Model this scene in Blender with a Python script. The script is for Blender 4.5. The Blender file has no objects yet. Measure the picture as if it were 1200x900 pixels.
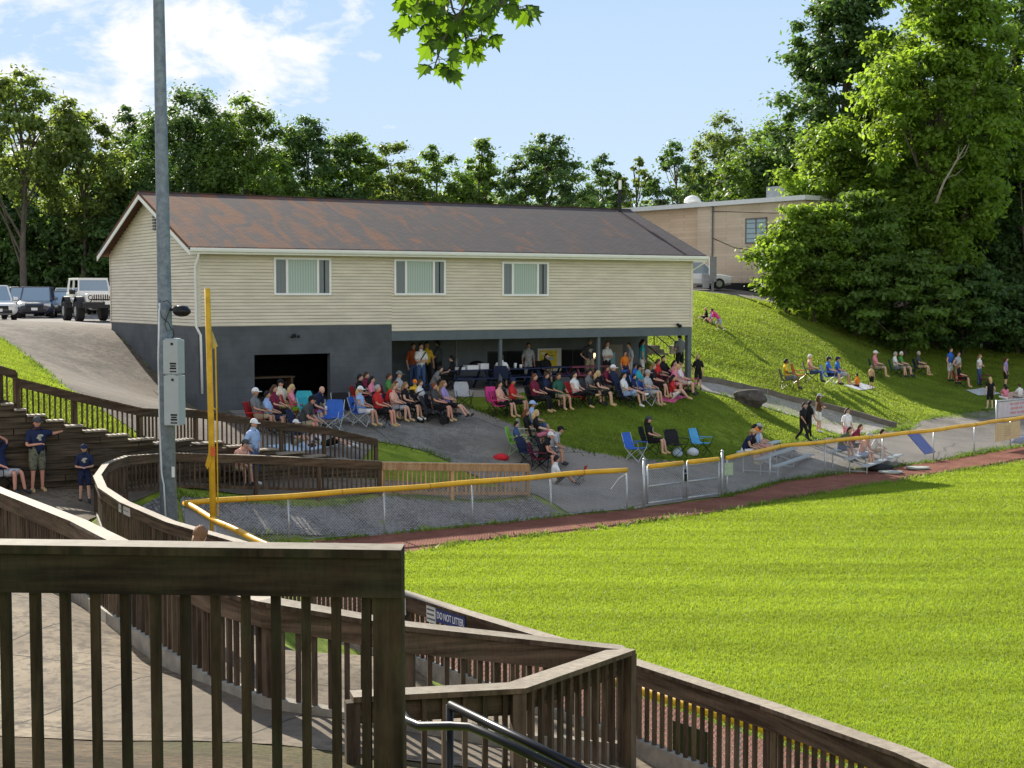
import bpy, bmesh, math, random
import numpy as np
from mathutils import Vector, Matrix, Euler
from mathutils.geometry import delaunay_2d_cdt
R = math.radians
random.seed(7); rng = np.random.default_rng(7)
S = bpy.context.scene; COL = S.collection

# ------------------------------------------------------------ camera
FPX = 1740.0; HOR = 345.0
PITCH = math.atan((450 - HOR) / FPX)
cam = bpy.data.cameras.new('camera'); cam.sensor_width = 36; cam.lens = 36 * FPX / 1200
cam.clip_start = .1; cam.clip_end = 3000
co = bpy.data.objects.new('camera', cam); COL.objects.link(co)
co.rotation_euler = (R(90) - PITCH, 0, 0); S.camera = co
S.render.resolution_x = 1024; S.render.resolution_y = 768

# ------------------------------------------------------------ light
SUN_EL = 29.0
sdir = Vector((0.47, -0.883, 0)).normalized()            # the way shadows fall on the ground
SUNAZ = math.atan2(-sdir.x, -sdir.y)                    # clockwise from +Y
tosun = Vector((-sdir.x * math.cos(R(SUN_EL)), -sdir.y * math.cos(R(SUN_EL)), math.sin(R(SUN_EL))))
sl = bpy.data.lights.new('sun', 'SUN'); sl.energy = 4.8; sl.angle = R(.5); sl.color = (1, .93, .80)
so = bpy.data.objects.new('sun', sl); COL.objects.link(so)
so.rotation_euler = tosun.to_track_quat('Z', 'Y').to_euler(); so.location = tosun * 200
S.view_settings.view_transform = 'Standard'; S.view_settings.look = 'None'
S.view_settings.exposure = 1.12; S.view_settings.gamma = 1; S.view_settings.use_curve_mapping = False

W = bpy.data.worlds.new('World'); S.world = W; W.use_nodes = True
nt = W.node_tree; N = nt.nodes; L = nt.links
bg = N['Background']; bg.inputs[1].default_value = .1
sky = N.new('ShaderNodeTexSky'); sky.sky_type = 'NISHITA'; sky.sun_disc = False
sky.sun_elevation = R(SUN_EL); sky.sun_rotation = SUNAZ
sky.air_density = 1.0; sky.dust_density = .6; sky.ozone_density = 2.0
tc = N.new('ShaderNodeTexCoord')
def wmath(op, a, b=None, clamp=False):
    n = N.new('ShaderNodeMath'); n.operation = op; n.use_clamp = clamp
    for i, v in enumerate((a, b)):
        if v is None: continue
        if isinstance(v, (int, float)): n.inputs[i].default_value = v
        else: L.new(v, n.inputs[i])
    return n.outputs[0]
sep = N.new('ShaderNodeSeparateXYZ'); L.new(tc.outputs['Generated'], sep.inputs[0])
mp = N.new('ShaderNodeMapping'); mp.inputs['Scale'].default_value = (1, 1, 1.9); mp.inputs['Location'].default_value = (3.1, 0.4, .2)
L.new(tc.outputs['Generated'], mp.inputs[0])
nz = N.new('ShaderNodeTexNoise'); nz.inputs['Scale'].default_value = 12.5; nz.inputs['Detail'].default_value = 9; nz.inputs['Roughness'].default_value = .62
nz.inputs['Distortion'].default_value = .25
L.new(mp.outputs[0], nz.inputs['Vector'])
# more cloud to the left of the view and higher up
lx = wmath('MULTIPLY', wmath('SUBTRACT', -.10, sep.outputs[0]), 1.9)
lx = wmath('MINIMUM', wmath('MAXIMUM', lx, -.20), .15)
dens = wmath('ADD', nz.outputs['Fac'], lx)
cl = wmath('MULTIPLY', wmath('SUBTRACT', dens, .58), 8.0, True)
nz2 = N.new('ShaderNodeTexNoise'); nz2.inputs['Scale'].default_value = 22; nz2.inputs['Detail'].default_value = 6
L.new(mp.outputs[0], nz2.inputs['Vector'])
ccol = N.new('ShaderNodeMix'); ccol.data_type = 'RGBA'
ccol.inputs[6].default_value = (4.0, 4.2, 4.6, 1); ccol.inputs[7].default_value = (5.8, 5.6, 5.4, 1)
L.new(nz2.outputs['Fac'], ccol.inputs[0])
# pale summer haze over the half of the sky the sun stands in; the other half keeps the bright Nishita sky
grad = N.new('ShaderNodeValToRGB'); ge_ = grad.color_ramp.elements
ge_[0].position = 0; ge_[0].color = (.62, .76, .88, 1); ge_[1].position = .34; ge_[1].color = (.34, .53, .82, 1)
L.new(sep.outputs[2], grad.inputs[0])
gs = N.new('ShaderNodeVectorMath'); gs.operation = 'SCALE'; gs.inputs['Scale'].default_value = 5.4; L.new(grad.outputs[0], gs.inputs[0])
hz = N.new('ShaderNodeMix'); hz.data_type = 'RGBA'
L.new(sky.outputs[0], hz.inputs[6]); L.new(gs.outputs[0], hz.inputs[7])
L.new(wmath('ADD', .45, wmath('MULTIPLY', sep.outputs[1], 1.2), True), hz.inputs[0])
# unseen bright bank of sky added behind the camera to fill shaded fronts
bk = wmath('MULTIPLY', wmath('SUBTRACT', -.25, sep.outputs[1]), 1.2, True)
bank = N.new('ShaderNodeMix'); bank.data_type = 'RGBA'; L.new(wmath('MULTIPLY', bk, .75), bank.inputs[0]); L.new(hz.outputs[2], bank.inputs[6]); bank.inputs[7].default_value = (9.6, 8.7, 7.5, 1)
mix = N.new('ShaderNodeMix'); mix.data_type = 'RGBA'
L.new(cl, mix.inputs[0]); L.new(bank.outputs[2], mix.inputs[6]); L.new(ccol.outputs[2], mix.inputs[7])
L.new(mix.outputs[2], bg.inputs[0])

# ------------------------------------------------------------ pixel -> world helpers
cp, sp_ = math.cos(PITCH), math.sin(PITCH)
def ray(px, py):
    u = (px - 600) / FPX; v = (450 - py) / FPX
    return Vector((u, cp + v * sp_, -sp_ + v * cp))
def P(px, py, Y):
    d = ray(px, py); return d * (Y / d.y)
def proj(p):
    x, y, z = p; zc = y * cp - z * sp_; return (600 + FPX * x / zc, 450 - FPX * (y * sp_ + z * cp) / zc)

# ------------------------------------------------------------ mesh builder
class MB:
    def __init__(s): s.v = []; s.f = []; s.m = []; s.cur = 0
    def add(s, vs, fs):
        b = len(s.v); s.v += [tuple(v) for v in vs]
        for f in fs: s.f.append(tuple(b + i for i in f)); s.m.append(s.cur)
        return s
    def box(s, c, d, rz=0, M=None):
        x, y, z = d[0] / 2, d[1] / 2, d[2] / 2
        vs = [Vector(q) for q in ((-x,-y,-z),(x,-y,-z),(x,y,-z),(-x,y,-z),(-x,-y,z),(x,-y,z),(x,y,z),(-x,y,z))]
        if M is None: M = Matrix.Rotation(rz, 3, 'Z')
        vs = [M @ q + Vector(c) for q in vs]
        return s.add(vs, [(0,3,2,1),(4,5,6,7),(0,1,5,4),(1,2,6,5),(2,3,7,6),(3,0,4,7)])
    def beam(s, p, q, w, h, up=(0, 0, 1)):
        """box from p to q, w across (sideways), h along up"""
        p = Vector(p); q = Vector(q); d = (q - p); ln = d.length
        if ln < 1e-6: return s
        d /= ln; side = d.cross(Vector(up))
        if side.length < 1e-4: side = d.cross(Vector((1, 0, 0)))
        side.normalize(); u = side.cross(d)
        vs = []
        for e in (p, q):
            for a, b in ((-1,-1),(1,-1),(1,1),(-1,1)): vs.append(e + side * (a * w / 2) + u * (b * h / 2))
        return s.add(vs, [(0,1,2,3),(7,6,5,4),(0,4,5,1),(1,5,6,2),(2,6,7,3),(3,7,4,0)])
    def slab(s, p, q, w, h):
        """beam whose ends stay vertical: sloping board with plumb cuts"""
        p = Vector(p); q = Vector(q); d = Vector((q.x - p.x, q.y - p.y, 0)).normalized(); side = Vector((d.y, -d.x, 0))
        vs = []
        for e in (p, q):
            for a, b in ((-1,-1),(1,-1),(1,1),(-1,1)): vs.append(e + side * (a * w / 2) + Vector((0, 0, b * h / 2)))
        return s.add(vs, [(0,1,2,3),(7,6,5,4),(0,4,5,1),(1,5,6,2),(2,6,7,3),(3,7,4,0)])
    def tube(s, pts, r, n=8, cap=True):
        pts = [Vector(p) for p in pts]; k = len(pts)
        rs = r if isinstance(r, (list, tuple)) else [r] * k
        b = len(s.v); prev = None
        for i, p in enumerate(pts):
            t = (pts[min(i + 1, k - 1)] - pts[max(i - 1, 0)])
            if t.length < 1e-9: t = Vector((0, 0, 1))
            t.normalize()
            a = prev if prev is not None else (Vector((0, 0, 1)) if abs(t.z) < .9 else Vector((1, 0, 0)))
            a = (a - t * a.dot(t)); 
            if a.length < 1e-6: a = Vector((1, 0, 0)) - t * t.x
            a.normalize(); prev = a; c = t.cross(a)
            for j in range(n):
                th = 2 * math.pi * j / n
                s.v.append(tuple(p + (a * math.cos(th) + c * math.sin(th)) * rs[i]))
        for i in range(k - 1):
            for j in range(n):
                j2 = (j + 1) % n
                s.f.append((b + i*n + j, b + i*n + j2, b + (i+1)*n + j2, b + (i+1)*n + j)); s.m.append(s.cur)
        if cap:
            s.f.append(tuple(b + j for j in reversed(range(n)))); s.m.append(s.cur)
            s.f.append(tuple(b + (k-1)*n + j for j in range(n))); s.m.append(s.cur)
        return s
    def ball(s, c, r, nu=10, nv=7, M=None, zmin=None):
        c = Vector(c); r = (r, r, r) if not isinstance(r, (tuple, list)) else r
        vs = []; fs = []
        for i in range(nv + 1):
            ph = math.pi * i / nv
            for j in range(nu):
                th = 2 * math.pi * j / nu
                q = Vector((r[0]*math.sin(ph)*math.cos(th), r[1]*math.sin(ph)*math.sin(th), r[2]*math.cos(ph)))
                if zmin is not None: q.z = max(q.z, zmin)
                if M is not None: q = M @ q
                vs.append(c + q)
        for i in range(nv):
            for j in range(nu):
                j2 = (j + 1) % nu; fs.append((i*nu + j, (i+1)*nu + j, (i+1)*nu + j2, i*nu + j2))
        return s.add(vs, fs)
    def prism(s, poly, z0, z1):
        n = len(poly)
        vs = [(p[0], p[1], z0) for p in poly] + [(p[0], p[1], z1) for p in poly]
        return s.add(vs, [tuple(reversed(range(n))), tuple(range(n, 2*n))] + [(i, (i+1) % n, n + (i+1) % n, n + i) for i in range(n)])
    def xf(s, M, start=0):
        for i in range(start, len(s.v)): s.v[i] = tuple(M @ Vector(s.v[i]))
        return s
    def build(s, name, mats, parent=None, smooth=False, world=True, bevel=0):
        me = bpy.data.meshes.new(name)
        o = Vector(parent.get('_o', (0, 0, 0))) if (parent is not None and world) else Vector((0, 0, 0))
        vs = [(v[0]-o.x, v[1]-o.y, v[2]-o.z) for v in s.v]
        me.from_pydata(vs, [], s.f)
        if not isinstance(mats, (list, tuple)): mats = [mats]
        for m in mats: me.materials.append(m)
        if len(mats) > 1: me.polygons.foreach_set('material_index', s.m)
        if smooth: me.polygons.foreach_set('use_smooth', [True] * len(me.polygons))
        me.update()
        ob = bpy.data.objects.new(name, me); COL.objects.link(ob)
        if parent is not None:
            ob.parent = parent
            if world: ob['_o'] = tuple(o)
        if bevel:
            b = ob.modifiers.new('bevel', 'BEVEL'); b.width = bevel; b.segments = 2; b.limit_method = 'ANGLE'
        return ob

def tag(o, label=None, cat=None, group=None, kind=None):
    if label: o['label'] = label
    if cat: o['category'] = cat
    if group: o['group'] = group
    if kind: o['kind'] = kind
    return o
def thing(name, label, cat, loc=(0, 0, 0), rz=0, group=None, local=False):
    o = bpy.data.objects.new(name, None); COL.objects.link(o); o.empty_display_size = .2
    o.location = loc; o.rotation_euler = (0, 0, rz); tag(o, label, cat, group)
    if not local: o['_o'] = tuple(loc)
    return o
def npmesh(name, V, F, mats, parent=None, smooth=False, mi=None):
    """fast mesh from numpy arrays, F is (n,k) with constant k"""
    me = bpy.data.meshes.new(name); k = F.shape[1]
    me.vertices.add(len(V)); me.vertices.foreach_set('co', np.ascontiguousarray(V, dtype=np.float32).ravel())
    me.loops.add(F.size); me.loops.foreach_set('vertex_index', np.ascontiguousarray(F, dtype=np.int32).ravel())
    me.polygons.add(len(F)); me.polygons.foreach_set('loop_start', np.arange(0, F.size, k, dtype=np.int32))
    me.polygons.foreach_set('loop_total', np.full(len(F), k, dtype=np.int32))
    if not isinstance(mats, (list, tuple)): mats = [mats]
    for m in mats: me.materials.append(m)
    if mi is not None: me.polygons.foreach_set('material_index', np.ascontiguousarray(mi, dtype=np.int32))
    if smooth: me.polygons.foreach_set('use_smooth', np.ones(len(F), dtype=bool))
    me.update(calc_edges=True)
    ob = bpy.data.objects.new(name, me); COL.objects.link(ob)
    if parent is not None: ob.parent = parent
    return ob

# ------------------------------------------------------------ materials
class NT:
    def __init__(s, name):
        s.m = bpy.data.materials.new(name); s.m.use_nodes = True; s.t = s.m.node_tree
        s.p = s.t.nodes['Principled BSDF']; s.tc = s.t.nodes.new('ShaderNodeTexCoord')
    def n(s, t, **kw):
        x = s.t.nodes.new('ShaderNode' + t)
        for k, v in kw.items(): setattr(x, k, v)
        return x
    def l(s, a, b): s.t.links.new(a, b)
    def noise(s, scale, detail=4, rough=.55, vec=None, stretch=None, dist=0):
        x = s.n('TexNoise'); x.inputs['Scale'].default_value = scale; x.inputs['Detail'].default_value = detail
        x.inputs['Roughness'].default_value = rough; x.inputs['Distortion'].default_value = dist
        v = vec or s.tc.outputs['Object']
        if stretch:
            m = s.n('Mapping'); m.inputs['Scale'].default_value = stretch; s.l(v, m.inputs[0]); v = m.outputs[0]
        s.l(v, x.inputs['Vector']); return x.outputs['Fac']
    def ramp(s, fac, stops):
        x = s.n('ValToRGB'); e = x.color_ramp.elements
        while len(e) < len(stops): e.new(.5)
        for el, (p, c) in zip(e, stops): el.position = p; el.color = (c[0], c[1], c[2], 1)
        s.l(fac, x.inputs[0]); return x.outputs[0]
    def mixc(s, fac, a, b, mode='MIX'):
        x = s.n('Mix', data_type='RGBA', blend_type=mode)
        for i, v in ((0, fac), (6, a), (7, b)):
            if isinstance(v, (int, float)): x.inputs[i].default_value = v
            elif isinstance(v, tuple): x.inputs[i].default_value = (*v[:3], 1)
            else: s.l(v, x.inputs[i])
        return x.outputs[2]
    def bump(s, h, strength=.3, dist=.02, prev=None):
        b = s.n('Bump'); b.inputs['Strength'].default_value = strength; b.inputs['Distance'].default_value = dist
        s.l(h, b.inputs['Height'])
        if prev is not None: s.l(prev, b.inputs['Normal'])
        s.l(b.outputs[0], s.p.inputs['Normal']); return b.outputs[0]
    def set(s, **kw):
        for k, v in kw.items():
            i = s.p.inputs[{'rough': 'Roughness', 'spec': 'Specular IOR Level', 'metal': 'Metallic', 'col': 'Base Color'}[k]]
            if isinstance(v, (int, float)): i.default_value = v
            elif isinstance(v, tuple): i.default_value = (*v[:3], 1)
            else: s.l(v, i)
        return s.m
def c_scale(c, k): return tuple(min(1, x * k) for x in c[:3])
_mc = {}
def pm(name, col, rough=.75, var=.18, scale=4, spec=.25, metal=0, bump=0, bscale=60, detail=4, stretch=None):
    key = (name,)
    if key in _mc: return _mc[key]
    t = NT(name); f = t.noise(scale, detail, stretch=stretch)
    c = t.ramp(f, [(.25, c_scale(col, 1 - var)), (.75, c_scale(col, 1 + var))])
    t.set(col=c, rough=rough, spec=spec, metal=metal)
    if bump: t.bump(t.noise(bscale, 3), bump, .01)
    _mc[key] = t.m; return t.m

def grass_mat(name, dark, mid, lite, dry=(.2, .2, .06), sc=1.0, stripes=0.0, bumps=.6):
    t = NT(name)
    big = t.noise(.35 * sc, 4, .6); med = t.noise(1.6 * sc, 7, .72, stretch=(.7, 2.4, 1)); fine = t.noise(16 * sc, 5, .75, stretch=(1, 2.2, 1))
    c = t.ramp(med, [(.3, dark), (.5, mid), (.72, lite)])
    c = t.mixc(t.ramp(big, [(.45, (0, 0, 0)), (.75, (.5, .5, .5))]), c, dry)
    c = t.mixc(.75, c, t.ramp(fine, [(.28, (.30, .34, .22)), (.5, (.95, .95, .9)), (.74, (1.0, 1.0, .9))]), 'MULTIPLY')
    t.set(col=c, rough=.85, spec=.12)
    streak = t.noise(5, 5, .7, stretch=(.35, 2.6, 1))
    b = t.bump(med, .18 * bumps, .05); b = t.bump(streak, .5 * bumps, .05, b); t.bump(fine, .9 * bumps, .04, b)
    # blades let some of the low sun through
    tr = t.n('BsdfTranslucent'); t.l(t.mixc(.5, c, (.5, .62, .05), 'MIX'), tr.inputs[0])
    return t.m

def wood_mat(name, a, b, green=(.05, .06, .03), horiz=False):
    t = NT(name)
    gr = t.noise(9, 6, .65, stretch=(1, 1, .12) if not horiz else (.10, .10, 1.6)); sp = t.noise(2.1, 4, .6); kn = t.noise(60, 3, .6, stretch=(1, 1, .2))
    c = t.ramp(gr, [(.38, a), (.62, b)])
    c = t.mixc(t.ramp(sp, [(.5, (0, 0, 0)), (.75, (.45, .45, .45))]), c, green)
    c = t.mixc(.35, c, t.ramp(kn, [(.3, (.35, .35, .35)), (.55, (1, 1, 1))]), 'MULTIPLY')
    oi = t.n('ObjectInfo'); c = t.mixc(1.0, c, t.ramp(oi.outputs['Random'], [(0, (.72, .72, .74)), (1, (1.2, 1.16, 1.1))]), 'MULTIPLY')
    t.set(col=c, rough=.85, spec=.15); t.bump(gr, .5, .006); return t.m
def cap_mat(name, a, b):
    t = NT(name)
    g = t.noise(14, 6, .7); s = t.noise(1.2, 3)
    c = t.ramp(g, [(.3, a), (.65, b)]); c = t.mixc(t.ramp(s, [(.45, (0, 0, 0)), (.7, (.5, .5, .5))]), c, c_scale(a, .75))
    t.set(col=c, rough=.75, spec=.2); t.bump(g, .3, .005); return t.m

M = {}
M['lawn'] = grass_mat('lawn', (.06, .11, .012), (.11, .18, .018), (.17, .25, .03))
M['hillgrass'] = grass_mat('hill_grass', (.085, .13, .013), (.165, .225, .02), (.27, .32, .04), sc=.8, bumps=.45)
M['field'] = grass_mat('outfield', (.175, .25, .018), (.205, .285, .021), (.24, .315, .03), dry=(.235, .275, .035), sc=1.6, bumps=.12)
def rough_ground(name, a, b, spots, ssc=30, bump=.5, crack=False, patch=None, joints=False):
    t = NT(name)
    f = t.noise(.8, 5, .6); g = t.noise(ssc, 4, .7); big = t.noise(.15, 3)
    c = t.ramp(f, [(.40, a), (.60, b)]); mm = t.noise(ssc * .22, 6, .7)
    c = t.mixc(t.ramp(g, [(.47, (0, 0, 0)), (.60, (.75, .75, .75))]), c, spots)
    c = t.mixc(.8, c, t.ramp(mm, [(.36, (.76, .76, .76)), (.56, (1.06, 1.06, 1.06))]), 'MULTIPLY')
    if patch: c = t.mixc(t.ramp(big, [(.45, (0, 0, 0)), (.62, (.8, .8, .8))]), c, patch)
    if joints:
        bt = t.n('TexBrick'); bt.offset = 0; bt.inputs['Scale'].default_value = 1; bt.inputs['Brick Width'].default_value = 1.9; bt.inputs['Row Height'].default_value = 1.9; bt.inputs['Mortar Size'].default_value = .012
        mj = t.n('Mapping'); mj.inputs['Rotation'].default_value = (0, 0, .35); t.l(t.tc.outputs['Object'], mj.inputs[0]); t.l(mj.outputs[0], bt.inputs['Vector']); c = t.mixc(t.ramp(bt.outputs['Fac'], [(0, (0, 0, 0)), (1, (.85, .85, .85))]), c, (.03, .028, .025))
    if crack:
        vo = t.n('TexVoronoi', feature='DISTANCE_TO_EDGE'); vo.inputs['Scale'].default_value = .17
        w = t.n('Mapping'); t.l(t.tc.outputs['Object'], w.inputs[0]); 
        nn = t.n('TexNoise'); nn.inputs['Scale'].default_value = 1.1; nn.inputs['Detail'].default_value = 5; t.l(t.tc.outputs['Object'], nn.inputs['Vector'])
        mx = t.mixc(.6, w.outputs[0], nn.outputs['Color'], 'ADD'); t.l(mx, vo.inputs['Vector'])
        k = t.ramp(vo.outputs['Distance'], [(.0, (.35, .35, .35)), (.007, (1, 1, 1))])
        c = t.mixc(1.0, c, k, 'MULTIPLY')
    t.set(col=c, rough=.92, spec=.12); t.bump(g, bump, .02); return t.m
M['asphalt'] = rough_ground('asphalt', (.155, .142, .122), (.25, .23, .20), (.085, .078, .07), 20, .4, True, (.25, .225, .195))
M['lot'] = rough_ground('parking_asphalt', (.15, .135, .125), (.21, .195, .18), (.12, .11, .1), 30, .3)
M['gravel'] = rough_ground('gravel', (.065, .055, .046), (.145, .122, .10), (.030, .027, .024), 5, 1.0, False, (.15, .125, .10))
M['darkgravel'] = rough_ground('dark_gravel', (.085, .08, .075), (.17, .165, .16), (.30, .29, .28), 12, 1.0)
M['mossgravel'] = rough_ground('mossy_gravel', (.045, .030, .013), (.11, .075, .04), (.014, .013, .007), 13, 1.0, False, (.06, .068, .02))
M['concrete'] = rough_ground('concrete', (.155, .122, .085), (.235, .19, .135), (.085, .07, .055), 9, .4, False, (.115, .095, .075), joints=True)
M['path'] = rough_ground('concrete_path', (.30, .27, .235), (.38, .345, .30), (.22, .2, .18), 22, .2)
M['clay'] = rough_ground('warning_track', (.19, .072, .047), (.27, .112, .075), (.11, .048, .033), 20, .8)
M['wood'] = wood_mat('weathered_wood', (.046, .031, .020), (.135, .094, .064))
M['woodfar'] = wood_mat('weathered_wood_far', (.05, .033, .022), (.125, .086, .058))
M['newwood'] = wood_mat('new_pine', (.36, .20, .095), (.52, .35, .20), (.34, .22, .12))
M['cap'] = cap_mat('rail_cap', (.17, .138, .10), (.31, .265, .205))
M['timber'] = wood_mat('retaining_timber', (.05, .037, .024), (.15, .115, .08), (.05, .055, .035), True)
M['woodh'] = wood_mat('weathered_board', (.046, .031, .020), (.135, .094, .064), horiz=True); M['woodfarh'] = wood_mat('weathered_board_far', (.05, .033, .022), (.125, .086, .058), horiz=True)
M['curb'] = pm('curb_board', (.25, .225, .185), .85, .35, 6, bump=.3)
# ------------------------------------------------------------ terrain as two smooth surfaces that part along the timber wall
class TPS:
    def __init__(s, pts, lam=.02):
        p = np.array(pts, float); s.c = p[:, :2] / 30; n = len(p)
        d = np.linalg.norm(s.c[:, None] - s.c[None], axis=2)
        K = s.k(d) + np.eye(n) * lam * .01; Q = np.c_[np.ones(n), s.c]
        A = np.zeros((n + 3, n + 3)); A[:n, :n] = K; A[:n, n:] = Q; A[n:, :n] = Q.T
        s.w = np.linalg.solve(A, np.r_[p[:, 2], 0, 0, 0])
    @staticmethod
    def k(d): return np.where(d > 1e-9, d * d * np.log(np.maximum(d, 1e-9)), 0)
    def __call__(s, X):
        X = np.atleast_2d(X) / 30; d = np.linalg.norm(X[:, None] - s.c[None], axis=2)
        return s.k(d) @ s.w[:len(s.c)] + s.w[-3] + X @ s.w[-2:]
FZ = -6.3                                              # playing field level
R4 = [(-40, 36, -.3, -4.3), (-20, 36.2, -1.2, -4.55), (-13.6, 36.3, -2.1, -4.75), (-12.6, 36.6, -2.75, -4.8), (-11, 37.4, -3.4, -4.88), (-9.6, 38.6, -3.86, -4.95), (-8.6, 40.5, -4.08, -5.12),
      (-6.5, 42.1, -4.55, -5.2), (-5.5, 43.1, -4.78, -5.27), (-4.0, 44.1, -5.2, -5.4)]
ext = [(-3.2, 44.7, -5.32), (-2, 45.5, -5.42), (0, 46.5, -5.7), (3, 47.5, -5.75), (6, 50, -5.95), (9, 54, -5.85), (14, 60, -5.85), (20, 68, -5.75), (30, 76, -5.7), (60, 90, -5.5)]
shared = ext + [
    (-10.6, 50, -3.9), (-6, 52.7, -3.9), (-1.5, 55.5, -3.85), (3, 58.2, -3.75), (7.4, 61, -3.7),
    (-4.6, 47.1, -4.3), (-1.74, 50.5, -4.5), (-2.2, 48, -5.05), (4.1, 49, -5.5), (3.07, 53.5, -4.05), (.6, 51.6, -4.6), (6.55, 57, -4.15),
    (8, 55.7, -5.5), (10, 58.4, -5.15), (9.3, 62, -4.1), (12.4, 63.6, -5.15), (14.5, 63, -5.75), (17.4, 65.8, -5.75), (22, 72.4, -5.7), (25, 73.5, -5.7),
    (7.4, 51.4, -6.1), (1.6, 47.5, -5.85), (11, 53.5, -6.05), (16, 60, -5.95),
    (10.4, 85, .1), (10.6, 74, -1.75), (8.7, 65.5, -3.2), (12, 69.6, -3.35), (13.7, 79.5, -1.5), (14.3, 69.3, -4.1), (16.4, 79, -2.6), (15.1, 65.7, -5.1), (19.9, 77, -4.3),
    (23.9, 81, -4.8), (26.7, 80, -5.2), (22, 90, -1.5), (28, 92, -2.5), (36, 90, -3.5), (20, 97, .5), (36, 108, 1), (45, 78, -5.5), (12, 95, .35), (0, 100, 0),
    (9.5, 66.5, -3.6), (14, 72, -3.6), (18, 72, -4.9),
    (-15.7, 58.4, -1.4), (-13.2, 54.2, -2.75), (-17, 62, -1.3), (-40, 66, -1.3), (-30, 100, -1.3), (-10, 76, -1.3), (0, 80, -.9), (-5, 115, -1), (-60, 110, -1.2), (-18, 48.5, -1.5),
    (3, 75, -1.2), (-30, 55, -1.2), (-25, 80, -1.3), (-50, 90, -1.3), (-13.5, 49, -2.9),
    (80, 100, -4), (-120, 140, 0), (120, 180, 6), (0, 200, 4), (-60, 240, 6), (60, 240, 8)]
upper = shared + [(a, b, c) for a, b, c, d in R4] + [(-14, 42, -2.3), (-11.5, 44.5, -3.1), (-8, 46, -4.0), (-22, 43, -1.2), (-6, 46, -4.35)]
lower = shared + [(a, b, d) for a, b, c, d in R4] + [
    (-13, 34, -4.8), (-16, 30, -4.6), (-20, 34, -4.55), (-12, 28, -4.85), (-9.2, 33, -4.97), (-7.5, 28.8, -5.02), (-4.8, 25.2, -5.08), (-1.46, 20.3, -5.1), (.4, 17.4, -5.02), (1.27, 15.8, -4.95),
    (2.4, 13.8, -4.87), (3.1, 12.1, -4.8), (-6, 22.5, -5.0), (-3.5, 18, -5.08), (-1.2, 16, -5.02), (1.0, 13.9, -4.85), (-9.2, 27.5, -4.95), (-11.5, 31, -4.9),
    (-7.8, 21.6, -4.3), (-5.2, 17.3, -3.6), (-4.2, 15.4, -3.5), (-2.5, 12.8, -3.45), (-1.2, 11.9, -3.5), (.95, 12.1, -3.95), (-8.5, 20.5, -3.75),
    (-6, 14, -3.5), (-5, 12, -3.45), (-3, 11.2, -3.42), (-12, 18, -3.6), (-9, 11.4, -3.4), (-.6, 10.8, -3.5), (-3, 10, -3.1), (-8, 9.6, -3.0), (0, 9.4, -3.3), (0, 6.8, -2.4), (-6, 6.8, -2.3),
    (0, 0, -1.75), (-8, 0, -1.75), (5, 4, -2.6), (3, 8, -3.6), (3.4, 10, -4.5), (6, 6, -4.7), (-20, 12, -2.8), (-25, 20, -3.4),
    (-8.7, 38, -5.0), (-3.65, 41.1, -5.5), (.5, 43.1, -5.85), (-7.2, 31, -5.75), (-8.6, 34.5, -5.6), (-8.2, 36.9, -5.7), (-3.65, 39.8, -6.15), (-6.6, 36.6, -6.2), (0, 42, -6.2), (4, 45, -6.2)]
FEN_A = [(-8.0, 36.1), (-4.0, 38.3), (-.9, 40.2), (1.6, 42.0), (3.65, 43.3)]                 # outfield fence, left run
FEN_B = [(6.55, 45.9), (9.1, 49.8), (14.0, 54.0), (16.4, 56.2), (21.3, 61.6), (30, 70)]       # right run
FEN_C = [(-8.0, 36.1), (-6.5, 32.9), (-2.2, 24.8), (1.06, 19.8), (3.48, 16.5), (9, 9.5), (14, 3)]   # foul line
FIELD = FEN_A + FEN_B + [(60, 95), (140, 60), (140, -10), (14, -10)] + FEN_C[::-1][:-1]
for a in FEN_A + [(4.4, 43.8)] + FEN_B: lower.append((a[0] - .1, a[1] + .25, FZ))
for a in FEN_C[1:]: lower.append((a[0] - .3, a[1] - .25, FZ))
lower += [(0, 30, FZ), (10, 30, FZ), (20, 45, FZ), (40, 60, FZ), (60, 30, FZ), (20, 10, FZ), (100, 50, FZ)]
TU, TL = TPS(upper), TPS(lower)
def inpoly(X, poly):
    X = np.atleast_2d(X); x, y = X[:, 0], X[:, 1]; r = np.zeros(len(X), bool); n = len(poly)
    for i in range(n):
        x1, y1 = poly[i][:2]; x2, y2 = poly[(i + 1) % n][:2]
        c = ((y1 > y) != (y2 > y)); t = np.where(c, (x2 - x1) * (y - y1) / ((y2 - y1) or 1e-9) + x1, 0); r ^= c & (x < t)
    return r
UPPOLY = [(a[0], a[1]) for a in R4] + [(a[0], a[1]) for a in ext] + [(300, 150), (300, 900), (-400, 900), (-400, 36), ]
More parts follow.
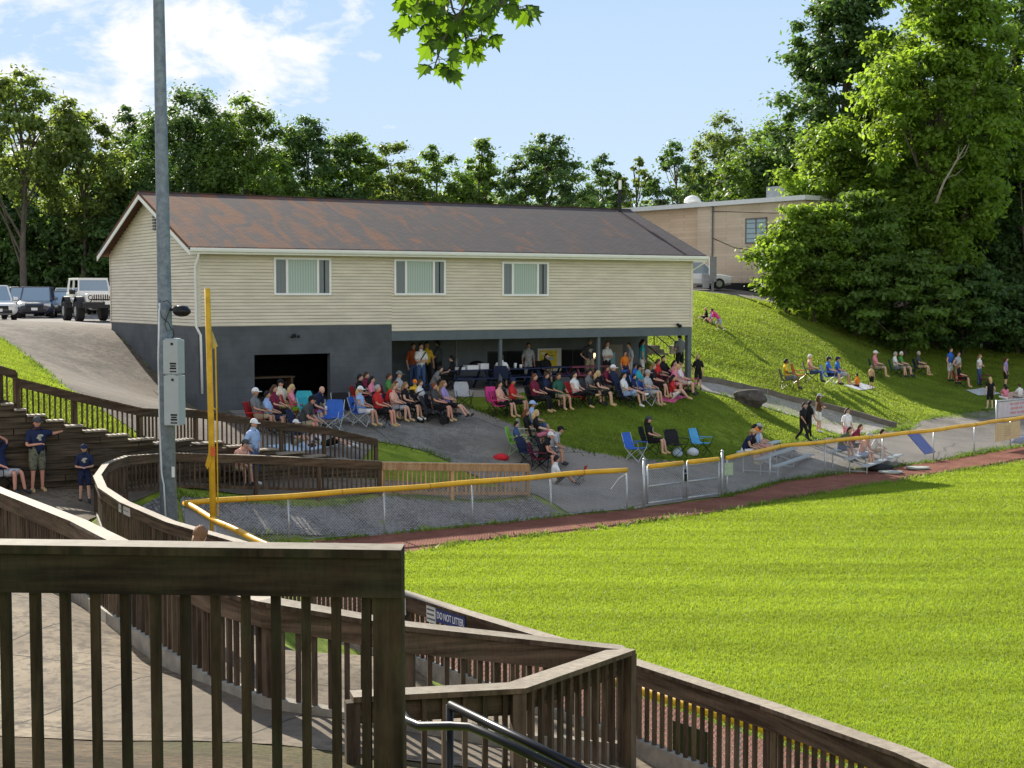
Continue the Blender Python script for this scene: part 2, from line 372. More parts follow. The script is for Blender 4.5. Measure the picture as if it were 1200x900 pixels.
# clubhouse frame
O0 = P(232, 383, 50); BO = Vector((O0.x, 50, 0)); E1 = Vector((.851, .525, 0)).normalized(); E2 = Vector((-E1.y, E1.x, 0))
BL, BW = 21.1, 9.85
def BP(u, v, z): return BO + E1 * u + E2 * v + Vector((0, 0, z))
FOOT = [tuple(BP(u, v, 0))[:2] for u, v in ((.35, .3), (BL - .3, .3), (BL - .3, BW - .4), (.35, BW - .4))]
def H(X):
    X = np.atleast_2d(np.array(X, float))[:, :2]; up = inpoly(X, UPPOLY)
    z = np.where(up, TU(X), TL(X))
    z = np.where(inpoly(X, FIELD), FZ, z); z = np.where(inpoly(X, FOOT), np.minimum(z, -3.95), z)
    return z
def h1(x, y): return float(H([(x, y)])[0])
def hit(px, py, y0=5, y1=140):
    """where the line of sight through a pixel meets the ground"""
    d = ray(px, py); ys = np.arange(y0, y1, .25); X = np.c_[d.x / d.y * ys, ys]; z = d.z / d.y * ys
    g = H(X); k = np.nonzero(z < g)[0]
    if len(k) == 0: return Vector((X[-1, 0], X[-1, 1], g[-1]))
    i = max(1, k[0]); a = z[i-1] - g[i-1]; b = z[i] - g[i]; t = a / (a - b) if a != b else 0
    y = ys[i-1] + (ys[i] - ys[i-1]) * t; x = d.x / d.y * y
    return Vector((x, y, h1(x, y)))
def hz(px, py, z): d = ray(px, py); return d * (z / d.z)

def cdt(points, edges):
    r = delaunay_2d_cdt([Vector(p[:2]) for p in points], edges, [], 0, 1e-4)
    return [tuple(v) for v in r[0]], [tuple(f) for f in r[2]]
def densify(poly, step, closed=True):
    out = []; n = len(poly)
    for i in range(n if closed else n - 1):
        a = Vector(poly[i][:2]); b = Vector(poly[(i+1) % n][:2]); k = max(1, int((b - a).length / step))
        out += [tuple(a.lerp(b, j / k)) for j in range(k)]
    if not closed: out.append(tuple(poly[-1][:2]))
    return out
def sheet(name, poly, mat, step=.5, dz=.03, kind='structure', zfix=None, jitter=0, thick=0):
    b = densify(poly, step); n = len(b)
    if jitter: b = [(p[0] + random.uniform(-jitter, jitter), p[1] + random.uniform(-jitter, jitter)) for p in b]
    xs = [p[0] for p in b]; ys = [p[1] for p in b]; g = []
    if zfix is None:
        gx, gy = np.meshgrid(np.arange(min(xs), max(xs), step), np.arange(min(ys), max(ys), step)); G = np.c_[gx.ravel(), gy.ravel()]
        G = G[inpoly(G, b)]; g = [tuple(q) for q in G]
    vs, fs = cdt(b + g, [(i, (i+1) % n) for i in range(n)])
    V = np.array(vs); cen = np.array([V[list(f)].mean(0) for f in fs]); ok = inpoly(cen, b)
    z = (H(V) + dz) if zfix is None else np.full(len(V), zfix)
    mb = MB(); mb.v = [(p[0], p[1], q) for p, q in zip(vs, z)]; mb.f = [f for f, k in zip(fs, ok) if k]; mb.m = [0] * len(mb.f)
    if thick:
        b0 = len(mb.v); zz = (H(b) + dz) if zfix is None else np.full(n, zfix)
        mb.v += [(p[0], p[1], q) for p, q in zip(b, zz)] + [(p[0], p[1], q - thick) for p, q in zip(b, zz)]
        for i in range(n): j = (i+1) % n; mb.f.append((b0+i, b0+j, b0+n+j, b0+n+i)); mb.m.append(0)
    o = mb.build(name, mat, smooth=False)
    if kind: o['kind'] = kind
    return o

# the ground sheet
pts = []; edges = []
def addline(L_, step):
    global pts, edges
    d = densify(L_, step, False); b = len(pts); pts += d; edges += [(b + i, b + i + 1) for i in range(len(d) - 1)]
r4 = [(a[0], a[1]) for a in R4]
off = [(a + .02, b - .12) for a, b in r4]
addline(r4, .5); addline(off, .5)
def grid(x0, x1, y0, y1, s):
    gx, gy = np.meshgrid(np.arange(x0, x1 + 1e-6, s), np.arange(y0, y1 + 1e-6, s)); return np.c_[gx.ravel(), gy.ravel()]
G1 = grid(-20, 40, 4, 96, .6); 
G2 = grid(-80, 110, -12, 170, 4); G2 = G2[~((G2[:,0] > -21) & (G2[:,0] < 41) & (G2[:,1] > 3) & (G2[:,1] < 97))]
G3 = grid(-1000, 1000, -200, 1800, 100); G3 = G3[~((G3[:,0] > -85) & (G3[:,0] < 115) & (G3[:,1] > -15) & (G3[:,1] < 175))]
line = np.array([p for p in densify(off, .3, False)])
def far(G): return np.array([np.min(np.hypot(line[:,0]-g[0], line[:,1]-g[1])) > .35 for g in G])
G1 = G1[far(G1)]; G2 = G2[far(G2)]
pts += [tuple(g) for g in G1] + [tuple(g) for g in G2] + [tuple(g) for g in G3]
vs, fs = cdt(pts, edges)
V = np.array(vs); Z = H(V)
# exact heights either side of the wall line
for i, p in enumerate(vs):
    if p[0] < -3.9 and p[0] > -41:
        dd = [0, 0]
        for k, ln in enumerate((r4, off)):
            best = 9
            for j in range(len(ln) - 1):
                a = Vector(ln[j]); b = Vector(ln[j+1]); t = max(0, min(1, (Vector(p) - a).dot(b - a) / (b - a).length_squared)); best = min(best, (a.lerp(b, t) - Vector(p)).length)
            dd[k] = best
        if dd[0] < .01: Z[i] = TU([p])[0]
        elif dd[1] < .01: Z[i] = TL([p])[0]
inf = inpoly(V, FIELD); Z[inf] = FZ - .05
farm = (np.abs(V[:,0]) > 120) | (V[:,1] > 190) | (V[:,1] < -14); Z[farm] = np.clip(Z[farm], -6, 6)
mb = MB(); mb.v = [(p[0], p[1], z) for p, z in zip(vs, Z)]; mb.f = fs; mb.m = [0] * len(fs)
g = mb.build('ground', M['hillgrass'], smooth=False); g['kind'] = 'structure'

# playing field: outfield grass and the red warning track along its fences
TRK = [hz(px, py, FZ) for px, py in ((1200, 541), (1120, 553), (968, 578), (854, 598), (700, 621), (560, 635), (480, 647))]
TRK = [(60, 83)] + [(p.x, p.y) for p in TRK]
fg = TRK + [(-3.6, 33.5), (-2.9, 31.0), (-.2, 26.3), (3.1, 21.3), (5.8, 17.6), (11.4, 10.8), (16.5, 4), (16.5, -8), (135, -8), (135, 50)]
sheet('outfield_grass', fg, M['field'], 1.0, zfix=FZ + .004)
sheet('warning_track', [(60, 95), (30.1, 69.9)] + FEN_B[::-1][1:] + FEN_A[::-1] + FEN_C[1:] + [(14, -9)] + [(p[0] + .02, p[1]) for p in fg[-3:-2]] + [(16.5, 4), (11.4, 10.8), (5.8, 17.6), (3.1, 21.3), (-.2, 26.3), (-2.9, 31.0), (-3.6, 33.5)] + TRK[::-1],
      M['clay'], 1.0, zfix=FZ + .006)

def pixpoly(L_): return [tuple(hit(a, b))[:2] for a, b in L_]
# car park and the gravel drive down beside the clubhouse
sheet('parking_lot', [(-60, 62.5), (-16.2, 61.5), (-15.2, 60.5), tuple(BP(0, BW + .05, 0))[:2], tuple(BP(6, BW + .05, 0))[:2], (-4, 84), (20, 88.5), (60, 95), (60, 104), (-70, 103)], M['lot'], 1.5, .03)
drive_edge = pixpoly([(0, 398), (32, 421), (67, 451)])
sheet('gravel_drive', [(-60, 62.0), (-60, 58.5), (-22, 52)] + drive_edge + [(-11.6, 41.2), (-10.2, 39.6), (-9.45, 38.95), (-8.6, 40.62), (-7.2, 41.6), tuple(BP(1.0, -.5, 0))[:2], tuple(BP(.2, -.05, 0))[:2], tuple(BP(-.05, .1, 0))[:2], tuple(BP(-.05, BW, 0))[:2], (-15.3, 60.4), (-16.3, 61.4)],
      M['gravel'], .6, .03, jitter=.06)
# asphalt apron in front of the clubhouse down to the gate, and on to the right
apron = [tuple(BP(1.0, -.5, 0))[:2], (-7.15, 41.65), (-6.4, 42.25), (-5.4, 43.3), (-4.6, 43.9)]
gr1 = pixpoly([(443, 519), (470, 523), (500, 530), (525, 540)])
apron += gr1 + [(-.3, 43.9), (.7, 43.25), (1.7, 42.25)] + [(3.65, 43.45), (6.55, 46.05), (9.05, 49.95), (13.95, 54.15), (16.3, 56.3), (21.2, 61.8), (29.8, 70.2), (60, 84), (60, 90)]
hill_edge = pixpoly([(1195, 480), (1160, 481), (1130, 484), (1100, 489), (1078, 495), (1060, 504), (1050, 506)])
apron += hill_edge + pixpoly([(1046, 503), (990, 513), (935, 519), (880, 530), (850, 539), (790, 541), (740, 539), (690, 530), (650, 520), (620, 506), (585, 491), (553, 480)]) + [tuple(BP(9.5, -.3, 0))[:2], tuple(BP(4, -.02, 0))[:2], tuple(BP(1.0, -.02, 0))[:2]]
sheet('asphalt_path', apron, M['asphalt'], .6, .03, jitter=.05)
# shaded gravel between fence and ramp
sheet('gravel_bed', [(-8.0, 36.3), (-3.95, 38.45), (-.9, 40.35), (1.55, 42.15), (.6, 43.0), (-3.6, 40.9), (-8.5, 37.7)], M['darkgravel'], .5, .02)
# concrete path at the foot of the hill with its stone edging
path_lo = pixpoly([(822, 457), (860, 467), (895, 477), (935, 490), (988, 512), (1046, 503.5)])
pu = pixpoly([(818, 448), (860, 455), (900, 463), (960, 478), (1010, 491), (1050, 503)])
sheet('concrete_path', path_lo + pu[::-1], M['path'], .5, .035, thick=.06)
# ------------------------------------------------------------ clubhouse
def siding_mat(name, col):
    t = NT(name); f = t.noise(3, 4, stretch=(.3, .3, 2)); g = t.noise(.5, 3)
    c = t.ramp(f, [(.38, c_scale(col, .90)), (.62, c_scale(col, 1.05))]); c = t.mixc(t.ramp(g, [(.5, (0,0,0)), (.8, (.3,.3,.3))]), c, c_scale(col, .82))
    t.set(col=c, rough=.5, spec=.35); return t.m
M['siding'] = siding_mat('vinyl_siding', (.63, .565, .45))
M['white'] = pm('white_trim', (.78, .78, .76), .5, .05, 3)
def block_mat(name, col):
    t = NT(name); br = t.n('TexBrick'); mpn = t.n('Mapping'); t.l(t.tc.outputs['UV'], mpn.inputs[0])
    br.inputs['Scale'].default_value = 1; br.inputs['Brick Width'].default_value = .4; br.inputs['Row Height'].default_value = .2; br.inputs['Mortar Size'].default_value = .008
    t.l(mpn.outputs[0], br.inputs['Vector']); f = t.noise(1.3, 5)
    c = t.ramp(f, [(.38, c_scale(col, .84)), (.62, c_scale(col, 1.12))]); c = t.mixc(t.ramp(br.outputs['Fac'], [(0, (0,0,0)), (1, (.35,.35,.35))]), c, c_scale(col, .6))
    t.set(col=c, rough=.7, spec=.25); t.bump(br.outputs['Fac'], -.4, .01); return t.m
M['block'] = block_mat('painted_block', (.084, .093, .102))
M['blockdark'] = block_mat('painted_block_porch', (.10, .112, .122))
def roof_mat():
    t = NT('shingles')
    br = t.n('TexBrick'); t.l(t.tc.outputs['UV'], br.inputs['Vector'])
    br.inputs['Scale'].default_value = 1; br.inputs['Brick Width'].default_value = .33; br.inputs['Row Height'].default_value = .14; br.inputs['Mortar Size'].default_value = .012; br.inputs['Bias'].default_value = -.1
    br.inputs['Color1'].default_value = (.75, .75, .75, 1); br.inputs['Color2'].default_value = (1, 1, 1, 1); br.inputs['Mortar'].default_value = (.4, .4, .4, 1)
    # diagonal racked rust-brown bands, stronger toward the left end
    mpn = t.n('Mapping'); mpn.inputs['Rotation'].default_value = (0, 0, R(33)); mpn.inputs['Scale'].default_value = (1.0, .33, 1); t.l(t.tc.outputs['UV'], mpn.inputs[0])
    nz = t.n('TexNoise'); nz.inputs['Scale'].default_value = 1.35; nz.inputs['Detail'].default_value = 2; nz.inputs['Distortion'].default_value = 1.3; t.l(mpn.outputs[0], nz.inputs['Vector'])
    sx = t.n('SeparateXYZ'); t.l(t.tc.outputs['UV'], sx.inputs[0])
    m1 = t.n('MapRange'); t.l(sx.outputs[0], m1.inputs[0]); m1.inputs[1].default_value = 0; m1.inputs[2].default_value = 21; m1.inputs[3].default_value = .10; m1.inputs[4].default_value = -.20
    ad = t.n('Math', operation='ADD'); t.l(nz.outputs['Fac'], ad.inputs[0]); t.l(m1.outputs[0], ad.inputs[1])
    c = t.ramp(ad.outputs[0], [(.42, (.100, .084, .086)), (.51, (.125, .090, .080)), (.63, (.215, .100, .060))])
    c = t.mixc(.8, c, br.outputs['Color'], 'MULTIPLY'); c = t.mixc(.5, c, t.ramp(t.noise(40, 3), [(.3, (.5,.5,.5)), (.7, (1,1,1))]), 'MULTIPLY')
    t.set(col=c, rough=.9, spec=.2); t.bump(br.outputs['Fac'], -.4, .02); return t.m
M['roof'] = roof_mat()
M['ridge'] = pm('ridge_shingle', (.07, .045, .04), .9, .2, 12)
def glass_mat(name, col, rough=.12, spec=.6):
    t = NT(name); t.set(col=col, rough=rough, spec=spec); return t.m
M['glassdark'] = glass_mat('dark_glass', (.02, .025, .03), .08, .7)
def blind_mat():
    t = NT('vertical_blinds'); w = t.n('TexWave'); w.inputs['Scale'].default_value = 3.2; w.bands_direction = 'X'; t.l(t.tc.outputs['UV'], w.inputs[0])
    t.set(col=t.ramp(w.outputs['Fac'], [(.1, (.27, .34, .30)), (.6, (.36, .44, .39))]), rough=.35, spec=.6); return t.m
M['blind'] = blind_mat()
M['curtain'] = pm('grey_curtain', (.13, .15, .165), .35, .25, 5, spec=.6, stretch=(6, 6, .1))
M['steelgrey'] = pm('grey_paint', (.10, .12, .135), .55, .1, 3)
M['black'] = pm('black_paint', (.010, .010, .012), .32, .1, 3, .22)
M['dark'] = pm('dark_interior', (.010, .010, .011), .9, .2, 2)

def uv_from(o, fn):
    me = o.data; uv = me.uv_layers.new(name='UVMap'); org = Vector(o.get('_o', (0, 0, 0)))
    for pl_ in me.polygons:
        for li in pl_.loop_indices:
            uv.data[li].uv = fn(me.vertices[me.loops[li].vertex_index].co + org, pl_.normal)
def uv_house(p, n):
    q = p - BO; u = q.dot(E1); v = q.dot(E2)
    return (u, q.z) if abs(n.dot(E2)) > .5 else (v, q.z)
def onface(px, py, v=0.0):
    """pixel -> (u, z) on the plane parallel to the front at depth v"""
    d = ray(px, py); n = E2; t = ((BO + E2 * v).dot(n) - 0) / d.dot(n); p = d * t; q = p - BO
    return q.dot(E1), p.z
house = thing('clubhouse', 'long two-storey clubhouse with beige siding above dark grey block and a rust-brown shingle roof', 'building', tuple(BO))
MH = Matrix((E1, E2, Vector((0, 0, 1)))).transposed()      # local (u,v,z) -> world
def hb_box(mb_, u0, u1, v0, v1, z0, z1):
    c = BP((u0+u1)/2, (v0+v1)/2, (z0+z1)/2); return mb_.box(c, (abs(u1-u0), abs(v1-v0), abs(z1-z0)), M=MH)
ZS = -1.09; ZE = 1.60; ZR = 3.57; ZB = -3.95           # siding foot, eave, ridge, ground
U1 = onface(459, 400)[0]                                # end of the block front, start of porch
ZS2 = -1.34
# lap siding: every course a tilted board
def courses(mb_, p0, p1, z0, z1, nrm, ex=.114, top=None):
    z = z0
    while z < z1 - 1e-3:
        zt = min(z + ex, z1)
        a, b = (p0, p1) if top is None else top(z, zt)
        if a is None: break
        lo = nrm * .0; mi_ = nrm * .027; hi = nrm * .006; zl2 = z + .024
        if top is None: pa, pb, qa, qb = a, b, a, b
        else: pa, pb, qa, qb = a[0], a[1], b[0], b[1]
        up_ = lambda p, zz, o_: Vector((p.x, p.y, zz)) + o_
        vv = [up_(pa, z, lo), up_(pb, z, lo), up_(pb, zl2, mi_), up_(pa, zl2, mi_), up_(qb, zt, hi), up_(qa, zt, hi)]
        mb_.add(vv, [(0, 1, 2, 3), (3, 2, 4, 5)])
        z = zt
mbs = MB(); nF = -E2; nL = -E1; nR = E1
courses(mbs, BP(0, 0, 0), BP(U1, 0, 0), ZS, ZE, nF); courses(mbs, BP(U1, 0, 0), BP(BL, 0, 0), ZS2 , ZE, nF)
mid = BW / 2; k = (ZR - ZE) / mid
def gtop(u, flip):
    def f(z, zt):
        def span(q):
            e = 0 if q <= ZE else (q - ZE) / k
            a, b = BP(u, BW - e, 0), BP(u, e, 0); return (a, b) if not flip else (b, a)
        return span(z), span(zt)
    return f
courses(mbs, None, None, ZS, ZR - .12, nL, top=gtop(0, False)); courses(mbs, None, None, ZS2, ZR - .12, nR, top=gtop(BL, True))
sid = mbs.build('siding', M['siding'], house)
mbk = MB()                                             # solid wall behind the boards, so nothing shows through
hb_box(mbk, .02, BL - .02, .02, BW - .02, ZS2 + .02, ZE); hb_box(mbk, .02, U1, .02, .2, ZS, ZS2)
mbk.build('wall', M['siding'], house)
# lower storey in painted block, with the open bay and the porch behind it
GU0, GZ = onface(298, 416); GU1 = onface(387, 416)[0]; ZF0 = -3.85; PV = 3.0
mw = MB()
hb_box(mw, 0, GU0, 0, .25, ZB - .3, ZS); hb_box(mw, GU1, U1, 0, .25, ZB - .3, ZS); hb_box(mw, GU0, GU1, 0, .25, GZ, ZS)
hb_box(mw, 0, .25, .25, BW, ZB - 1, ZS); hb_box(mw, BL - .25, BL, PV, BW, ZB - .3, ZS2 + .01); hb_box(mw, .25, BL - .25, BW - .25, BW, ZB - 1, ZS2 + .01)
bw = mw.build('block_wall', M['block'], house); uv_from(bw, uv_house)
mw = MB(); uA = onface(571, 430, PV)[0]; uB = onface(623, 430, PV)[0]; uC = onface(657, 430, PV)[0]; uD = onface(685, 430, PV)[0]
zt1 = onface(600, 411, PV)[1]; zb1 = onface(600, 446, PV)[1]
hb_box(mw, U1 - .25, U1, .25, PV, ZB, ZS2 + .01)
hb_box(mw, U1 - .25, uA, PV, PV + .2, ZB, ZS2 + .01); hb_box(mw, uB, uC, PV, PV + .2, ZB, ZS2 + .01); hb_box(mw, uD, BL - .251, PV, PV + .2, ZB, ZS2 + .01)
for a, b in ((uA, uB), (uC, uD)): hb_box(mw, a, b, PV, PV + .2, ZB, zb1); hb_box(mw, a, b, PV, PV + .2, zt1, ZS2 + .01)
pw = mw.build('porch_wall', M['blockdark'], house); uv_from(pw, uv_house)
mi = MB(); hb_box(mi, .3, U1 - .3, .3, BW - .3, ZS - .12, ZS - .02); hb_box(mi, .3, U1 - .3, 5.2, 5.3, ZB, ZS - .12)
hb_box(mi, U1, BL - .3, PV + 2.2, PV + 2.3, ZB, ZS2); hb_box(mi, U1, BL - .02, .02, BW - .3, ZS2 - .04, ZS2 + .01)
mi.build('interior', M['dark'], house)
mf = MB(); hb_box(mf, U1 + .01, BL - .05, .12, PV - .01, ZF0 - .6, -3.62); hb_box(mf, .26, U1 - .26, .26, 5.1, ZF0 - .6, -3.84)
pf = mf.build('porch_slab', M['path'], house)
mbm = MB(); hb_box(mbm, U1 + .003, BL, .0, .2, ZS2 - .34, ZS2 - .003); hb_box(mbm, BL - .2, BL, .2, PV, ZS2 - .34, ZS2 - .003); mbm.build('porch_beam', M['steelgrey'], house)
for px in (586, 701, 808):
    u = onface(px, 420, .1)[0] if px != 808 else BL - .1
    m = MB(); w = .12 if px != 808 else .19; hb_box(m, u - w/2, u + w/2, .1 - w/2, .1 + w/2, ZB - .2, ZS2 - .343); m.build('porch_post', M['steelgrey'], house)
m = MB(); hb_box(m, .0, BL, -.012, .0, ZS2 - .0, ZS2 + .03) ; 
# windows upstairs
for (xa, ya), (xb, yb) in (((320, 302), (387.5, 346)), ((461, 304), (521.5, 346)), ((587.5, 307), (642, 347))):
    ua, za = onface(xa, ya); ub, zb = onface(xb, yb); za = (za + onface(xb, ya)[1]) / 2 + .0
    fr = MB(); t_ = .075; q1 = ua + (ub - ua) * .225; q2 = ua + (ub - ua) * .765
    for a, b, c, d in ((ua, ub, za - t_, za), (ua, ub, zb, zb + t_), (ua, ua + t_, zb + t_, za - t_), (ub - t_, ub, zb + t_, za - t_), (q1 - .04, q1 + .04, zb + t_, za - t_), (q2 - .04, q2 + .04, zb + t_, za - t_)):
        hb_box(fr, a, b, -.075, .0, c, d)
    fo = fr.build('window', M['white'], house)
    m = MB(); hb_box(m, q1 + .04, q2 - .04, -.035, -.02, zb + t_, za - t_); b_ = m.build('blinds', M['blind'], fo); uv_from(b_, uv_house)
    for qa_, qb_ in ((ua + t_, q1 - .04), (q2 + .04, ub - t_)): m = MB(); hb_box(m, qa_, qb_, -.035, -.02, zb + t_, za - t_); m.build('side_pane', M['curtain'], fo)
    m = MB(); hb_box(m, q2 + (ub-q2)*.45, q2 + (ub-q2)*.56, -.039, -.036, zb + t_, za - t_); m.build('curtain_gap', M['black'], fo)
# roof
OV = .42; OE = .42; th = .12
def roof_pt(u, v, dz=0): 
    e = min(v, BW - v); return BP(u, v, ZE + .16 + k * e + dz)
mr = MB()
for s in (0, 1):
    va, vb = (-OE, mid) if s == 0 else (BW + OE, mid)
    a, b, c, d = roof_pt(-OV, va), roof_pt(BL + OV, va), roof_pt(BL + OV, vb), roof_pt(-OV, vb); dn = Vector((0, 0, -th))
    if s: a, b, c, d = b, a, d, c
    mr.add([a, b, c, d, a + dn, b + dn, c + dn, d + dn], [(0,1,2,3), (7,6,5,4), (0,4,5,1), (1,5,6,2), (2,6,7,3), (3,7,4,0)])
ro = mr.build('roof', M['roof'], house)
def uv_roof(p, n):
    q = p - BO; return (q.dot(E1), q.dot(E2) * 1.1)
uv_from(ro, uv_roof)
m = MB(); m.beam(roof_pt(-OV, mid, -.012), roof_pt(BL + OV, mid, -.012), .24, .03); m.build('ridge_cap', M['ridge'], ro)
m = MB(); m.beam(roof_pt(BL - .55, -OE, .004), roof_pt(BL - .55, mid - .2, .004), .08, .012); m.build('roof_seam', M['ridge'], ro)
for px, nm in ((605, 'roof_dome_vent'),):
    d = BP(onface(px, 300, BW * .62)[0], BW * .62, ZE + .16 + k * BW * .38)
    m = MB(); m.tube([d + Vector((0,0,-.1)), d + Vector((0,0,.28))], .36, 14); m.ball(d + Vector((0,0,.28)), (.5, .5, .26), 16, 8, zmin=-.04); m.build(nm, M['white'], ro, smooth=True)
d = roof_pt(BL - .35, mid - .35)
m = MB(); m.tube([d, d + Vector((0, 0, .95))], .07, 10); m.tube([d + Vector((0,0,.42)), d + Vector((0,0,.5))], .14, 10); m.build('vent_pipe', M['black'], ro)
m = MB(); m.tube([d + Vector((0,0,.95)), d + Vector((0,0,1.35))], .06, 10); m.build('vent_cap', M['white'], ro)
# soffit, gutter, fascia, rake boards, corner boards
m = MB(); hb_box(m, -OV, BL + OV, -OE + .02, .0, ZE - .06, ZE - .03); m.build('soffit', M['white'], house)
m = MB(); ge = ZE + .16 - k * OE
gp = [(0, 0), (.11, .0), (.13, .07), (.13, .12), (.11, .12), (.11, .02), (.0, .02)]
vs = []; 
for u in (-OV, BL + OV):
    for a, b in gp: vs.append(BP(u, -OE - a, ge - .16 + b))
n = len(gp); m.add(vs, [tuple(range(n)), tuple(reversed(range(n, 2*n)))] + [(i, n+i, n+(i+1)%n, (i+1)%n) for i in range(n)])
hb_box(m, -OV, BL + OV, -OE + .003, -OE + .03, ge - .24, ge - .13)
m.build('gutter', M['white'], house)
for u in (-OV + .02, BL + OV - .02):
    m = MB()
    for va, vb in ((-OE, mid), (BW + OE, mid)):
        a = roof_pt(u, va, -th - .07); b = roof_pt(u, vb, -th - .07); m.slab(a, b, .03, .19)
    m.build('rake_board', M['white'], house)
for u, v in ((0, 0), (BL, 0), (0, BW)):
    m = MB(); s1 = 1 if u == 0 else -1; s2 = 1 if v == 0 else -1
    hb_box(m, u - s1*.03, u + s1*.10, v - s2*.03, v - s2*.026, ZS if u == 0 else ZS2, ZE - .07); hb_box(m, u - s1*.034, u - s1*.03, v - s2*.03, v + s2*.10, ZS if u == 0 else ZS2, ZE - .07)
    m.build('corner_trim', M['siding'], house)
m = MB(); a = BP(-.1, -.1, 0); zA = ZE - .1
m.tube([BP(-.1, -OE + .02, ge - .15), BP(-.1, -OE + .02, ge - .3), BP(-.1, -.09, ge - .65), BP(-.1, -.09, ZS + .02), BP(.06, -.09, ZS - .28), BP(.09, -.09, -3.35)], .042, 8)
m.build('downspout', M['white'], house, smooth=True)
m = MB(); m.tube([BP(BL + .3, -OE + .02, ge - .15), BP(BL + .3, -OE + .02, ge - .3), BP(BL + .06, .1, ge - .62), BP(BL + .06, .1, ZS2)], .04, 8); m.build('downspout', M['white'], house, smooth=True)
# gable louvre, garage light, corner floodlight
zl = P(178, 258, 53)[2]; m = MB()
for i in range(6): hb_box(m, -.05, -.025, mid - .75, mid - .42, zl - .32 + i * .11, zl - .25 + i * .11)
m.build('gable_louvre', M['black'], house)
u, z = onface(344, 393); m = MB(); m.ball(BP(u, -.08, z), (.07, .07, .07)); m.ball(BP(u - .12, -.16, z - .04), (.06,.06,.05)); m.ball(BP(u + .12, -.16, z - .04), (.06,.06,.05)); m.build('floodlight', M['black'], house, smooth=True)
u, z = onface(795, 382); m = MB(); m.ball(BP(u, -.1, z), (.09, .07, .07)); m.ball(BP(u - .15, -.16, z + .06), (.07,.07,.06)); m.build('floodlight', M['black'], house, smooth=True)
# porch fittings
u, z0 = onface(707, 404, PV); u2, _ = onface(729, 404, PV); m = MB(); hb_box(m, u, u2, PV - .05, PV - .002, -3.61, z0); dr = m.build('door', pm('tan_door', (.20, .18, .145), .5, .08), house)
a, z1 = onface(714, 413, PV); b, z2 = onface(720, 426, PV); m = MB(); hb_box(m, a, b, PV - .056, PV - .052, z2, z1); m.build('notice', pm('pale_blue_notice', (.22, .42, .50), .6, .05), dr)
m = MB(); m.ball(BP(u + .1, PV - .09, -2.6), .045); m.build('handle', M['white'], dr)
a, z1 = onface(629, 408.5, PV); b, z2 = onface(656.5, 434.5, PV); m = MB(); hb_box(m, a, b, PV - .08, PV - .002, z2, z1)
bd = m.build('menu_board', pm('board_frame', (.55, .54, .50), .5, .05), house)
m = MB(); hb_box(m, a + .08, b - .22, PV - .09, PV - .081, z2 + .08, z1 - .08); m.build('menu_sheet', pm('menu_yellow', (.55, .42, .03), .6, .15, 6), bd)
m = MB(); m.cur = 0
for kx, ky, w, h_, c in ((.10, .80, .22, .10, 0), (.2, .66, .3, .06, 1), (.1, .36, .36, .05, 2), (.5, .50, .28, .14, 1), (.42, .26, .3, .05, 2), (.14, .24, .2, .04, 2), (.3, .14, .42, .06, 0), (.52, .7, .3, .05, 2), (.55, .85, .2, .04, 2), (.1, .5, .24, .03, 2), (.1, .45, .2, .03, 2)):
    m.cur = c; W_ = b - a - .3; H_ = z1 - z2 - .16; hb_box(m, a + .08 + kx * W_, a + .08 + (kx + w) * W_, PV - .095, PV - .0915, z2 + .08 + ky * H_, z2 + .08 + (ky + h_) * H_)
m.build('menu_print', [pm('print_pale', (.65, .60, .45)), pm('print_blue', (.25, .42, .5)), pm('print_dark', (.22, .16, .05))], bd)
for nm, a, b in (('serving_window', uA, uB), ('serving_window', uC, uD)):
    m = MB(); 
    for q in ((a, b, zt1 - .06, zt1), (a, b, zb1, zb1 + .06), (a, a + .06, zb1, zt1), (b - .06, b, zb1, zt1), ((a+b)/2 - .03, (a+b)/2 + .03, zb1 + .06, zt1 - .06)): hb_box(m, q[0], q[1], PV + .02, PV + .1, q[2], q[3])
    fo = m.build(nm, M['black'], house); m = MB(); hb_box(m, a + .06, b - .06, PV + .05, PV + .06, zb1 + .06, zt1 - .06); m.build('pane', pm('tinted_pane', (.008, .009, .010), .5, .3, 2, .12), fo)
    m = MB(); hb_box(m, a - .1, b + .1, PV - .25, PV - .003, zb1 - .05, zb1 - .01); m.build('counter', M['steelgrey'], fo)
a, z = onface(694, 417, PV); m = MB(); hb_box(m, a - .16, a + .16, PV - .1, PV - .003, z - .2, z + .2); lo = m.build('wall_lamp', M['black'], house)
e = NT('lamp_glow'); e.set(col=(.9, .8, .5)); e.p.inputs['Emission Color'].default_value = (1, .8, .45, 1); e.p.inputs['Emission Strength'].default_value = .8
m = MB(); hb_box(m, a - .09, a + .09, PV - .12, PV - .101, z - .12, z + .12); m.build('lamp_lens', e.m, lo)
a, z = onface(534, 400, PV); m = MB(); m.tube([BP(a, PV - .03, ZS2 - .05), BP(a, PV - .03, ZS2 - 1.2)], .015, 6); hb_box(m, a - .04, a + .04, PV - .08, PV - .004, ZS2 - 1.75, ZS2 - 1.2); m.build('conduit', pm('conduit_grey', (.3, .31, .32)), house)
# band of light on garage lintel stays plain; things in the bay
m = MB(); hb_box(m, 2.3, 4.2, 1.6, 2.3, -3.0, -2.94)
for q in (2.4, 4.1): hb_box(m, q - .04, q + .04, 1.65, 2.25, -3.84, -3.0)
tag(m.build('work_table', pm('brown_table', (.12, .085, .055))), 'brown work table standing in the dark open bay', 'table')

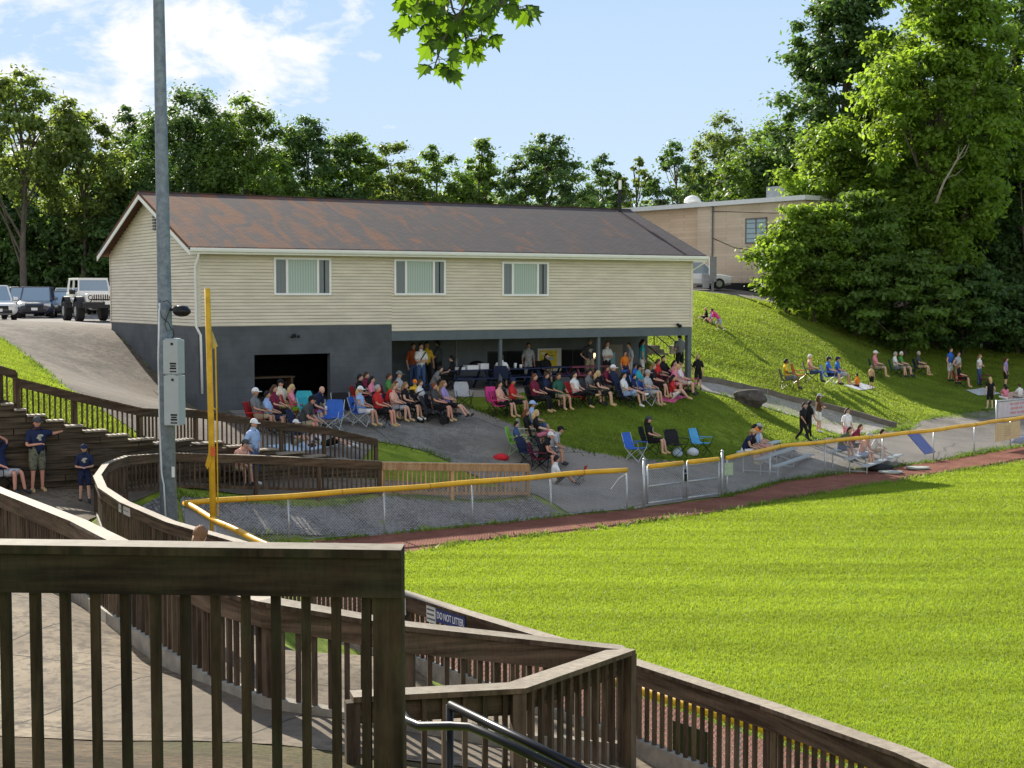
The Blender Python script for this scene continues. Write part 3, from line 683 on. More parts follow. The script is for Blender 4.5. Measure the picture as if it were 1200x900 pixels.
# concrete steps beside the porch, up the hill
st = thing('concrete_steps', 'grey concrete steps climbing the bank beside the porch, with black pipe handrails', 'steps', tuple(BP(BL + .9, 1.5, -3.7)))
m = MB(); n = 9; rise = .165; run = .32; sv = 2.2; su0, su1 = BL + .1, BL + 2.0
for i in range(n): hb_box(m, su0, su1, sv + i * run, sv + n * run + 1.0 - i*.001, -3.75 + i * rise, -3.75 + (i + 1) * rise)
m.build('treads', M['concrete'], st)
for u in (su0 + .08, su1 - .08):
    m = MB(); a = BP(u, sv - .1, -3.7); b = BP(u, sv + n * run, -3.75 + n * rise)
    for hgt in (.95, .5): m.tube([a + Vector((0,0,hgt)), b + Vector((0,0,hgt)), b + E2 * .8 + Vector((0,0,hgt))], .024, 7)
    for f in (0, .5, 1): q = a.lerp(b, f); m.tube([q, q + Vector((0,0,.97))], .024, 7)
    m.build('handrail', M['black'], st, smooth=True)

# ------------------------------------------------------------ brick building on the rise behind
bp0 = P(740, 249.5, 102); bp1 = P(943, 234.2, 89); ZT = 5.62
bb = thing('brick_building', 'flat-roofed tan brick building on the rise behind the clubhouse, partly hidden by trees', 'building', (bp0.x, bp0.y, 0))
def brick_mat(name, a, b):
    t = NT(name); br = t.n('TexBrick'); t.l(t.tc.outputs['UV'], br.inputs['Vector']); br.inputs['Scale'].default_value = 1
    br.inputs['Brick Width'].default_value = .6; br.inputs['Row Height'].default_value = .2; br.inputs['Mortar Size'].default_value = .012
    br.inputs['Color1'].default_value = (*a, 1); br.inputs['Color2'].default_value = (*b, 1); br.inputs['Mortar'].default_value = (*c_scale(a, .8), 1)
    c = t.mixc(.5, br.outputs['Color'], t.ramp(t.noise(.5, 5), [(.3, (.7, .66, .6)), (.7, (1, 1, 1))]), 'MULTIPLY'); t.set(col=c, rough=.85); return t.m
dirw = Vector((bp1.x - bp0.x, bp1.y - bp0.y, 0)); LW = dirw.length; dirw.normalize(); nw = Vector((dirw.y, -dirw.x, 0)); MW = Matrix((dirw, -nw, Vector((0,0,1)))).transposed()
def wb(m, a, b, c, d, z0, z1): return m.box(Vector((bp0.x, bp0.y, 0)) + dirw * (a+b)/2 - nw * (c+d)/2 + Vector((0,0,(z0+z1)/2)), (b-a, abs(d-c), z1-z0), M=MW)
def along(px, py=300):
    d = ray(px, py); n_ = nw; t = Vector((bp0.x, bp0.y, 0)).dot(n_) / (d.x*n_.x + d.y*n_.y); p = d * t; return (Vector((p.x, p.y, 0)) - Vector((bp0.x, bp0.y, 0))).dot(dirw), p.z
sA = along(817)[0]
m = MB(); wb(m, sA, LW, 0, 12, -1, ZT); o = m.build('wall', brick_mat('tan_brick', (.58, .48, .37), (.49, .40, .31)), bb); uv_from(o, lambda p, n: ((p.x + p.y) * .9, p.z))
m = MB(); wb(m, -25, sA - .01, .25, 12, -1, ZT); o = m.build('wing_wall', brick_mat('orange_tan_brick', (.60, .46, .34), (.52, .39, .28)), bb); uv_from(o, lambda p, n: ((p.x + p.y) * .9, p.z))
m = MB(); wb(m, -25, LW + .25, -.25, 12.2, ZT + .002, ZT + .28); m.build('parapet_trim', pm('metal_coping', (.62, .64, .66), .4, .06), bb)
m = MB(); wb(m, sA, LW, -.03, -.003, -.4, .72); m.build('base_band', M['black'], bb)
a, z1 = along(874, 256); b, z2 = along(899, 285); m = MB()
for q in ((a, b, z1 - .1, z1), (a, b, z2, z2 + .1), (a, a + .1, z2, z1), (b - .1, b, z2, z1), ((a+b)/2 - .05, (a+b)/2 + .05, z2, z1)): wb(m, q[0], q[1], -.06, -.004, q[2], q[3])
fo = m.build('window', pm('grey_frame', (.16, .15, .14)), bb); m = MB(); wb(m, a + .1, b - .1, -.03, -.006, z2 + .1, z1 - .1); m.build('pane', glass_mat('sky_glass', (.30, .42, .48), .2), fo)
m = MB()
for i in range(1, 5): wb(m, a + .1, b - .1, -.045, -.031, z2 + i * (z1 - z2) / 5 - .02, z2 + i * (z1 - z2) / 5 + .02)
m.build('louvre_bars', pm('grey_frame', (.16, .15, .14)), fo)
a, _ = along(858, 240); b, _ = along(895, 240); m = MB(); wb(m, a, (a+b)/2+.3, 3, 5, ZT + .3, ZT + 1.25); wb(m, (a+b)/2 + .32, b, 3.2, 4.8, ZT + .3, ZT + 1.15); m.build('rooftop_unit', pm('rooftop_grey', (.26, .28, .31)), bb)
for px in (772,):
    a, _ = along(px); c = Vector((bp0.x, bp0.y, 0)) + dirw * a - nw * 3; m = MB(); m.tube([c + Vector((0,0,ZT)), c + Vector((0,0,ZT + .6))], .35, 12); m.ball(c + Vector((0,0,ZT + .6)), (.6, .6, .5), 14, 8, zmin=0); m.build('dome_vent', M['white'], bb, smooth=True)
a, _ = along(836); m = MB(); c = Vector((bp0.x, bp0.y, 0)) + dirw * a + nw * .1; m.tube([c + Vector((0,0,2.2)), c + Vector((0,0,ZT + .4))], .05, 6); m.build('service_pipe', M['steelgrey'], bb)
m = MB(); m.tube([c + Vector((0,0,5.3)), c + dirw * 6 + nw * .3 + Vector((0,0,4.9)), c + dirw * 11 + nw * .4 + Vector((0,0,5.3))], .02, 4); m.tube([c + Vector((0,0,3.6)), c + dirw * 3 + nw + Vector((0,0,2.9)), c + dirw * 7 + nw * 1.5 + Vector((0,0,2.4)), c + dirw * 13 + nw * 2 + Vector((0,0,2.6))], .025, 4); m.build('service_cable', pm('cable_black', (.02, .02, .02), .95, .1, 3, .02), bb)
c = P(835, 338, 90); c.z = h1(c.x, c.y)
mt = thing('meter_cabinet', 'grey electrical cabinet on a post at the top of the grass bank', 'cabinet', (c.x, c.y, c.z))
m = MB(); m.box(c + Vector((0,0,1.35)), (.42, .35, 1.5)); m.build('cabinet_body', pm('cabinet_grey', (.22, .23, .24)), mt); m = MB(); m.box(c + Vector((0,0,.3)), (.14, .14, .9)); m.build('post', pm('cabinet_grey', (.22, .23, .24)), mt)
c2 = P(827, 336, 91); c2.z = h1(c2.x, c2.y); m = MB(); m.box(c2 + Vector((0,0,.6)), (.4, .4, .9)); tag(m.build('utility_box', pm('box_grey', (.34, .35, .36)), bevel=.03), 'small pale utility box beside the grey electrical cabinet', 'utility box')
# ------------------------------------------------------------ timber railings
def lerp_path(pts, s):
    for i in range(len(pts) - 1):
        a = Vector(pts[i]); b = Vector(pts[i+1]); l = (Vector((b.x, b.y, 0)) - Vector((a.x, a.y, 0))).length
        if s <= l or i == len(pts) - 2: return a.lerp(b, max(0, min(1, s / l))), (b - a)
        s -= l
def plen(pts): return sum(math.hypot(pts[i+1][0]-pts[i][0], pts[i+1][1]-pts[i][1]) for i in range(len(pts)-1))
def railing(label, pts, hgt=.95, side=1, curb=False, bottom_rail=False, group='timber railings along the ramps', far=False, capw=.15, board=.184,
            post=.10, posts=None, cap_ext=(0, 0), mats=None, bal_individual=True, spacing=.138, bal=.038, curb_gap=.0, end_posts=True, drop=None, post_top=None, skipcap=False, shift=0):
    wood = mats[0] if mats else (M['woodfar'] if far else M['wood']); capm = mats[1] if mats else M['cap']
    pts = [Vector(p) for p in pts]
    root = thing('timber_railing', label, 'railing', (pts[0].x, pts[0].y, pts[0].z - hgt), group=group)
    # cap
    mc = MB(); mbd = MB(); mcu = MB(); mbr = MB(); n = len(pts)
    def offs(i, o):                          # mitred offset point
        d = []
        if i > 0: q = pts[i] - pts[i-1]; q.z = 0; d.append(q.normalized())
        if i < n - 1: q = pts[i+1] - pts[i]; q.z = 0; d.append(q.normalized())
        t = sum(d, Vector()).normalized(); sd = Vector((-t.y, t.x, 0)); c = max(.5, sd.dot(Vector((-d[0].y, d[0].x, 0))))
        return pts[i] + sd * (o / c)
    def strip(mb_, o0, o1, zt, zb):
        V_ = []
        for i in range(n):
            a, b = offs(i, o0), offs(i, o1)
            V_ += [a + Vector((0,0,zt)), b + Vector((0,0,zt)), b + Vector((0,0,zb)), a + Vector((0,0,zb))]
        F_ = [(0,1,2,3), tuple(4*(n-1) + k for k in (3,2,1,0))]
        for i in range(n - 1):
            b0 = 4*i; b1 = 4*(i+1)
            for k in range(4): F_.append((b0 + k, b1 + k, b1 + (k+1)%4, b0 + (k+1)%4))
        mb_.add(V_, F_)
    strip(mc, -capw/2, capw/2, 0, -.04)
    strip(mbd, side*.022, side*.062, -.042, -.042 - board)
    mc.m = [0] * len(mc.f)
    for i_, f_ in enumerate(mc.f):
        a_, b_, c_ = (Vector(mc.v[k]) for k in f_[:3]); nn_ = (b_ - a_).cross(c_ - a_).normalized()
        if abs(nn_.z) < .7: mc.m[i_] = 1  # shade on the cap edges painted in: side faces take the darker wood
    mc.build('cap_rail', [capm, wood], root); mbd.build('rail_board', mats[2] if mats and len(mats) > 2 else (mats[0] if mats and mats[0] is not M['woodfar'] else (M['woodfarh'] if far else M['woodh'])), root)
    if bottom_rail: strip(mbr, -.02, .02, -hgt + .1, -hgt + .02); mbr.build('bottom_rail', wood, root)
    if curb: strip(mcu, side*.0 - .05, side*.0 + .05, -hgt + .17 , -hgt - .06 if drop is None else -drop); mcu.build('curb_board', M['curb'], root)
    T = plen(pts)
    # posts at every bend and at most 2.4 m apart
    ss = []; acc = 0
    for i in range(n):
        ss.append(acc)
        if i < n - 1:
            l = math.hypot(pts[i+1].x - pts[i].x, pts[i+1].y - pts[i].y); k_ = max(1, round(l / 2.3))
            ss += [acc + l * j / k_ for j in range(1, k_)]; acc += l
    if posts is not None: ss = posts
    for q in ss:
        if not end_posts and (q == 0 or q == T): continue
        p, d = lerp_path(pts, q); d.z = 0; rz = math.atan2(d.y, d.x); c = Vector((p.x, p.y, 0)) - Vector((-math.sin(rz), math.cos(rz), 0)) * side * (post/2 - .02)
        z0 = p.z - hgt - .25; m = MB(); m.box(c + Vector((0,0,(p.z - .045 + z0)/2)), (post, post, p.z - .045 - z0), rz); m.build('post', wood, root)
    items = []
    q = spacing * (.6 + shift)
    while q < T - .05:
        if min(abs(q - s_) for s_ in ss) > post/2 + .03:
            p, d = lerp_path(pts, q); d.z = 0; items.append((p, math.atan2(d.y, d.x)))
        q += spacing
    items.sort(key=lambda t: t[0].length)
    def onebal(m, p, rz):
        zb = p.z - hgt + (.03 if not curb else .02); zt = p.z - .05
        c = Vector((p.x, p.y, (zb + zt)/2)); w = bal + random.uniform(-.002, .002)
        m.box(c, (w, w, zt - zb), rz + random.uniform(-.06, .06))
    lim = 100 if bal_individual else 0
    for p, rz in items[:lim]: m = MB(); onebal(m, p, rz); m.build('baluster', wood, root)
    if len(items) > lim:
        m = MB()
        for p, rz in items[lim:]: onebal(m, p, rz)
        o = m.build('baluster_row', wood, root); o['kind'] = 'stuff'
    return root
def RP(L_): return [tuple(P(a, b, d)) for a, b, d in L_]
# nearest rail
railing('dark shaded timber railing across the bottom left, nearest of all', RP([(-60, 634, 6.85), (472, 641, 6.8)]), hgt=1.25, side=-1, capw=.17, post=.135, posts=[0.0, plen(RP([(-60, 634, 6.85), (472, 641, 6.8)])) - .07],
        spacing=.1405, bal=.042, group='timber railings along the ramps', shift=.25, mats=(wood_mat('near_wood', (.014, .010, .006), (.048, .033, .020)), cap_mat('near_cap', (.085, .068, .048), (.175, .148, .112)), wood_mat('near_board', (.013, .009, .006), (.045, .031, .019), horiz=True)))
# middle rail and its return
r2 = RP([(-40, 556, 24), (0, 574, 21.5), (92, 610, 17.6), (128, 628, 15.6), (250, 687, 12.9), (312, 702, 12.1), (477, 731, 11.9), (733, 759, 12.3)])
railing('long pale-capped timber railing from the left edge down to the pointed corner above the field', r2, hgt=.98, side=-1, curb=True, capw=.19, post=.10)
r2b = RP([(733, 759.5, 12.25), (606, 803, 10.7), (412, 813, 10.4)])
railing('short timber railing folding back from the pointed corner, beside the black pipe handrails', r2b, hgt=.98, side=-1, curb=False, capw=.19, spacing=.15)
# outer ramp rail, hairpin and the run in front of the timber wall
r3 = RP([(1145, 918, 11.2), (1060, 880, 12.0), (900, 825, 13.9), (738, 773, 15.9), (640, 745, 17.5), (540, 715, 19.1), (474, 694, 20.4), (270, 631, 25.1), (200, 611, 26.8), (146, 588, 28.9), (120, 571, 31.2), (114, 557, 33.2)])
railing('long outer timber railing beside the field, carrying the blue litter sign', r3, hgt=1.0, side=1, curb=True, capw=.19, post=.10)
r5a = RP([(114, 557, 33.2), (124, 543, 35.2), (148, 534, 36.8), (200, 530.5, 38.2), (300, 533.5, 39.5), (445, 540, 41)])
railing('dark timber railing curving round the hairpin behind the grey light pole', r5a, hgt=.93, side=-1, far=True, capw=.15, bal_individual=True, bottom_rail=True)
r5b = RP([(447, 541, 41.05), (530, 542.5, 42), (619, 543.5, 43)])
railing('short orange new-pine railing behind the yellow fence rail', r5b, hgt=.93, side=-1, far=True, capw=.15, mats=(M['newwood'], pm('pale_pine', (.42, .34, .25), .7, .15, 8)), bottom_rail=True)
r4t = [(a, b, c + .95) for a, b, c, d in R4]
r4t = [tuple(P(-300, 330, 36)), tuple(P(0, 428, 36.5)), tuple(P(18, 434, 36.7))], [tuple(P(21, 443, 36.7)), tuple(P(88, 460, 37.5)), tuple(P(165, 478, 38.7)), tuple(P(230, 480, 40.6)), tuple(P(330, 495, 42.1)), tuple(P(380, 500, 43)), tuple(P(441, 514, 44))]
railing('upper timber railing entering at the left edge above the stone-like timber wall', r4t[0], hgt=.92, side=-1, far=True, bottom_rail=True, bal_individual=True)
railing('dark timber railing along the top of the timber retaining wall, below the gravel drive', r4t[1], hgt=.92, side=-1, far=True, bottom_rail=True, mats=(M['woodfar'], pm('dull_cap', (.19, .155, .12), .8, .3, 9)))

# timber retaining wall under that rail
rw = thing('retaining_wall', 'stepped timber retaining wall behind the men in navy shirts', 'wall', (R4[3][0], R4[3][1], R4[3][3]))
m = MB(); mt_ = MB(); pth = [(a + .04, b - .27, 0) for a, b, c, d in R4]; T = plen(pth); SS = np.arange(0, T, .15)
PTS = [lerp_path(pth, float(q))[0] for q in SS]; zuA = TU([(p.x, p.y + .3) for p in PTS]); zlA = TL([(p.x, p.y) for p in PTS]); lev = -6.0; row = 0
zuA = np.where(SS < 0, zuA, zuA)
while lev < float(zuA.max()):
    ok = (zuA > lev) & (lev + .15 > zlA - .15); i = 0
    while i < len(SS):
        if not ok[i]: i += 1; continue
        k_ = i
        while k_ < len(SS) and ok[k_] and (k_ - i) < 16 and not (k_ > i and (k_ + row * 7) % 16 == 0): k_ += 1
        a, b = PTS[i], PTS[min(k_, len(PTS) - 1)]
        if (b - a).length > .05:
            d = b - a; dn = Vector((d.y, -d.x, 0)).normalized() * random.uniform(-.012, .012); m.slab(a + dn + Vector((0,0,lev + .07)), b + dn + Vector((0,0,lev + .07)), .2, .141)
            if zuA[i:k_].min() <= lev + .15 or True:
                j_ = [q for q in range(i, k_) if zuA[q] <= lev + .15]
                if len(j_) > 1: a, b = PTS[j_[0]], PTS[min(j_[-1] + 1, len(PTS) - 1)]; dn = Vector((d.y, -d.x, 0)).normalized() * .05; mt_.slab(a + dn + Vector((0,0,lev + .165)), b + dn + Vector((0,0,lev + .165)), .34, .045)
        i = k_
    lev += .15; row += 1
m.build('timber_courses', M['timber'], rw); mt_.build('wall_cap', M['cap'], rw)

# ramps and walkways
def ribbon(name, L0, L1, mat, dz=.05):
    sheet(name, L0 + L1[::-1], mat, .5, dz, thick=.1)
def offpath(pts, o):
    r = []
    for i in range(len(pts)):
        a = Vector(pts[max(0, i-1)][:2]); b = Vector(pts[min(len(pts)-1, i+1)][:2]); t = (b - a).normalized(); r.append((pts[i][0] - t.y * o, pts[i][1] + t.x * o))
    return r
rr = r3[1:]
ribbon('lower_ramp', offpath(rr[:-2], .05), offpath(rr[:-2], 2.9), M['concrete'])
sheet('upper_walkway', [(-22, 26.0), (-14.5, 24.0)] + [p for p in offpath(r2[0:8], -.02)][:] + [(.9, 11.4), (.2, 10.9), (-1.1, 10.75), (-3, 10.9), (-6, 11.1), (-10, 11.6), (-22, 14)], M['concrete'], .5, .03)
sheet('hairpin_path', [(-24, 27), (-13.5, 26.8), (-10.3, 27.6)] + [(-9.6, 29.2), (-9.35, 31.2), (-9.25, 33.1), (-9.75, 35.2), (-9.6, 36.9), (-8.75, 38.25), (-6.8, 39.55), (-3.75, 41.1), (.55, 43.1), (.2, 43.75), (-4.2, 43.2)] + [(a + .05, b - .14) for a, b, c, d in R4[::-1][2:]], M['concrete'], .5, .03)
sheet('mossy_gravel', [(-14, 12.0), (-6, 11.3), (-3, 11.1), (-1.1, 10.9), (.3, 11.1), (1.0, 11.5), (1.4, 10.2), (.6, 9.3), (-3, 7.4), (-14, 7.2)], M['mossgravel'], .4, .02)
sheet('hairpin_soil', [(-9.15, 33.3), (-9.6, 35.1), (-9.45, 36.7), (-8.65, 38.05), (-8.2, 36.4), (-8.15, 36.0), (-6.7, 32.7), (-5.4, 29.6), (-5.0, 25.9), (-6.1, 26.9), (-7.4, 28.9), (-8.5, 31.2)], M['darkgravel'], .5, .02)
in3 = offpath(rr[:-2], 2.85)
sheet('ramp_gravel', in3[1:] + [(-10.4, 27.4), (-13.4, 26.7), (-14.4, 24.1)] + [(p[0] + .1, p[1] + .08) for p in r2[1:]], M['gravel'], .5, .02)
# black pipe handrails by the steps
hr = thing('pipe_handrail', 'pair of black steel pipe handrails running down the steps at the bottom centre', 'handrail', tuple(P(527, 900, 8)))
a = [P(468, 832, 8.4), P(478, 845, 8.2), P(492, 851, 8.0), P(530, 850.5, 7.9), P(552, 852, 7.8), P(575, 862, 7.7), P(690, 918, 7.2)]
m = MB(); m.tube(a, .024, 12); m.build('lower_pipe', M['black'], hr, smooth=True)
a = [P(527, 826, 8.0), P(620, 871, 7.6), P(720, 921, 7.2)]
m = MB(); m.tube(a, .024, 12); m.build('upper_pipe', M['black'], hr, smooth=True)
m = MB(); a = P(527, 826, 8.0); m.tube([a, a + Vector((0, 0, -1.6))], .021, 12); m.build('post', M['black'], hr, smooth=True)

# ------------------------------------------------------------ signs on the rails
def text_mesh(txt, size, mat, name='lettering', parent=None, extrude=.002, align='CENTER'):
    cu = bpy.data.curves.new('t', 'FONT'); cu.body = txt; cu.size = size; cu.extrude = extrude; cu.align_x = align; cu.align_y = 'CENTER'
    o = bpy.data.objects.new('t', cu); me = bpy.data.meshes.new_from_object(o); bpy.data.objects.remove(o); me.materials.append(mat)
    ob = bpy.data.objects.new(name, me); COL.objects.link(ob)
    if parent: ob.parent = parent
    return ob
def rail_sign(px0, px1, py0, py1, pts, col, label, txt=None, tcol=(.75, .77, .8), hgt=.15, icon=False, scrib=0):
    # find the stretch of the rail whose screen x matches
    def s_at(px):
        best = None; T = plen(pts); q = 0
        while q < T:
            p, d = lerp_path(pts, q); x = proj(p)[0]
            if best is None or abs(x - px) < best[0]: best = (abs(x - px), q)
            q += .02
        return best[1]
    sa, sb = sorted((s_at(px0), s_at(px1))); a, da = lerp_path(pts, sa); b, db = lerp_path(pts, sb)
    a, b = Vector(a), Vector(b)
    if proj(a)[0] > proj(b)[0]: a, b = b, a
    d = (b - a); w = d.length; d.normalize(); fl = Vector((d.x, d.y, 0)).normalized(); nrm = Vector((fl.y, -fl.x, 0))   # toward the viewer
    zc = -.045 - hgt / 2 - .0; c = (a + b) / 2 + Vector((0,0,zc)) + nrm * .075
    up = nrm.cross(d).normalized()
    if up.z < 0: up = -up
    Mx = Matrix((d, up, d.cross(up))).transposed().to_4x4(); Mx.translation = c
    root = bpy.data.objects.new('sign', None); COL.objects.link(root); root.matrix_world = Mx; tag(root, label, 'sign')
    m = MB(); m.box((0, 0, 0), (w, hgt, .012)); pl_ = m.build('sign_plate', pm('sign_' + label[:14], col, .5, .06), root, world=False)
    if txt: t = text_mesh(txt, hgt * .62, pm('sign_white', (.75, .77, .8), .5, .03), parent=pl_); t.location = (0, 0, .009); sx = w * .92 / max(.01, t.dimensions.x); t.scale = (sx, 1.15, 1)
    if scrib:
        m = MB(); rr_ = random.Random(3)
        for r_ in range(scrib):
            x = -w * .42
            while x < w * .38:
                l = w * rr_.uniform(.04, .12); m.box((x + l/2, hgt * (.28 - .56 * r_ / max(1, scrib - 1)) if scrib > 1 else 0, .008), (l, hgt * .10, .004)); x += l + w * .03
        m.build('lettering', pm('sign_ink', tcol, .6, .05), pl_, world=False)
    return root
rail_sign(517, 551, 713, 733, r3, (.03, .045, .16), 'navy blue sign reading DO NOT LITTER on the outer ramp railing', txt='DO NOT LITTER', hgt=.185)
rail_sign(506, 516.3, 712, 726, r3, (.6, .6, .58), 'small white pictogram plate beside the navy litter sign', hgt=.22, scrib=3, tcol=(.12, .12, .12))
rail_sign(470, 481, 713, 728, r3, (.62, .62, .6), 'white sign plate half hidden behind the near railing post', hgt=.24, scrib=2, tcol=(.1, .1, .1))
rail_sign(143.5, 157, 583, 596, r3, (.40, .38, .36), 'weathered grey lettered plate on the bend of the outer railing', hgt=.17, scrib=1, tcol=(.16, .15, .15))
rail_sign(-8, 3, 597, 617, r2, (.42, .42, .40), 'grey plate on the middle railing cut by the left edge of the picture', hgt=.3, scrib=0)
# ------------------------------------------------------------ chain-link fences with yellow padded top rail
M['galv'] = pm('galvanised_steel', (.42, .44, .46), .4, .12, 8, spec=.5, metal=.5)
M['mesh'] = pm('fence_wire', (.36, .37, .38), .5, .1, 8, metal=.3)
def pad_mat():
    t = NT('yellow_pad'); c = t.ramp(t.noise(1.5, 4), [(.3, (.58, .30, .012)), (.7, (.78, .44, .02))]); c = t.mixc(t.ramp(t.noise(9, 4), [(.55, (0,0,0)), (.75, (.4,.4,.4))]), c, (.40, .24, .04))
    t.set(col=c, rough=.45, spec=.4); return t.m
M['pad'] = pad_mat(); M['plasticband'] = pm('pad_band', (.30, .19, .04), .6, .2)
def wires(m, a, b, z0a, z0b, h_, sp=.085, r=.0042):
    """diamond mesh panel between two ground points"""
    a = Vector(a); b = Vector(b); L_ = (b - a).length; d = (b - a) / L_; k_ = int(L_ / sp)
    nrm = Vector((d.y, -d.x, 0)) * r
    for sgn in (1, -1):
        for i in range(-int(h_ / sp) - 1, k_ + int(h_ / sp) + 1):
            s0 = i * sp; s1 = s0 + sgn * h_; q0, q1 = 0, 1
            lo, hi = min(s0, s1), max(s0, s1)
            if hi < 0 or lo > L_: continue
            t0 = (0 - s0) / (s1 - s0); t1 = (L_ - s0) / (s1 - s0); ta, tb = max(0, min(t0, t1)), min(1, max(t0, t1))
            if tb - ta < .02: continue
            def pt(t): s_ = s0 + (s1 - s0) * t; g_ = z0a + (z0b - z0a) * s_ / L_; return a + d * s_ + Vector((0, 0, g_ + .04 + t * h_))
            p, q = pt(ta), pt(tb); e = (q - p).normalized().cross(nrm.normalized()) * r
            b0 = len(m.v); m.v += [tuple(p + nrm), tuple(p - nrm * .5 + e), tuple(p - nrm * .5 - e), tuple(q + nrm), tuple(q - nrm * .5 + e), tuple(q - nrm * .5 - e)]
            m.f += [(b0, b0+1, b0+4, b0+3), (b0+1, b0+2, b0+5, b0+4), (b0+2, b0, b0+3, b0+5)]; m.m += [0] * 3
def fence(label, pts, post_s=None, hgt=1.15, pad=.072, step=2.9, posth=None, padr=True, sp=.085, group='chain-link fences round the field'):
    root = thing('chain_link_fence', label, 'fence', (pts[0][0], pts[0][1], FZ), group=group)
    zt = FZ + hgt; m = MB()
    for i in range(len(pts) - 1): wires(m, (*pts[i], 0), (*pts[i+1], 0), FZ, FZ, hgt - .06, sp)
    m.build('wire_mesh', M['mesh'], root)
    T = plen(pts); ss = post_s if post_s is not None else [T * i / round(T / step) for i in range(round(T / step) + 1)]
    for q in ss:
        p, d = lerp_path([(*a, 0) for a in pts], q); m = MB(); m.tube([(p.x, p.y, FZ - .2), (p.x, p.y, zt)], .028, 8); m.build('post', M['galv'], root, smooth=True)
    m = MB(); n_ = max(2, int(T / .5)); 
    path = [lerp_path([(*a, 0) for a in pts], T * i / n_)[0] for i in range(n_ + 1)]
    path = [Vector((p.x, p.y, zt + .05 + .012 * math.sin(i * .9))) for i, p in enumerate(path)]
    m.tube(path, pad, 12); m.build('yellow_rail_pad', M['pad'], root, smooth=True)
    for i in range(3, n_ - 1, 5): m = MB(); a_, b_ = path[i], path[i].lerp(path[i+1], .05); m.tube([a_, b_], pad + .004, 12); m.build('pad_strap', M['plasticband'], root)
    m = MB(); m.tube([Vector((p.x, p.y, FZ + .07)) for p in path], .006, 5); m.build('tension_wire', M['galv'], root)
    return root
fence('chain-link fence with yellow padded rail from the foul pole to the gate', FEN_A[:-1] + [(3.35, 43.05)])
fence('chain-link fence with yellow padded rail from the gate to the right edge', [(6.72, 46.15)] + FEN_B[1:], step=3.4)
fence('chain-link fence with yellow padded rail along the foul line below the outer ramp', FEN_C, step=3.0, sp=.07)
# gate, two leaves with open pipe frames
gt = thing('fence_gate', 'double chain-link gate with yellow padded tops in the middle of the fence', 'gate', (3.9, 43.6, FZ))
gp_ = [Vector((4.02, 43.75, FZ)), Vector((5.2, 44.8, FZ)), Vector((5.33, 44.92, FZ)), Vector((6.42, 45.85, FZ))]
for a, b in ((gp_[0], gp_[1]), (gp_[2], gp_[3])):
    m = MB()
    for z_ in (.12, .62, 1.12): m.tube([a + Vector((0,0,z_)), b + Vector((0,0,z_))], .026, 8)
    for p in (a, b): m.tube([p + Vector((0,0,.1)), p + Vector((0,0,1.22))], .026, 8)
    lf = m.build('gate_leaf', M['galv'], gt, smooth=True)
    m = MB(); m.tube([a.lerp(b, .02) + Vector((0,0,1.2)), a.lerp(b, .98) + Vector((0,0,1.2))], .072, 12); m.build('yellow_rail_pad', M['pad'], lf, smooth=True)
    m = MB(); wires(m, (a.x, a.y, 0), (b.x, b.y, 0), FZ + .08, FZ + .08, 1.0); m.build('wire_mesh', M['mesh'], lf)
for p in (gp_[0] - Vector((.12, .1, 0)), gp_[3] + Vector((.12, .12, 0))):
    m = MB(); m.tube([p + Vector((0,0,-.2)), p + Vector((0,0,1.42))], .04, 10); m.ball(p + Vector((0,0,1.43)), .05); m.build('gate_post', M['galv'], gt, smooth=True)
m = MB(); q = gp_[1] + Vector((.06, .05, .75)); m.box(q, (.1, .06, .22)); m.box(q + Vector((0,0,.2)), (.07, .05, .1)); m.build('latch', M['black'], gt)
p = Vector((3.36, 43.06, FZ + 1.1)); m = MB(); m.tube([p, p + Vector((-.25, -.2, -.12)), p + Vector((-.5, -.35, -.42))], .012, 5); tag(m.build('rope', pm('white_rope', (.7, .7, .68))), 'short white rope end hanging off the yellow fence rail left of the gate', 'rope')
p = gp_[3] + Vector((.35, .3, .55)); m = MB(); m.box(p + Vector((0,0,.3)), (.4, .02, .4), .7); sg = m.build('notice', pm('pale_notice', (.35, .42, .30), .6, .3, 9)); tag(sg, 'small faded green notice hung on the post right of the gate', 'notice')

# dark plates and boards wired to the fences
def board_on(a, b, z0, z1, name, mat, label, cat, off_=-.06):
    a = Vector((*a, 0)); b = Vector((*b, 0)); d = (b - a).normalized(); n_ = Vector((d.y, -d.x, 0)); c = (a + b)/2 + n_ * off_ + Vector((0,0,(z0+z1)/2))
    M3 = Matrix((d, Vector((0,0,1)).cross(d), Vector((0,0,1)))).transposed(); m = MB(); m.box(c, ((b-a).length, .012, z1 - z0), M=M3)
    o = m.build(name, mat); tag(o, label, cat); return o, c, d, n_
fa = [hz(790, 846, -5.2).to_tuple(), hz(830, 880, -5.6).to_tuple()]
p0, _ = lerp_path([(*a, 0) for a in FEN_C], 0); 
def fen_at(px, pts):
    T = plen(pts); return min((abs(proj((*lerp_path([(*a, 0) for a in pts], T*i/800)[0][:2], FZ + .9))[0] - px), i) for i in range(801))[1] * T / 800
s0 = fen_at(793, FEN_C); s1 = s0 + .62; a = lerp_path([(*q, 0) for q in FEN_C], s0)[0]; b = lerp_path([(*q, 0) for q in FEN_C], s1)[0]
board_on(a[:2], b[:2], FZ + .45, FZ + .95, 'fence_board', M['black'], 'black board hung on the foul line fence, seen through the ramp balusters', 'board', .06)
def px_on(pts, px): 
    q = fen_at(px, pts); return lerp_path([(*a, 0) for a in pts], q)[0]
a, b = px_on(FEN_B, 1165), px_on(FEN_B, 1194)
o, c, d, n_ = board_on(a[:2], b[:2], FZ + .38, FZ + 1.07, 'cardboard_sign', pm('manila_card', (.55, .42, .24), .8, .08), 'manila cardboard sign with faint handwriting tied below the yellow rail at the right', 'sign', .05)
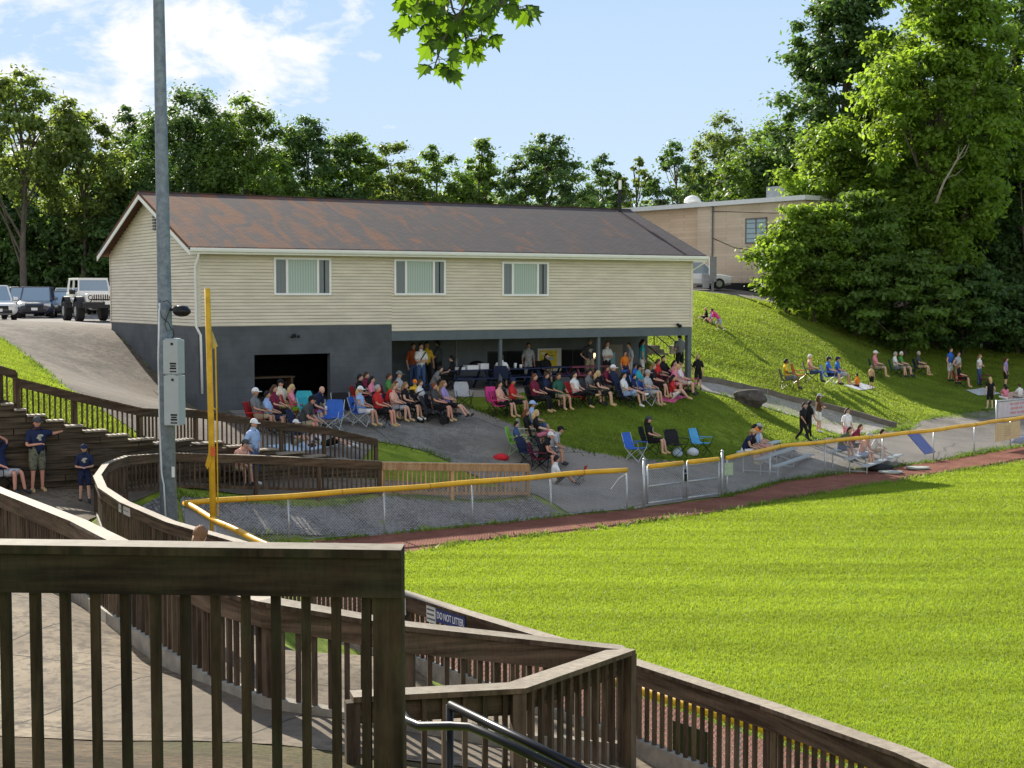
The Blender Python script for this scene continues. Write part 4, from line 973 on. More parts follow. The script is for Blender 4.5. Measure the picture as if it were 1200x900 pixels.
m = MB(); rr_ = random.Random(5); M3 = Matrix((d, Vector((0,0,1)).cross(d), Vector((0,0,1)))).transposed()
for r_ in range(5):
    x = -.32 + rr_.uniform(0, .1)
    while x < .3: l = rr_.uniform(.04, .11); m.box(c + d * x + n_ * .01 + Vector((0, 0, .2 - r_ * .09 + rr_.uniform(-.01, .01))), (l, .006, .02), M=M3); x += l + .03
m.build('handwriting', pm('faded_ink', (.30, .22, .13)), None).parent = o
# framed banner beyond the fence
a = P(1168, 470, 66); b = P(1222, 466, 69); zb_ = h1(a.x, a.y)
bf = thing('banner_frame', 'pipe-framed pale banner with faint pink lettering at the right edge behind the fence', 'banner', (a.x, a.y, zb_))
m = MB(); 
for p in (a, b): m.tube([(p.x, p.y, zb_ - .1), (p.x, p.y, a.z + .05)], .045, 8)
m.tube([a, b], .04, 8); zm = P(1168, 492, 66).z; m.tube([(a.x, a.y, zm), (b.x, b.y, zm)], .03, 8); m.build('pipe_frame', M['galv'], bf, smooth=True)
m = MB(); d = (b - a); d.z = 0; d.normalize(); M3 = Matrix((d, Vector((0,0,1)).cross(d), Vector((0,0,1)))).transposed(); c = (a + b)/2; c.z = (a.z + zm)/2
m.box(c + Vector((0,0,0)), ((b-a).length - .3, .01, a.z - zm - .14), M=M3); bn = m.build('banner_cloth', pm('pale_banner', (.50, .47, .50), .7, .12), bf)
m = MB(); n_ = Vector((d.y, -d.x, 0))
for r_ in range(3):
    x = -.8
    while x < .8: l = rr_.uniform(.1, .3); m.box(c + d * x + n_ * .012 + Vector((0,0,.22 - r_ * .2)), (l, .006, .09), M=M3); x += l + .06
m.build('lettering', pm('banner_pink', (.52, .25, .28)), bn)

# ------------------------------------------------------------ foul pole
fp = P(250, 611, 33.6); ft = P(243, 338, 33.6)
fpo = thing('foul_pole', 'tall yellow foul pole with a narrow side screen frame at the fence corner', 'pole', (fp.x, fp.y, FZ))
m = MB(); m.tube([(fp.x, fp.y, FZ - .2), ((fp.x+ft.x)/2 + .015, fp.y, (FZ+ft.z)/2), (ft.x, ft.y, ft.z)], [.074, .070, .066], 12); M['polepaint'] = pm('pole_yellow', (.55, .33, .02), .5, .25, 5)
m.build('pole', M['polepaint'], fpo, smooth=True)
m = MB(); pp = lambda px, py: P(px, py, 33.5)
m.tube([pp(250, 405), pp(252.5, 408), pp(254, 480)], .018, 6); m.tube([pp(250, 478), pp(254, 481), pp(255.5, 605)], .016, 6); m.build('wire_frame', M['polepaint'], fpo)
m = MB(); m.add([pp(248.5, 388), pp(255, 406), pp(249, 409), pp(248.5, 388) + Vector((0,.04,0)), pp(255, 406) + Vector((0,.04,0)), pp(249, 409) + Vector((0,.04,0))], [(0,1,2), (5,4,3), (0,3,4,1), (1,4,5,2), (2,5,3,0)]); m.build('bracket_plate', pm('tan_plate', (.42, .31, .10)), fpo)
m = MB(); m.add([pp(247, 520), pp(240.5, 545), pp(243, 550), pp(248, 540), pp(247, 520) + Vector((0,.03,0)), pp(240.5, 545) + Vector((0,.03,0)), pp(243, 550) + Vector((0,.03,0)), pp(248, 540) + Vector((0,.03,0))], [(0,1,2,3), (7,6,5,4), (0,4,5,1), (1,5,6,2), (2,6,7,3), (3,7,4,0)]); m.build('torn_flag', M['polepaint'], fpo)
m = MB(); m.box(pp(249.5, 529), (.10, .05, .2)); m.build('orange_tag', pm('orange_tag', (.62, .12, .03)), fpo)

# ------------------------------------------------------------ light pole
lp0 = P(197.5, 600, 31); lpt = P(186, 0, 31); x0, y0 = lp0.x, 31.0; zb_ = h1(x0, y0)
lp = thing('light_pole', 'tall weathered grey steel light pole with two grey cabinets standing inside the ramp hairpin', 'light pole', (x0, y0, zb_))
def pole_mat():
    t = NT('pole_steel'); c = t.ramp(t.noise(7, 5, .7), [(.38, (.12, .15, .19)), (.62, (.20, .24, .29))]); c = t.mixc(t.ramp(t.noise(1.2, 4), [(.55,(0,0,0)), (.8, (.4,.4,.4))]), c, (.16, .15, .14)); t.set(col=c, rough=.55, spec=.4, metal=.25); return t.m
M['polest'] = pole_mat()
up = (lpt - lp0) / (lpt.z - lp0.z)
def lpp(z): return Vector((x0 + up.x * (z - lp0.z), y0, z))
m = MB(); m.tube([lpp(zb_ - .3), lpp(0), lpp(lpt.z), lpp(13)], [.19, .145, .115, .09], 20); m.build('pole_shaft', M['polest'], lp, smooth=True)
def zpx(py, Y=31): return P(200, py, Y).z
for i, (ya, yb) in enumerate(((398, 437.5), (439.5, 497))):
    za, zb2 = zpx(ya), zpx(yb); c = lpp((za + zb2)/2) + Vector((.21, -.16, 0)); m = MB(); m.box(c, (.33, .34, za - zb2), -.22)
    cb = m.build('cabinet', pm('cabinet_light', (.33, .37, .39), .45, .05), lp, bevel=.012)
    Mz = Matrix.Rotation(-.22, 3, 'Z'); m = MB(); f = Mz @ Vector((.06, -.174, 0))
    for dz, w, h_ in ((.10, .14, .035), (.05, .12, .03), (.0, .14, .035)): m.box(c + f + Vector((0, 0, -(za - zb2)/2 + .12 + dz)), (w, .006, h_), -.22)
    m.box(c + f + Vector((-.02, 0, (za - zb2)/2 - .08)), (.05, .006, .05), -.22)
    for k_ in range(5): m.box(c + f + Mz @ Vector((-.06 + k_ * .03, 0, 0)) + Vector((0, 0, -(za - zb2)/2 + .055)), (.022, .006, .03), -.22)
    m.build('door_label', M['black'], cb)
    m = MB(); m.tube([c + Vector((-.02, 0, (za-zb2)/2 - .01)), c + Vector((-.02, 0, (za-zb2)/2 + .03))], .17, 16); m.build('cabinet_lid', pm('cabinet_light', (.33, .37, .39), .45, .05), cb)
c = P(213, 365, 30.7); m = MB(); m.ball(c, (.19, .14, .11), 14, 9); m.ball(c + Vector((-.02, .02, .06)), (.17, .13, .07), 12, 7); m.tube([c + Vector((-.18, .1, .03)), c + Vector((-.3, .25, .04))], .03, 6); tag(m.build('speaker', M['black'], None, smooth=True), 'small black loudspeaker clamped to the grey light pole', 'speaker')
m = MB(); A = lambda px, py: P(px, py, 30.78)
m.tube([A(188, 352), A(186, 360), A(190, 372), A(197, 378), A(201, 386), A(196, 388), A(193, 380), A(197, 368), A(201, 358), A(196, 352), A(190, 354)], .008, 5); m.tube([A(202, 385), A(204, 392), A(201, 398)], .01, 5); m.build('cable_loops', M['black'], lp)
m = MB(); m.tube([A(187, 355), A(185.5, 420), A(187, 500), A(189.5, 555), A(192, 568), A(194, 605)], .017, 6); m.build('white_conduit', pm('old_white', (.5, .52, .54)), lp, smooth=True)
m = MB(); m.box(A(203, 553), (.06, .03, .22)); m.build('pole_sticker', pm('sticker', (.6, .6, .58)), lp)

# boulder by the path
c = hit(878, 474); m = MB(); rb = random.Random(4)
bm = bmesh.new(); bmesh.ops.create_icosphere(bm, subdivisions=3, radius=1)
for v in bm.verts:
    q = v.co.copy(); f = 1 + .12 * math.sin(q.x * 4 + 1) * math.cos(q.y * 5) + .08 * math.sin(q.z * 7 + q.x * 3)
    v.co = Vector((q.x * .72 * f, q.y * .5 * f, max(-.35, min(.42, q.z * .5 * f + .03 * math.sin(q.x * 9)))))
me = bpy.data.meshes.new('boulder'); bm.to_mesh(me); bm.free(); me.materials.append(pm('rock', (.075, .066, .057), .9, .5, 4, bump=.6, bscale=12))
o = bpy.data.objects.new('boulder', me); COL.objects.link(o); o.location = c + Vector((0, 0, .22)); o.rotation_euler = (0, 0, -.3); o.scale = (1.0, 1, .95); tag(o, 'dark flat-topped boulder at the edge of the concrete path', 'boulder')
# kerb of dark stone along the hill side of the path
m = MB(); pu3 = [Vector((x, y, h1(x, y) + .11)) for x, y in densify(pu, .5, False)]
n_ = len(pu3)
for i in range(n_ - 1):
    q = (pu3[i+1] - pu3[i]); q = Vector((-q.y, q.x, 0)).normalized() * .12; m.slab(pu3[i] + q, pu3[i+1] + q, .2, .34)
tag(m.build('stone_kerb', pm('kerb_stone', (.13, .115, .10), .9, .3, 3)), None, None, None, 'structure')

# ------------------------------------------------------------ bleachers, picnic tables, blankets, bags
M['alu'] = pm('aluminium_plank', (.48, .53, .57), .35, .08, 6, spec=.5, metal=.35)
def bleacher(label, base, ang, n=3, L_=4.2, rise=.22, depth=.62, first=.28, extra=True):
    z0 = h1(base[0], base[1]); root = thing('bleacher', label, 'bleacher', (base[0], base[1], z0), ang, group='aluminium bleachers behind the fence', local=True)
    for i in range(n):
        z_ = first + rise * i; m = MB(); m.box((0, i * depth, z_), (L_, .26, .045)); m.build('plank', M['alu'], root, world=False)
    for x in (-L_*.42, 0, L_*.42):
        m = MB()
        for i in range(n): z_ = first + rise * i; m.tube([(x, i*depth, -.1), (x, i*depth, z_ - .02)], .025, 6)
        m.tube([(x, 0, .06), (x, depth * (n-1), .06)], .025, 6); m.tube([(x, 0, first - .04), (x, depth*(n-1), first + rise*(n-1) - .04)], .02, 6); m.build('frame', M['galv'], root, world=False)
    return root
a = hit(906, 563); b = hit(952, 537); ang = math.atan2(b.y - a.y, b.x - a.x)
mid_ = (a + b) / 2; bl1 = bleacher('three-row aluminium bleacher right of the gate, with spectators in hats on top', (mid_.x, mid_.y), ang, 3, 4.4)
a2 = hit(1003, 560); b2 = hit(1062, 537); ang2 = math.atan2(b2.y - a2.y, b2.x - a2.x); mid2 = (a2 + b2)/2
bl2 = bleacher('farther aluminium bleacher with a blue board leaning on its end', (mid2.x, mid2.y), ang2, 3, 4.6)
c = P(1085, 522, 57); m = MB(); a_, b_ = P(1069, 507, 57), P(1090, 531, 56.2); m.beam(a_, b_, .5, .05, (0, -.3, 1)); tag(m.build('blue_board', pm('blue_plastic', (.03, .08, .36), .4, .08)), 'bright blue flat board leaning off the end of the farther bleacher', 'board')
for i, (px, py) in enumerate(((1044, 555), (1075, 550))):
    c = hit(px, py); m = MB(); m.prism([(c.x + .42*math.cos(t)*(1 + .1*math.sin(3*t + i)), c.y + .3*math.sin(t)) for t in [k_*math.pi/8 for k_ in range(16)]], c.z + .035, c.z + .09)
    tag(m.build('stepping_stone', pm('pale_stone', (.36, .38, .34), .9, .15)), ('flat pale stone beside the warning track, left of the two', 'flat pale stone beside the warning track, right of the two')[i], 'stone')

def picnic_table(label, u, v, rz, mat, L_=1.9):
    c = BP(u, v, 0); c.z = max(h1(c.x, c.y), -3.62 if 0 < v < PV and u > U1 else -9); root = thing('picnic_table', label, 'table', tuple(c), rz, 'navy picnic tables by the porch', local=True)
    m = MB(); 
    for i in range(4): m.box((0, -.27 + i * .18, .74), (L_, .17, .04))
    m.build('tabletop', mat, root, world=False)
    for s_ in (-1, 1):
        m = MB(); 
        for i in range(2): m.box((0, s_*(.58 + i*.13), .44), (L_, .12, .04))
        m.build('bench', mat, root, world=False)
        m = MB(); m.beam((s_*L_*.34, -.7, 0), (s_*L_*.34, -.2, .72), .05, .07); m.beam((s_*L_*.34, .7, 0), (s_*L_*.34, .2, .72), .05, .07); m.beam((s_*L_*.34, -.72, .4), (s_*L_*.34, .72, .4), .05, .06); m.build('leg', mat, root, world=False)
    return root
M['navy'] = pm('navy_paint', (.018, .028, .075), .5, .15)
ang0 = math.atan2(E1.y, E1.x)
tu = [onface(px, 450, .8)[0] for px in (550, 612, 648, 690)]
pt_ = [picnic_table('navy picnic table with white food boxes on top at the left of the porch', tu[0], .9, ang0, M['navy']),
       picnic_table('navy picnic table under the first serving window, left of the maroon-shirted man', tu[1], 1.0, ang0, M['navy']),
       picnic_table('navy picnic table in front of the yellow menu board', tu[2], 1.1, ang0, M['navy']),
       picnic_table('pink and navy picnic table beside the middle porch post', tu[3], .9, ang0, pm('table_red', (.22, .06, .10), .6))]
wh = pm('white_card', (.68, .69, .72), .6, .06)
tz = pt_[0].location.z + .765
for i, (du, w, h_, lb) in enumerate(((-.45, .42, .10, 'low white food tray on the left picnic table'), (.1, .5, .16, 'long white food box in the middle of the left picnic table'), (.62, .36, .22, 'taller white carton at the right end of the left picnic table'))):
    c = BP(tu[0] + du, .85, tz + h_/2); m = MB(); m.box(c, (w, .34, h_), ang0); tag(m.build('food_box', wh, bevel=.01), lb, 'box', 'white food boxes on the picnic table')
c = BP(tu[0] + .5, 1.1, tz); m = MB(); m.ball(c + Vector((0,0,.12)), (.33, .2, .2), 12, 7, zmin=-.1); tag(m.build('black_bag', M['black'], None, smooth=True), 'soft black bag behind the food boxes on the left picnic table', 'bag')
tz = pt_[1].location.z + .765
for i, du in enumerate((-.35, -.1)):
    c = BP(tu[1] + du, .75, tz); m = MB(); m.tube([c, c + Vector((0,0,.14 + .06 * (1 - i)))], [.05, .06], 10); tag(m.build('cup', wh, None, smooth=True), ('taller white drinks cup on the second picnic table', 'shorter white drinks cup on the second picnic table')[i], 'cup')

def blanket(label, pxs, col, col2=None, group=None):
    ps = [hit(a, b) for a, b in pxs]; poly = [(p.x, p.y) for p in ps]; b = densify(poly, .3); mat = NT('blanket'); 
    w = mat.n('TexWave'); w.inputs['Scale'].default_value = 1.2; mat.l(mat.tc.outputs['Object'], w.inputs[0]); mat.set(col=mat.ramp(w.outputs['Fac'], [(.35, col), (.65, col2 or c_scale(col, .8))]), rough=.9)
    o = sheet('blanket', poly, mat.m, .2, .05, kind=None, thick=.02); tag(o, label, 'blanket'); return o
blanket('pale blue picnic blanket behind the dark railing in front of the garage bay', [(312, 524), (372, 516), (400, 520), (345, 531)], (.42, .55, .68), (.50, .60, .70))
blanket('bright pink blanket on the shaded lawn under the woman in red', [(768, 470), (790, 473), (806, 466), (786, 463)], (.62, .10, .24))
blanket('whitish blanket on the sunny slope behind the kid in orange', [(988, 452), (1008, 449.5), (1026, 455), (1006, 458)], (.52, .50, .56), (.42, .42, .5))
blanket('large pale blanket in tree shade at the right of the slope', [(1132, 458), (1152, 455), (1172, 462), (1146, 464)], (.50, .52, .54))
blanket('white and orange blanket at the right edge of the slope', [(1172, 462), (1200, 458), (1215, 468), (1180, 470)], (.55, .50, .46), (.6, .22, .12))

def lump(label, px, py, r, col, name='bag', cat='bag', dz=0, group=None):
    c = hit(px, py); m = MB(); rr2 = random.Random(int(px))
    m.ball((0,0,0), r, 12, 8, zmin=-r[2]*.7 if isinstance(r, tuple) else None)
    m.v = [(x*(1+.08*math.sin(z*20+px)), y*(1+.1*math.sin(x*17)), z) for x, y, z in m.v]
    o = m.build(name, pm('lump_%s' % (str(col)), col, .75, .15), None, smooth=True); o.location = c + Vector((0, 0, r[2]*.68 + dz)); tag(o, label, cat, group); return o
lump('pale blue round ball bag in front of the black folding chair', 794, 535, (.17, .15, .2), (.42, .52, .66))
lump('whitish round bag in front of the blue and black folding chair', 812, 534, (.2, .17, .17), (.50, .55, .62))
lump('red soft cooler bag beyond the end of the new-pine railing', 587, 539, (.26, .18, .13), (.50, .02, .03), 'cooler_bag', 'cooler')
lump('black equipment bag at the foot of the farther bleacher', 1030, 552, (.55, .25, .16), (.02, .02, .022))
lump('blue and white bag at the right edge behind the fence', 1198, 520, (.5, .3, .2), (.2, .25, .42))
c = hit(684, 470); m = MB(); m.tube([c, c + Vector((0,0,.26))], [.075, .085], 12); tag(m.build('red_cup', pm('red_plastic', (.5, .02, .02), .4), None, smooth=True), 'bright red tumbler standing on the shaded lawn', 'tumbler')
# ------------------------------------------------------------ people
SK = {'l': (.56, .33, .24), 't': (.45, .25, .17), 'r': (.58, .28, .20), 'b': (.16, .085, .05), 'p': (.64, .42, .33)}
HC = {'bk': (.012, .009, .008), 'br': (.06, .03, .015), 'bl': (.48, .34, .16), 'gy': (.32, .31, .30), 'wh': (.6, .58, .55), 'au': (.14, .05, .02), 'lb': (.22, .13, .06), 'hi': (.20, .10, .045)}
C = {'navy': (.02, .028, .07), 'black': (.016, .016, .018), 'white': (.66, .66, .66), 'grey': (.16, .165, .17), 'dgrey': (.06, .065, .07), 'lblue': (.30, .42, .66), 'red': (.48, .03, .03),
     'pink': (.66, .22, .30), 'hpink': (.66, .06, .25), 'maroon': (.16, .02, .045), 'orange': (.66, .19, .03), 'yellow': (.66, .42, .04), 'teal': (.04, .36, .42), 'blue': (.04, .13, .48),
     'green': (.07, .24, .06), 'dgreen': (.03, .10, .07), 'olive': (.09, .11, .07), 'purple': (.30, .24, .48), 'khaki': (.34, .28, .19), 'camo': (.13, .13, .09), 'jean': (.05, .09, .19), 'tan': (.48, .34, .18),
     'lime': (.22, .50, .04), 'lgrey': (.36, .37, .39), 'rust': (.42, .10, .03), 'brown': (.12, .07, .04), 'peach': (.66, .36, .28), 'cream': (.62, .56, .44), 'sky': (.10, .36, .60)}
def cm(c):
    if c == 'camo':
        if ('camo',) in _mc: return _mc[('camo',)]
        t = NT('camo'); t.set(col=t.ramp(t.noise(14, 2), [(.42, (.07, .075, .05)), (.5, (.18, .17, .11)), (.6, (.11, .12, .08))]), rough=.9); _mc[('camo',)] = t.m; return t.m
    return pm('cloth_' + c, C[c], .85, .2, 9, .12, bump=1.0, bscale=7)
def skm(k): return pm('skin_' + k, SK[k], .6, .08, 10, .3)
def hm(k): return pm('hair_' + k, HC[k], .7, .25, 40, .3)
M['eye'] = pm('eye_dark', (.03, .02, .015), .4, .05); M['lip'] = pm('lip', (.38, .13, .11), .5, .05); M['shoe'] = pm('shoe_dark', (.03, .03, .035), .6, .1)

def pose_joints(pose, rnd):
    """joints in local space: +Y ahead, +X to the right, feet on z=0, for a 1.75 m adult"""
    j = {}; r = lambda a: rnd.uniform(-a, a)
    def arms(L1, L2, R1, R2): j['eL'], j['wL'], j['eR'], j['wR'] = map(Vector, (L1, L2, R1, R2))
    def torso(ph, lean):                               # pelvis height, forward lean of the neck
        j['pel'] = Vector((0, 0, ph)); j['abd'] = Vector((0, lean * .35, ph + .20)); j['che'] = Vector((0, lean * .75, ph + .39)); j['nb'] = Vector((0, lean, ph + .52)); j['nt'] = Vector((0, lean + .02 + abs(lean) * .1, ph + .60))
        j['hd'] = Vector((0, lean + .045 + max(0, lean) * .25, ph + .715 - max(0, lean) * .12)); c = j['che']; n = j['nb']
        j['sL'] = Vector((-.165, (c.y + n.y) / 2, (c.z + n.z) / 2 + .015)); j['sR'] = Vector((.165, (c.y + n.y) / 2, (c.z + n.z) / 2 + .015))
        j['hL'] = Vector((-.092, 0, ph - .03)); j['hR'] = Vector((.092, 0, ph - .03))
    def legs(kL, aL, kR, aR, tl=None, tr=None):
        j['kL'], j['aL'], j['kR'], j['aR'] = map(Vector, (kL, aL, kR, aR)); j['tL'] = j['aL'] + Vector(tl or (-.02, .16, -.05)); j['tR'] = j['aR'] + Vector(tr or (.02, .16, -.05))
    if pose in ('stand', 'wall', 'cross', 'hips', 'point', 'hold'):
        torso(.93, .0); s_ = r(.03); legs((-.11, .03, .49), (-.13, .0 + s_, .085), (.11, .03, .49), (.13, -s_, .085))
        arms((-.25, -.02, 1.10), (-.25, .10, .88), (.25, -.02, 1.10), (.25, .10, .88))
        if pose == 'cross': arms((-.24, .08, 1.12), (.03, .24, 1.16), (.24, .08, 1.12), (-.03, .22, 1.10))
        if pose == 'hips': arms((-.36, -.06, 1.14), (-.18, .06, .97), (.36, -.06, 1.14), (.18, .06, .97))
        if pose == 'hold': arms((-.25, .02, 1.10), (-.06, .26, 1.10), (.25, .02, 1.10), (.06, .26, 1.10))
        if pose == 'wall': arms((-.44, -.04, 1.36), (-.68, -.10, 1.40), (.26, .04, 1.12), (.04, .26, 1.16))
        if pose == 'point': arms((-.25, -.02, 1.10), (-.22, .06, .88), (.42, .08, 1.22), (.62, .22, 1.12))
    elif pose == 'walk':
        torso(.91, .03); legs((-.10, .16, .50), (-.10, .26, .09), (.10, .02, .47), (.10, -.28, .13), None, (.02, .13, -.09)); arms((-.24, -.10, 1.10), (-.23, -.10, .86), (.24, .08, 1.11), (.22, .24, .92))
    elif pose == 'climb':
        torso(.72, .42); legs((-.10, .22, .46), (-.10, .05, .10), (.10, -.05, .40), (.10, -.36, .08)); arms((-.22, .48, .86), (-.18, .62, .62), (.22, .52, .86), (.18, .74, .66))
    elif pose in ('sit', 'sitx', 'sitlean', 'sithead', 'sitout', 'sitdrink'):
        lean = {'sit': -.10, 'sitx': -.12, 'sitlean': .26, 'sithead': -.2, 'sitout': -.16, 'sitdrink': -.06}[pose] + r(.03); torso(.50, lean)
        q = r(.03); legs((-.12, .43, .52), (-.13, .50 + q, .085), (.12, .43, .52), (.13, .46 - q, .085))
        if pose == 'sitx': legs((-.12, .43, .50), (-.10, .52, .085), (.02, .43, .64), (-.24, .66, .48), None, (-.04, .14, .02))
        if pose == 'sitout': legs((-.12, .45, .46), (-.14, .80, .085), (.12, .45, .46), (.16, .72, .085), (-.02, .11, .09), (.02, .11, .09))
        a = j['sL']; arms((-.27, a.y + .10, .74), (-.16, a.y + .34, .68), (.27, a.y + .10, .74), (.16, a.y + .34, .68))
        if pose == 'sitlean': arms((-.22, .30, .70), (-.10, .46, .62), (.22, .30, .70), (.10, .46, .62))
        if pose == 'sithead': arms((-.30, -.10, 1.22), (-.10, -.18, 1.34), (.27, -.02, .74), (.20, .20, .66))
        if pose == 'sitdrink': arms((-.27, a.y + .08, .74), (-.16, a.y + .30, .68), (.25, a.y + .22, .84), (.10, a.y + .30, .98))
    elif pose in ('ground', 'groundx'):
        torso(.12, .02); legs((-.16, .38, .40), (-.15, .62, .08), (.16, .38, .40), (.15, .66, .08))
        if pose == 'groundx': legs((-.28, .30, .16), (.05, .34, .07), (.28, .30, .16), (-.05, .42, .07)); 
        arms((-.24, .14, .36), (-.12, .36, .36), (.24, .14, .36), (.12, .36, .36))
    elif pose == 'lie':
        torso(.13, -.46); 
        for k_ in ('abd', 'che', 'nb', 'nt', 'hd', 'sL', 'sR'): j[k_].z = .12 + (j[k_].z - .13) * .42
        legs((-.14, .42, .20), (-.16, .84, .08), (.14, .42, .32), (.15, .76, .08)); arms((-.28, -.52, .08), (-.24, -.34, .06), (.28, -.5, .08), (.2, -.26, .12))
    return j
BONES = [('pel', 'abd', 'torso'), ('abd', 'che', 'torso'), ('che', 'nb', 'torso'), ('nb', 'nt', 'neck'), ('nt', 'hd', 'neck'), ('che', 'sL', 'torso'), ('che', 'sR', 'torso'), ('sL', 'eL', 'uarm'), ('sR', 'eR', 'uarm'), ('eL', 'wL', 'farm'), ('eR', 'wR', 'farm'),
         ('wL', 'pL', 'hand'), ('wR', 'pR', 'hand'), ('pel', 'hL', 'hip'), ('pel', 'hR', 'hip'), ('hL', 'kL', 'thigh'), ('hR', 'kR', 'thigh'), ('kL', 'aL', 'calf'), ('kR', 'aR', 'calf'), ('aL', 'tL', 'foot'), ('aR', 'tR', 'foot')]
RAD = dict(pel=.125, abd=.118, che=.135, nb=.075, nt=.052, hd=.06, sL=.066, sR=.066, eL=.042, eR=.042, wL=.027, wR=.027, pL=.026, pR=.026, hL=.088, hR=.088, kL=.056, kR=.056, aL=.038, aR=.038, tL=.030, tR=.030, cL=.052, cR=.052, thL=.078, thR=.078)
PEOPLE = []
def add_person(px, py, pose, face, hgt, skin, hair, shirt, pants, shoes, label, chair=None, cap=None, sleeve='s', leg='short', build=1.0, yaw=0, z=None, pos=None, extra=None, group=None, female=False, onseat=0):
    PEOPLE.append(dict(px=px, py=py, pose=pose, face=face, h=hgt, skin=skin, hair=hair, shirt=shirt, pants=pants, shoes=shoes, label=label, chair=chair, cap=cap, sleeve=sleeve, leg=leg, build=build, yaw=yaw, z=z, pos=pos, extra=extra, female=female, onseat=onseat))
def make_chair(loc, rz, col, label, style='camp', group='folding camp chairs'):
    root = thing('folding_chair', label, 'chair', tuple(loc), rz, group, local=True); fab = pm('fabric_' + col, C[col], .85, .12, 12); fr = M['black'] if style == 'camp' else (pm('pale_tube', (.45, .47, .48), .4) if style == 'pale' else pm('green_tube', (.25, .42, .22), .5))
    w = .27; m = MB()
    rows = [(.24, .44, .0), (.08, .405, -.0), (-.10, .395, 0), (-.24, .42, 0)]
    vs = []; 
    for y, z, _ in rows: vs += [(-w, y, z + .02), (0, y, z - .015), (w, y, z + .02)]
    fs = [(3*i + j, 3*i + j + 1, 3*i + j + 4, 3*i + j + 3) for i in range(3) for j in range(2)]; n = len(vs)
    m.add(vs + [(x, y, z - .015) for x, y, z in vs], fs + [tuple(n + k_ for k_ in reversed(f)) for f in fs] + [(0,1,n+1,n), (1,2,n+2,n+1), (0,n,n+3,3), (3,n+3,n+6,6), (6,n+6,n+9,9), (2,5,n+5,n+2), (5,8,n+8,n+5), (8,11,n+11,n+8), (9,n+9,n+10,10), (10,n+10,n+11,11)])
    m.build('seat', fab, root, world=False)
    m = MB(); vs = []
    for y, z, ww in ((-.22, .42, .27), (-.30, .62, .28), (-.36, .80, .27), (-.39, .92, .22)): vs += [(-ww, y, z), (0, y - .04, z), (ww, y, z)]
    n = len(vs); m.add(vs + [(x, y - .02, z) for x, y, z in vs], fs + [tuple(n + k_ for k_ in reversed(f)) for f in fs] + [(0,1,n+1,n), (1,2,n+2,n+1), (0,n,n+3,3), (3,n+3,n+6,6), (6,n+6,n+9,9), (2,5,n+5,n+2), (5,8,n+8,n+5), (8,11,n+11,n+8), (9,n+9,n+10,10), (10,n+10,n+11,11)])
    m.build('backrest', fab, root, world=False)
    for s_ in (-1, 1):
        m = MB(); m.beam((s_*.31, -.30, .62), (s_*.31, .26, .62), .07, .018); m.build('armrest', fab, root, world=False)
    m = MB(); t = .011
    for s_ in (-1, 1):
        m.tube([(s_*.29, .27, .0), (-s_*.27, .25, .44)], t, 6); m.tube([(s_*.29, -.26, 0), (-s_*.27, -.24, .43)], t, 6)
        m.tube([(s_*.29, .27, 0), (s_*.28, -.24, .43), (s_*.29, -.39, .92)], t, 6); m.tube([(s_*.29, -.26, 0), (s_*.28, .25, .44), (s_*.31, .26, .62)], t, 6)
    m.build('frame', fr, root, world=False)
    return root
CHAIRS = []
def empty_chair(px, py, face, col, label, style='camp', sc=1):
    CHAIRS.append((px, py, face, col, label, style, sc))

A = add_person
# --- the left walkway
A(4, 578, 'sithead', -20, 1.80, 'r', 'br', 'navy', 'lgrey', 'shoe', 'seated man at the left edge in navy shirt, one arm behind his head', chair='black', cap='navy', build=1.15)
A(44, 577, 'wall', -50, 1.84, 'r', 'br', 'navy', 'camo', 'tan', 'standing heavy man in navy T-shirt and camouflage shorts, arm resting along the timber wall', cap='dgrey', build=1.22, extra='print')
A(99, 568, 'hold', -75, 1.42, 'l', 'br', 'navy', 'navy', 'shoe', 'boy in navy T-shirt, navy shorts and cap leaning on the timber wall', cap='navy', extra='print', leg='short', pos=tuple(P(98, 500, 36.2))[:2])
A(218, 700, 'walk', 60, 1.66, 'l', 'hi', 'dgrey', 'jean', 'shoe', 'person on the lower ramp with only wavy brown hair showing over the railing', pos=(-4.55, 21.3), leg='long', female=True)
A(277, 569, 'sitlean', -35, 1.72, 'l', 'bk', 'peach', 'khaki', 'shoe', 'seated bowed figure in pale pink shirt beside the man in the light blue polo', chair='dgrey', cap='dgrey')
A(297, 569, 'hips', -25, 1.82, 'l', 'br', 'lblue', 'jean', 'white', 'standing man in light blue polo, jeans and white cap looking right over the railing', cap='white', leg='long', yaw=-20)
# --- in front of the open bay
A(303, 507, 'sit', -10, 1.75, 't', 'gy', 'grey', 'khaki', 'shoe', 'seated man in white cap and grey shirt, leftmost before the garage bay', chair='red', cap='white')
A(316, 508, 'sit', -5, 1.68, 't', 'bk', 'lblue', 'navy', 'shoe', 'dark-haired spectator in a light blue shirt next to the man in white cap and grey', chair='black')
A(325, 500, 'sit', -10, 1.70, 'l', 'br', 'maroon', 'black', 'shoe', 'brown-haired spectator in maroon behind the light blue shirt by the garage bay', chair='black', female=True)
A(331, 494, 'sit', -35, 1.76, 'l', 'bk', 'cream', 'lime', 'shoe', 'seated man in black cap and cream shirt with a lime green blanket on his lap', chair='red', cap='black')
A(345, 496, 'sit', 10, 1.62, 'l', 'bl', 'pink', 'lime', 'shoe', 'blonde girl in a pink shirt in front of the garage bay', chair='red', female=True)
A(366, 500, 'sitlean', -30, 1.74, 'l', None, 'navy', 'maroon', 'shoe', 'bald man in navy shirt leaning forward with a white cup before the garage bay', chair='teal', extra='cup')
A(353, 516, 'sitlean', -12, 1.80, 'r', 'bk', 'dgrey', 'khaki', 'shoe', 'broad man in black cap and charcoal shirt leaning forward just above the dark railing', chair='navy', cap='black', build=1.15)
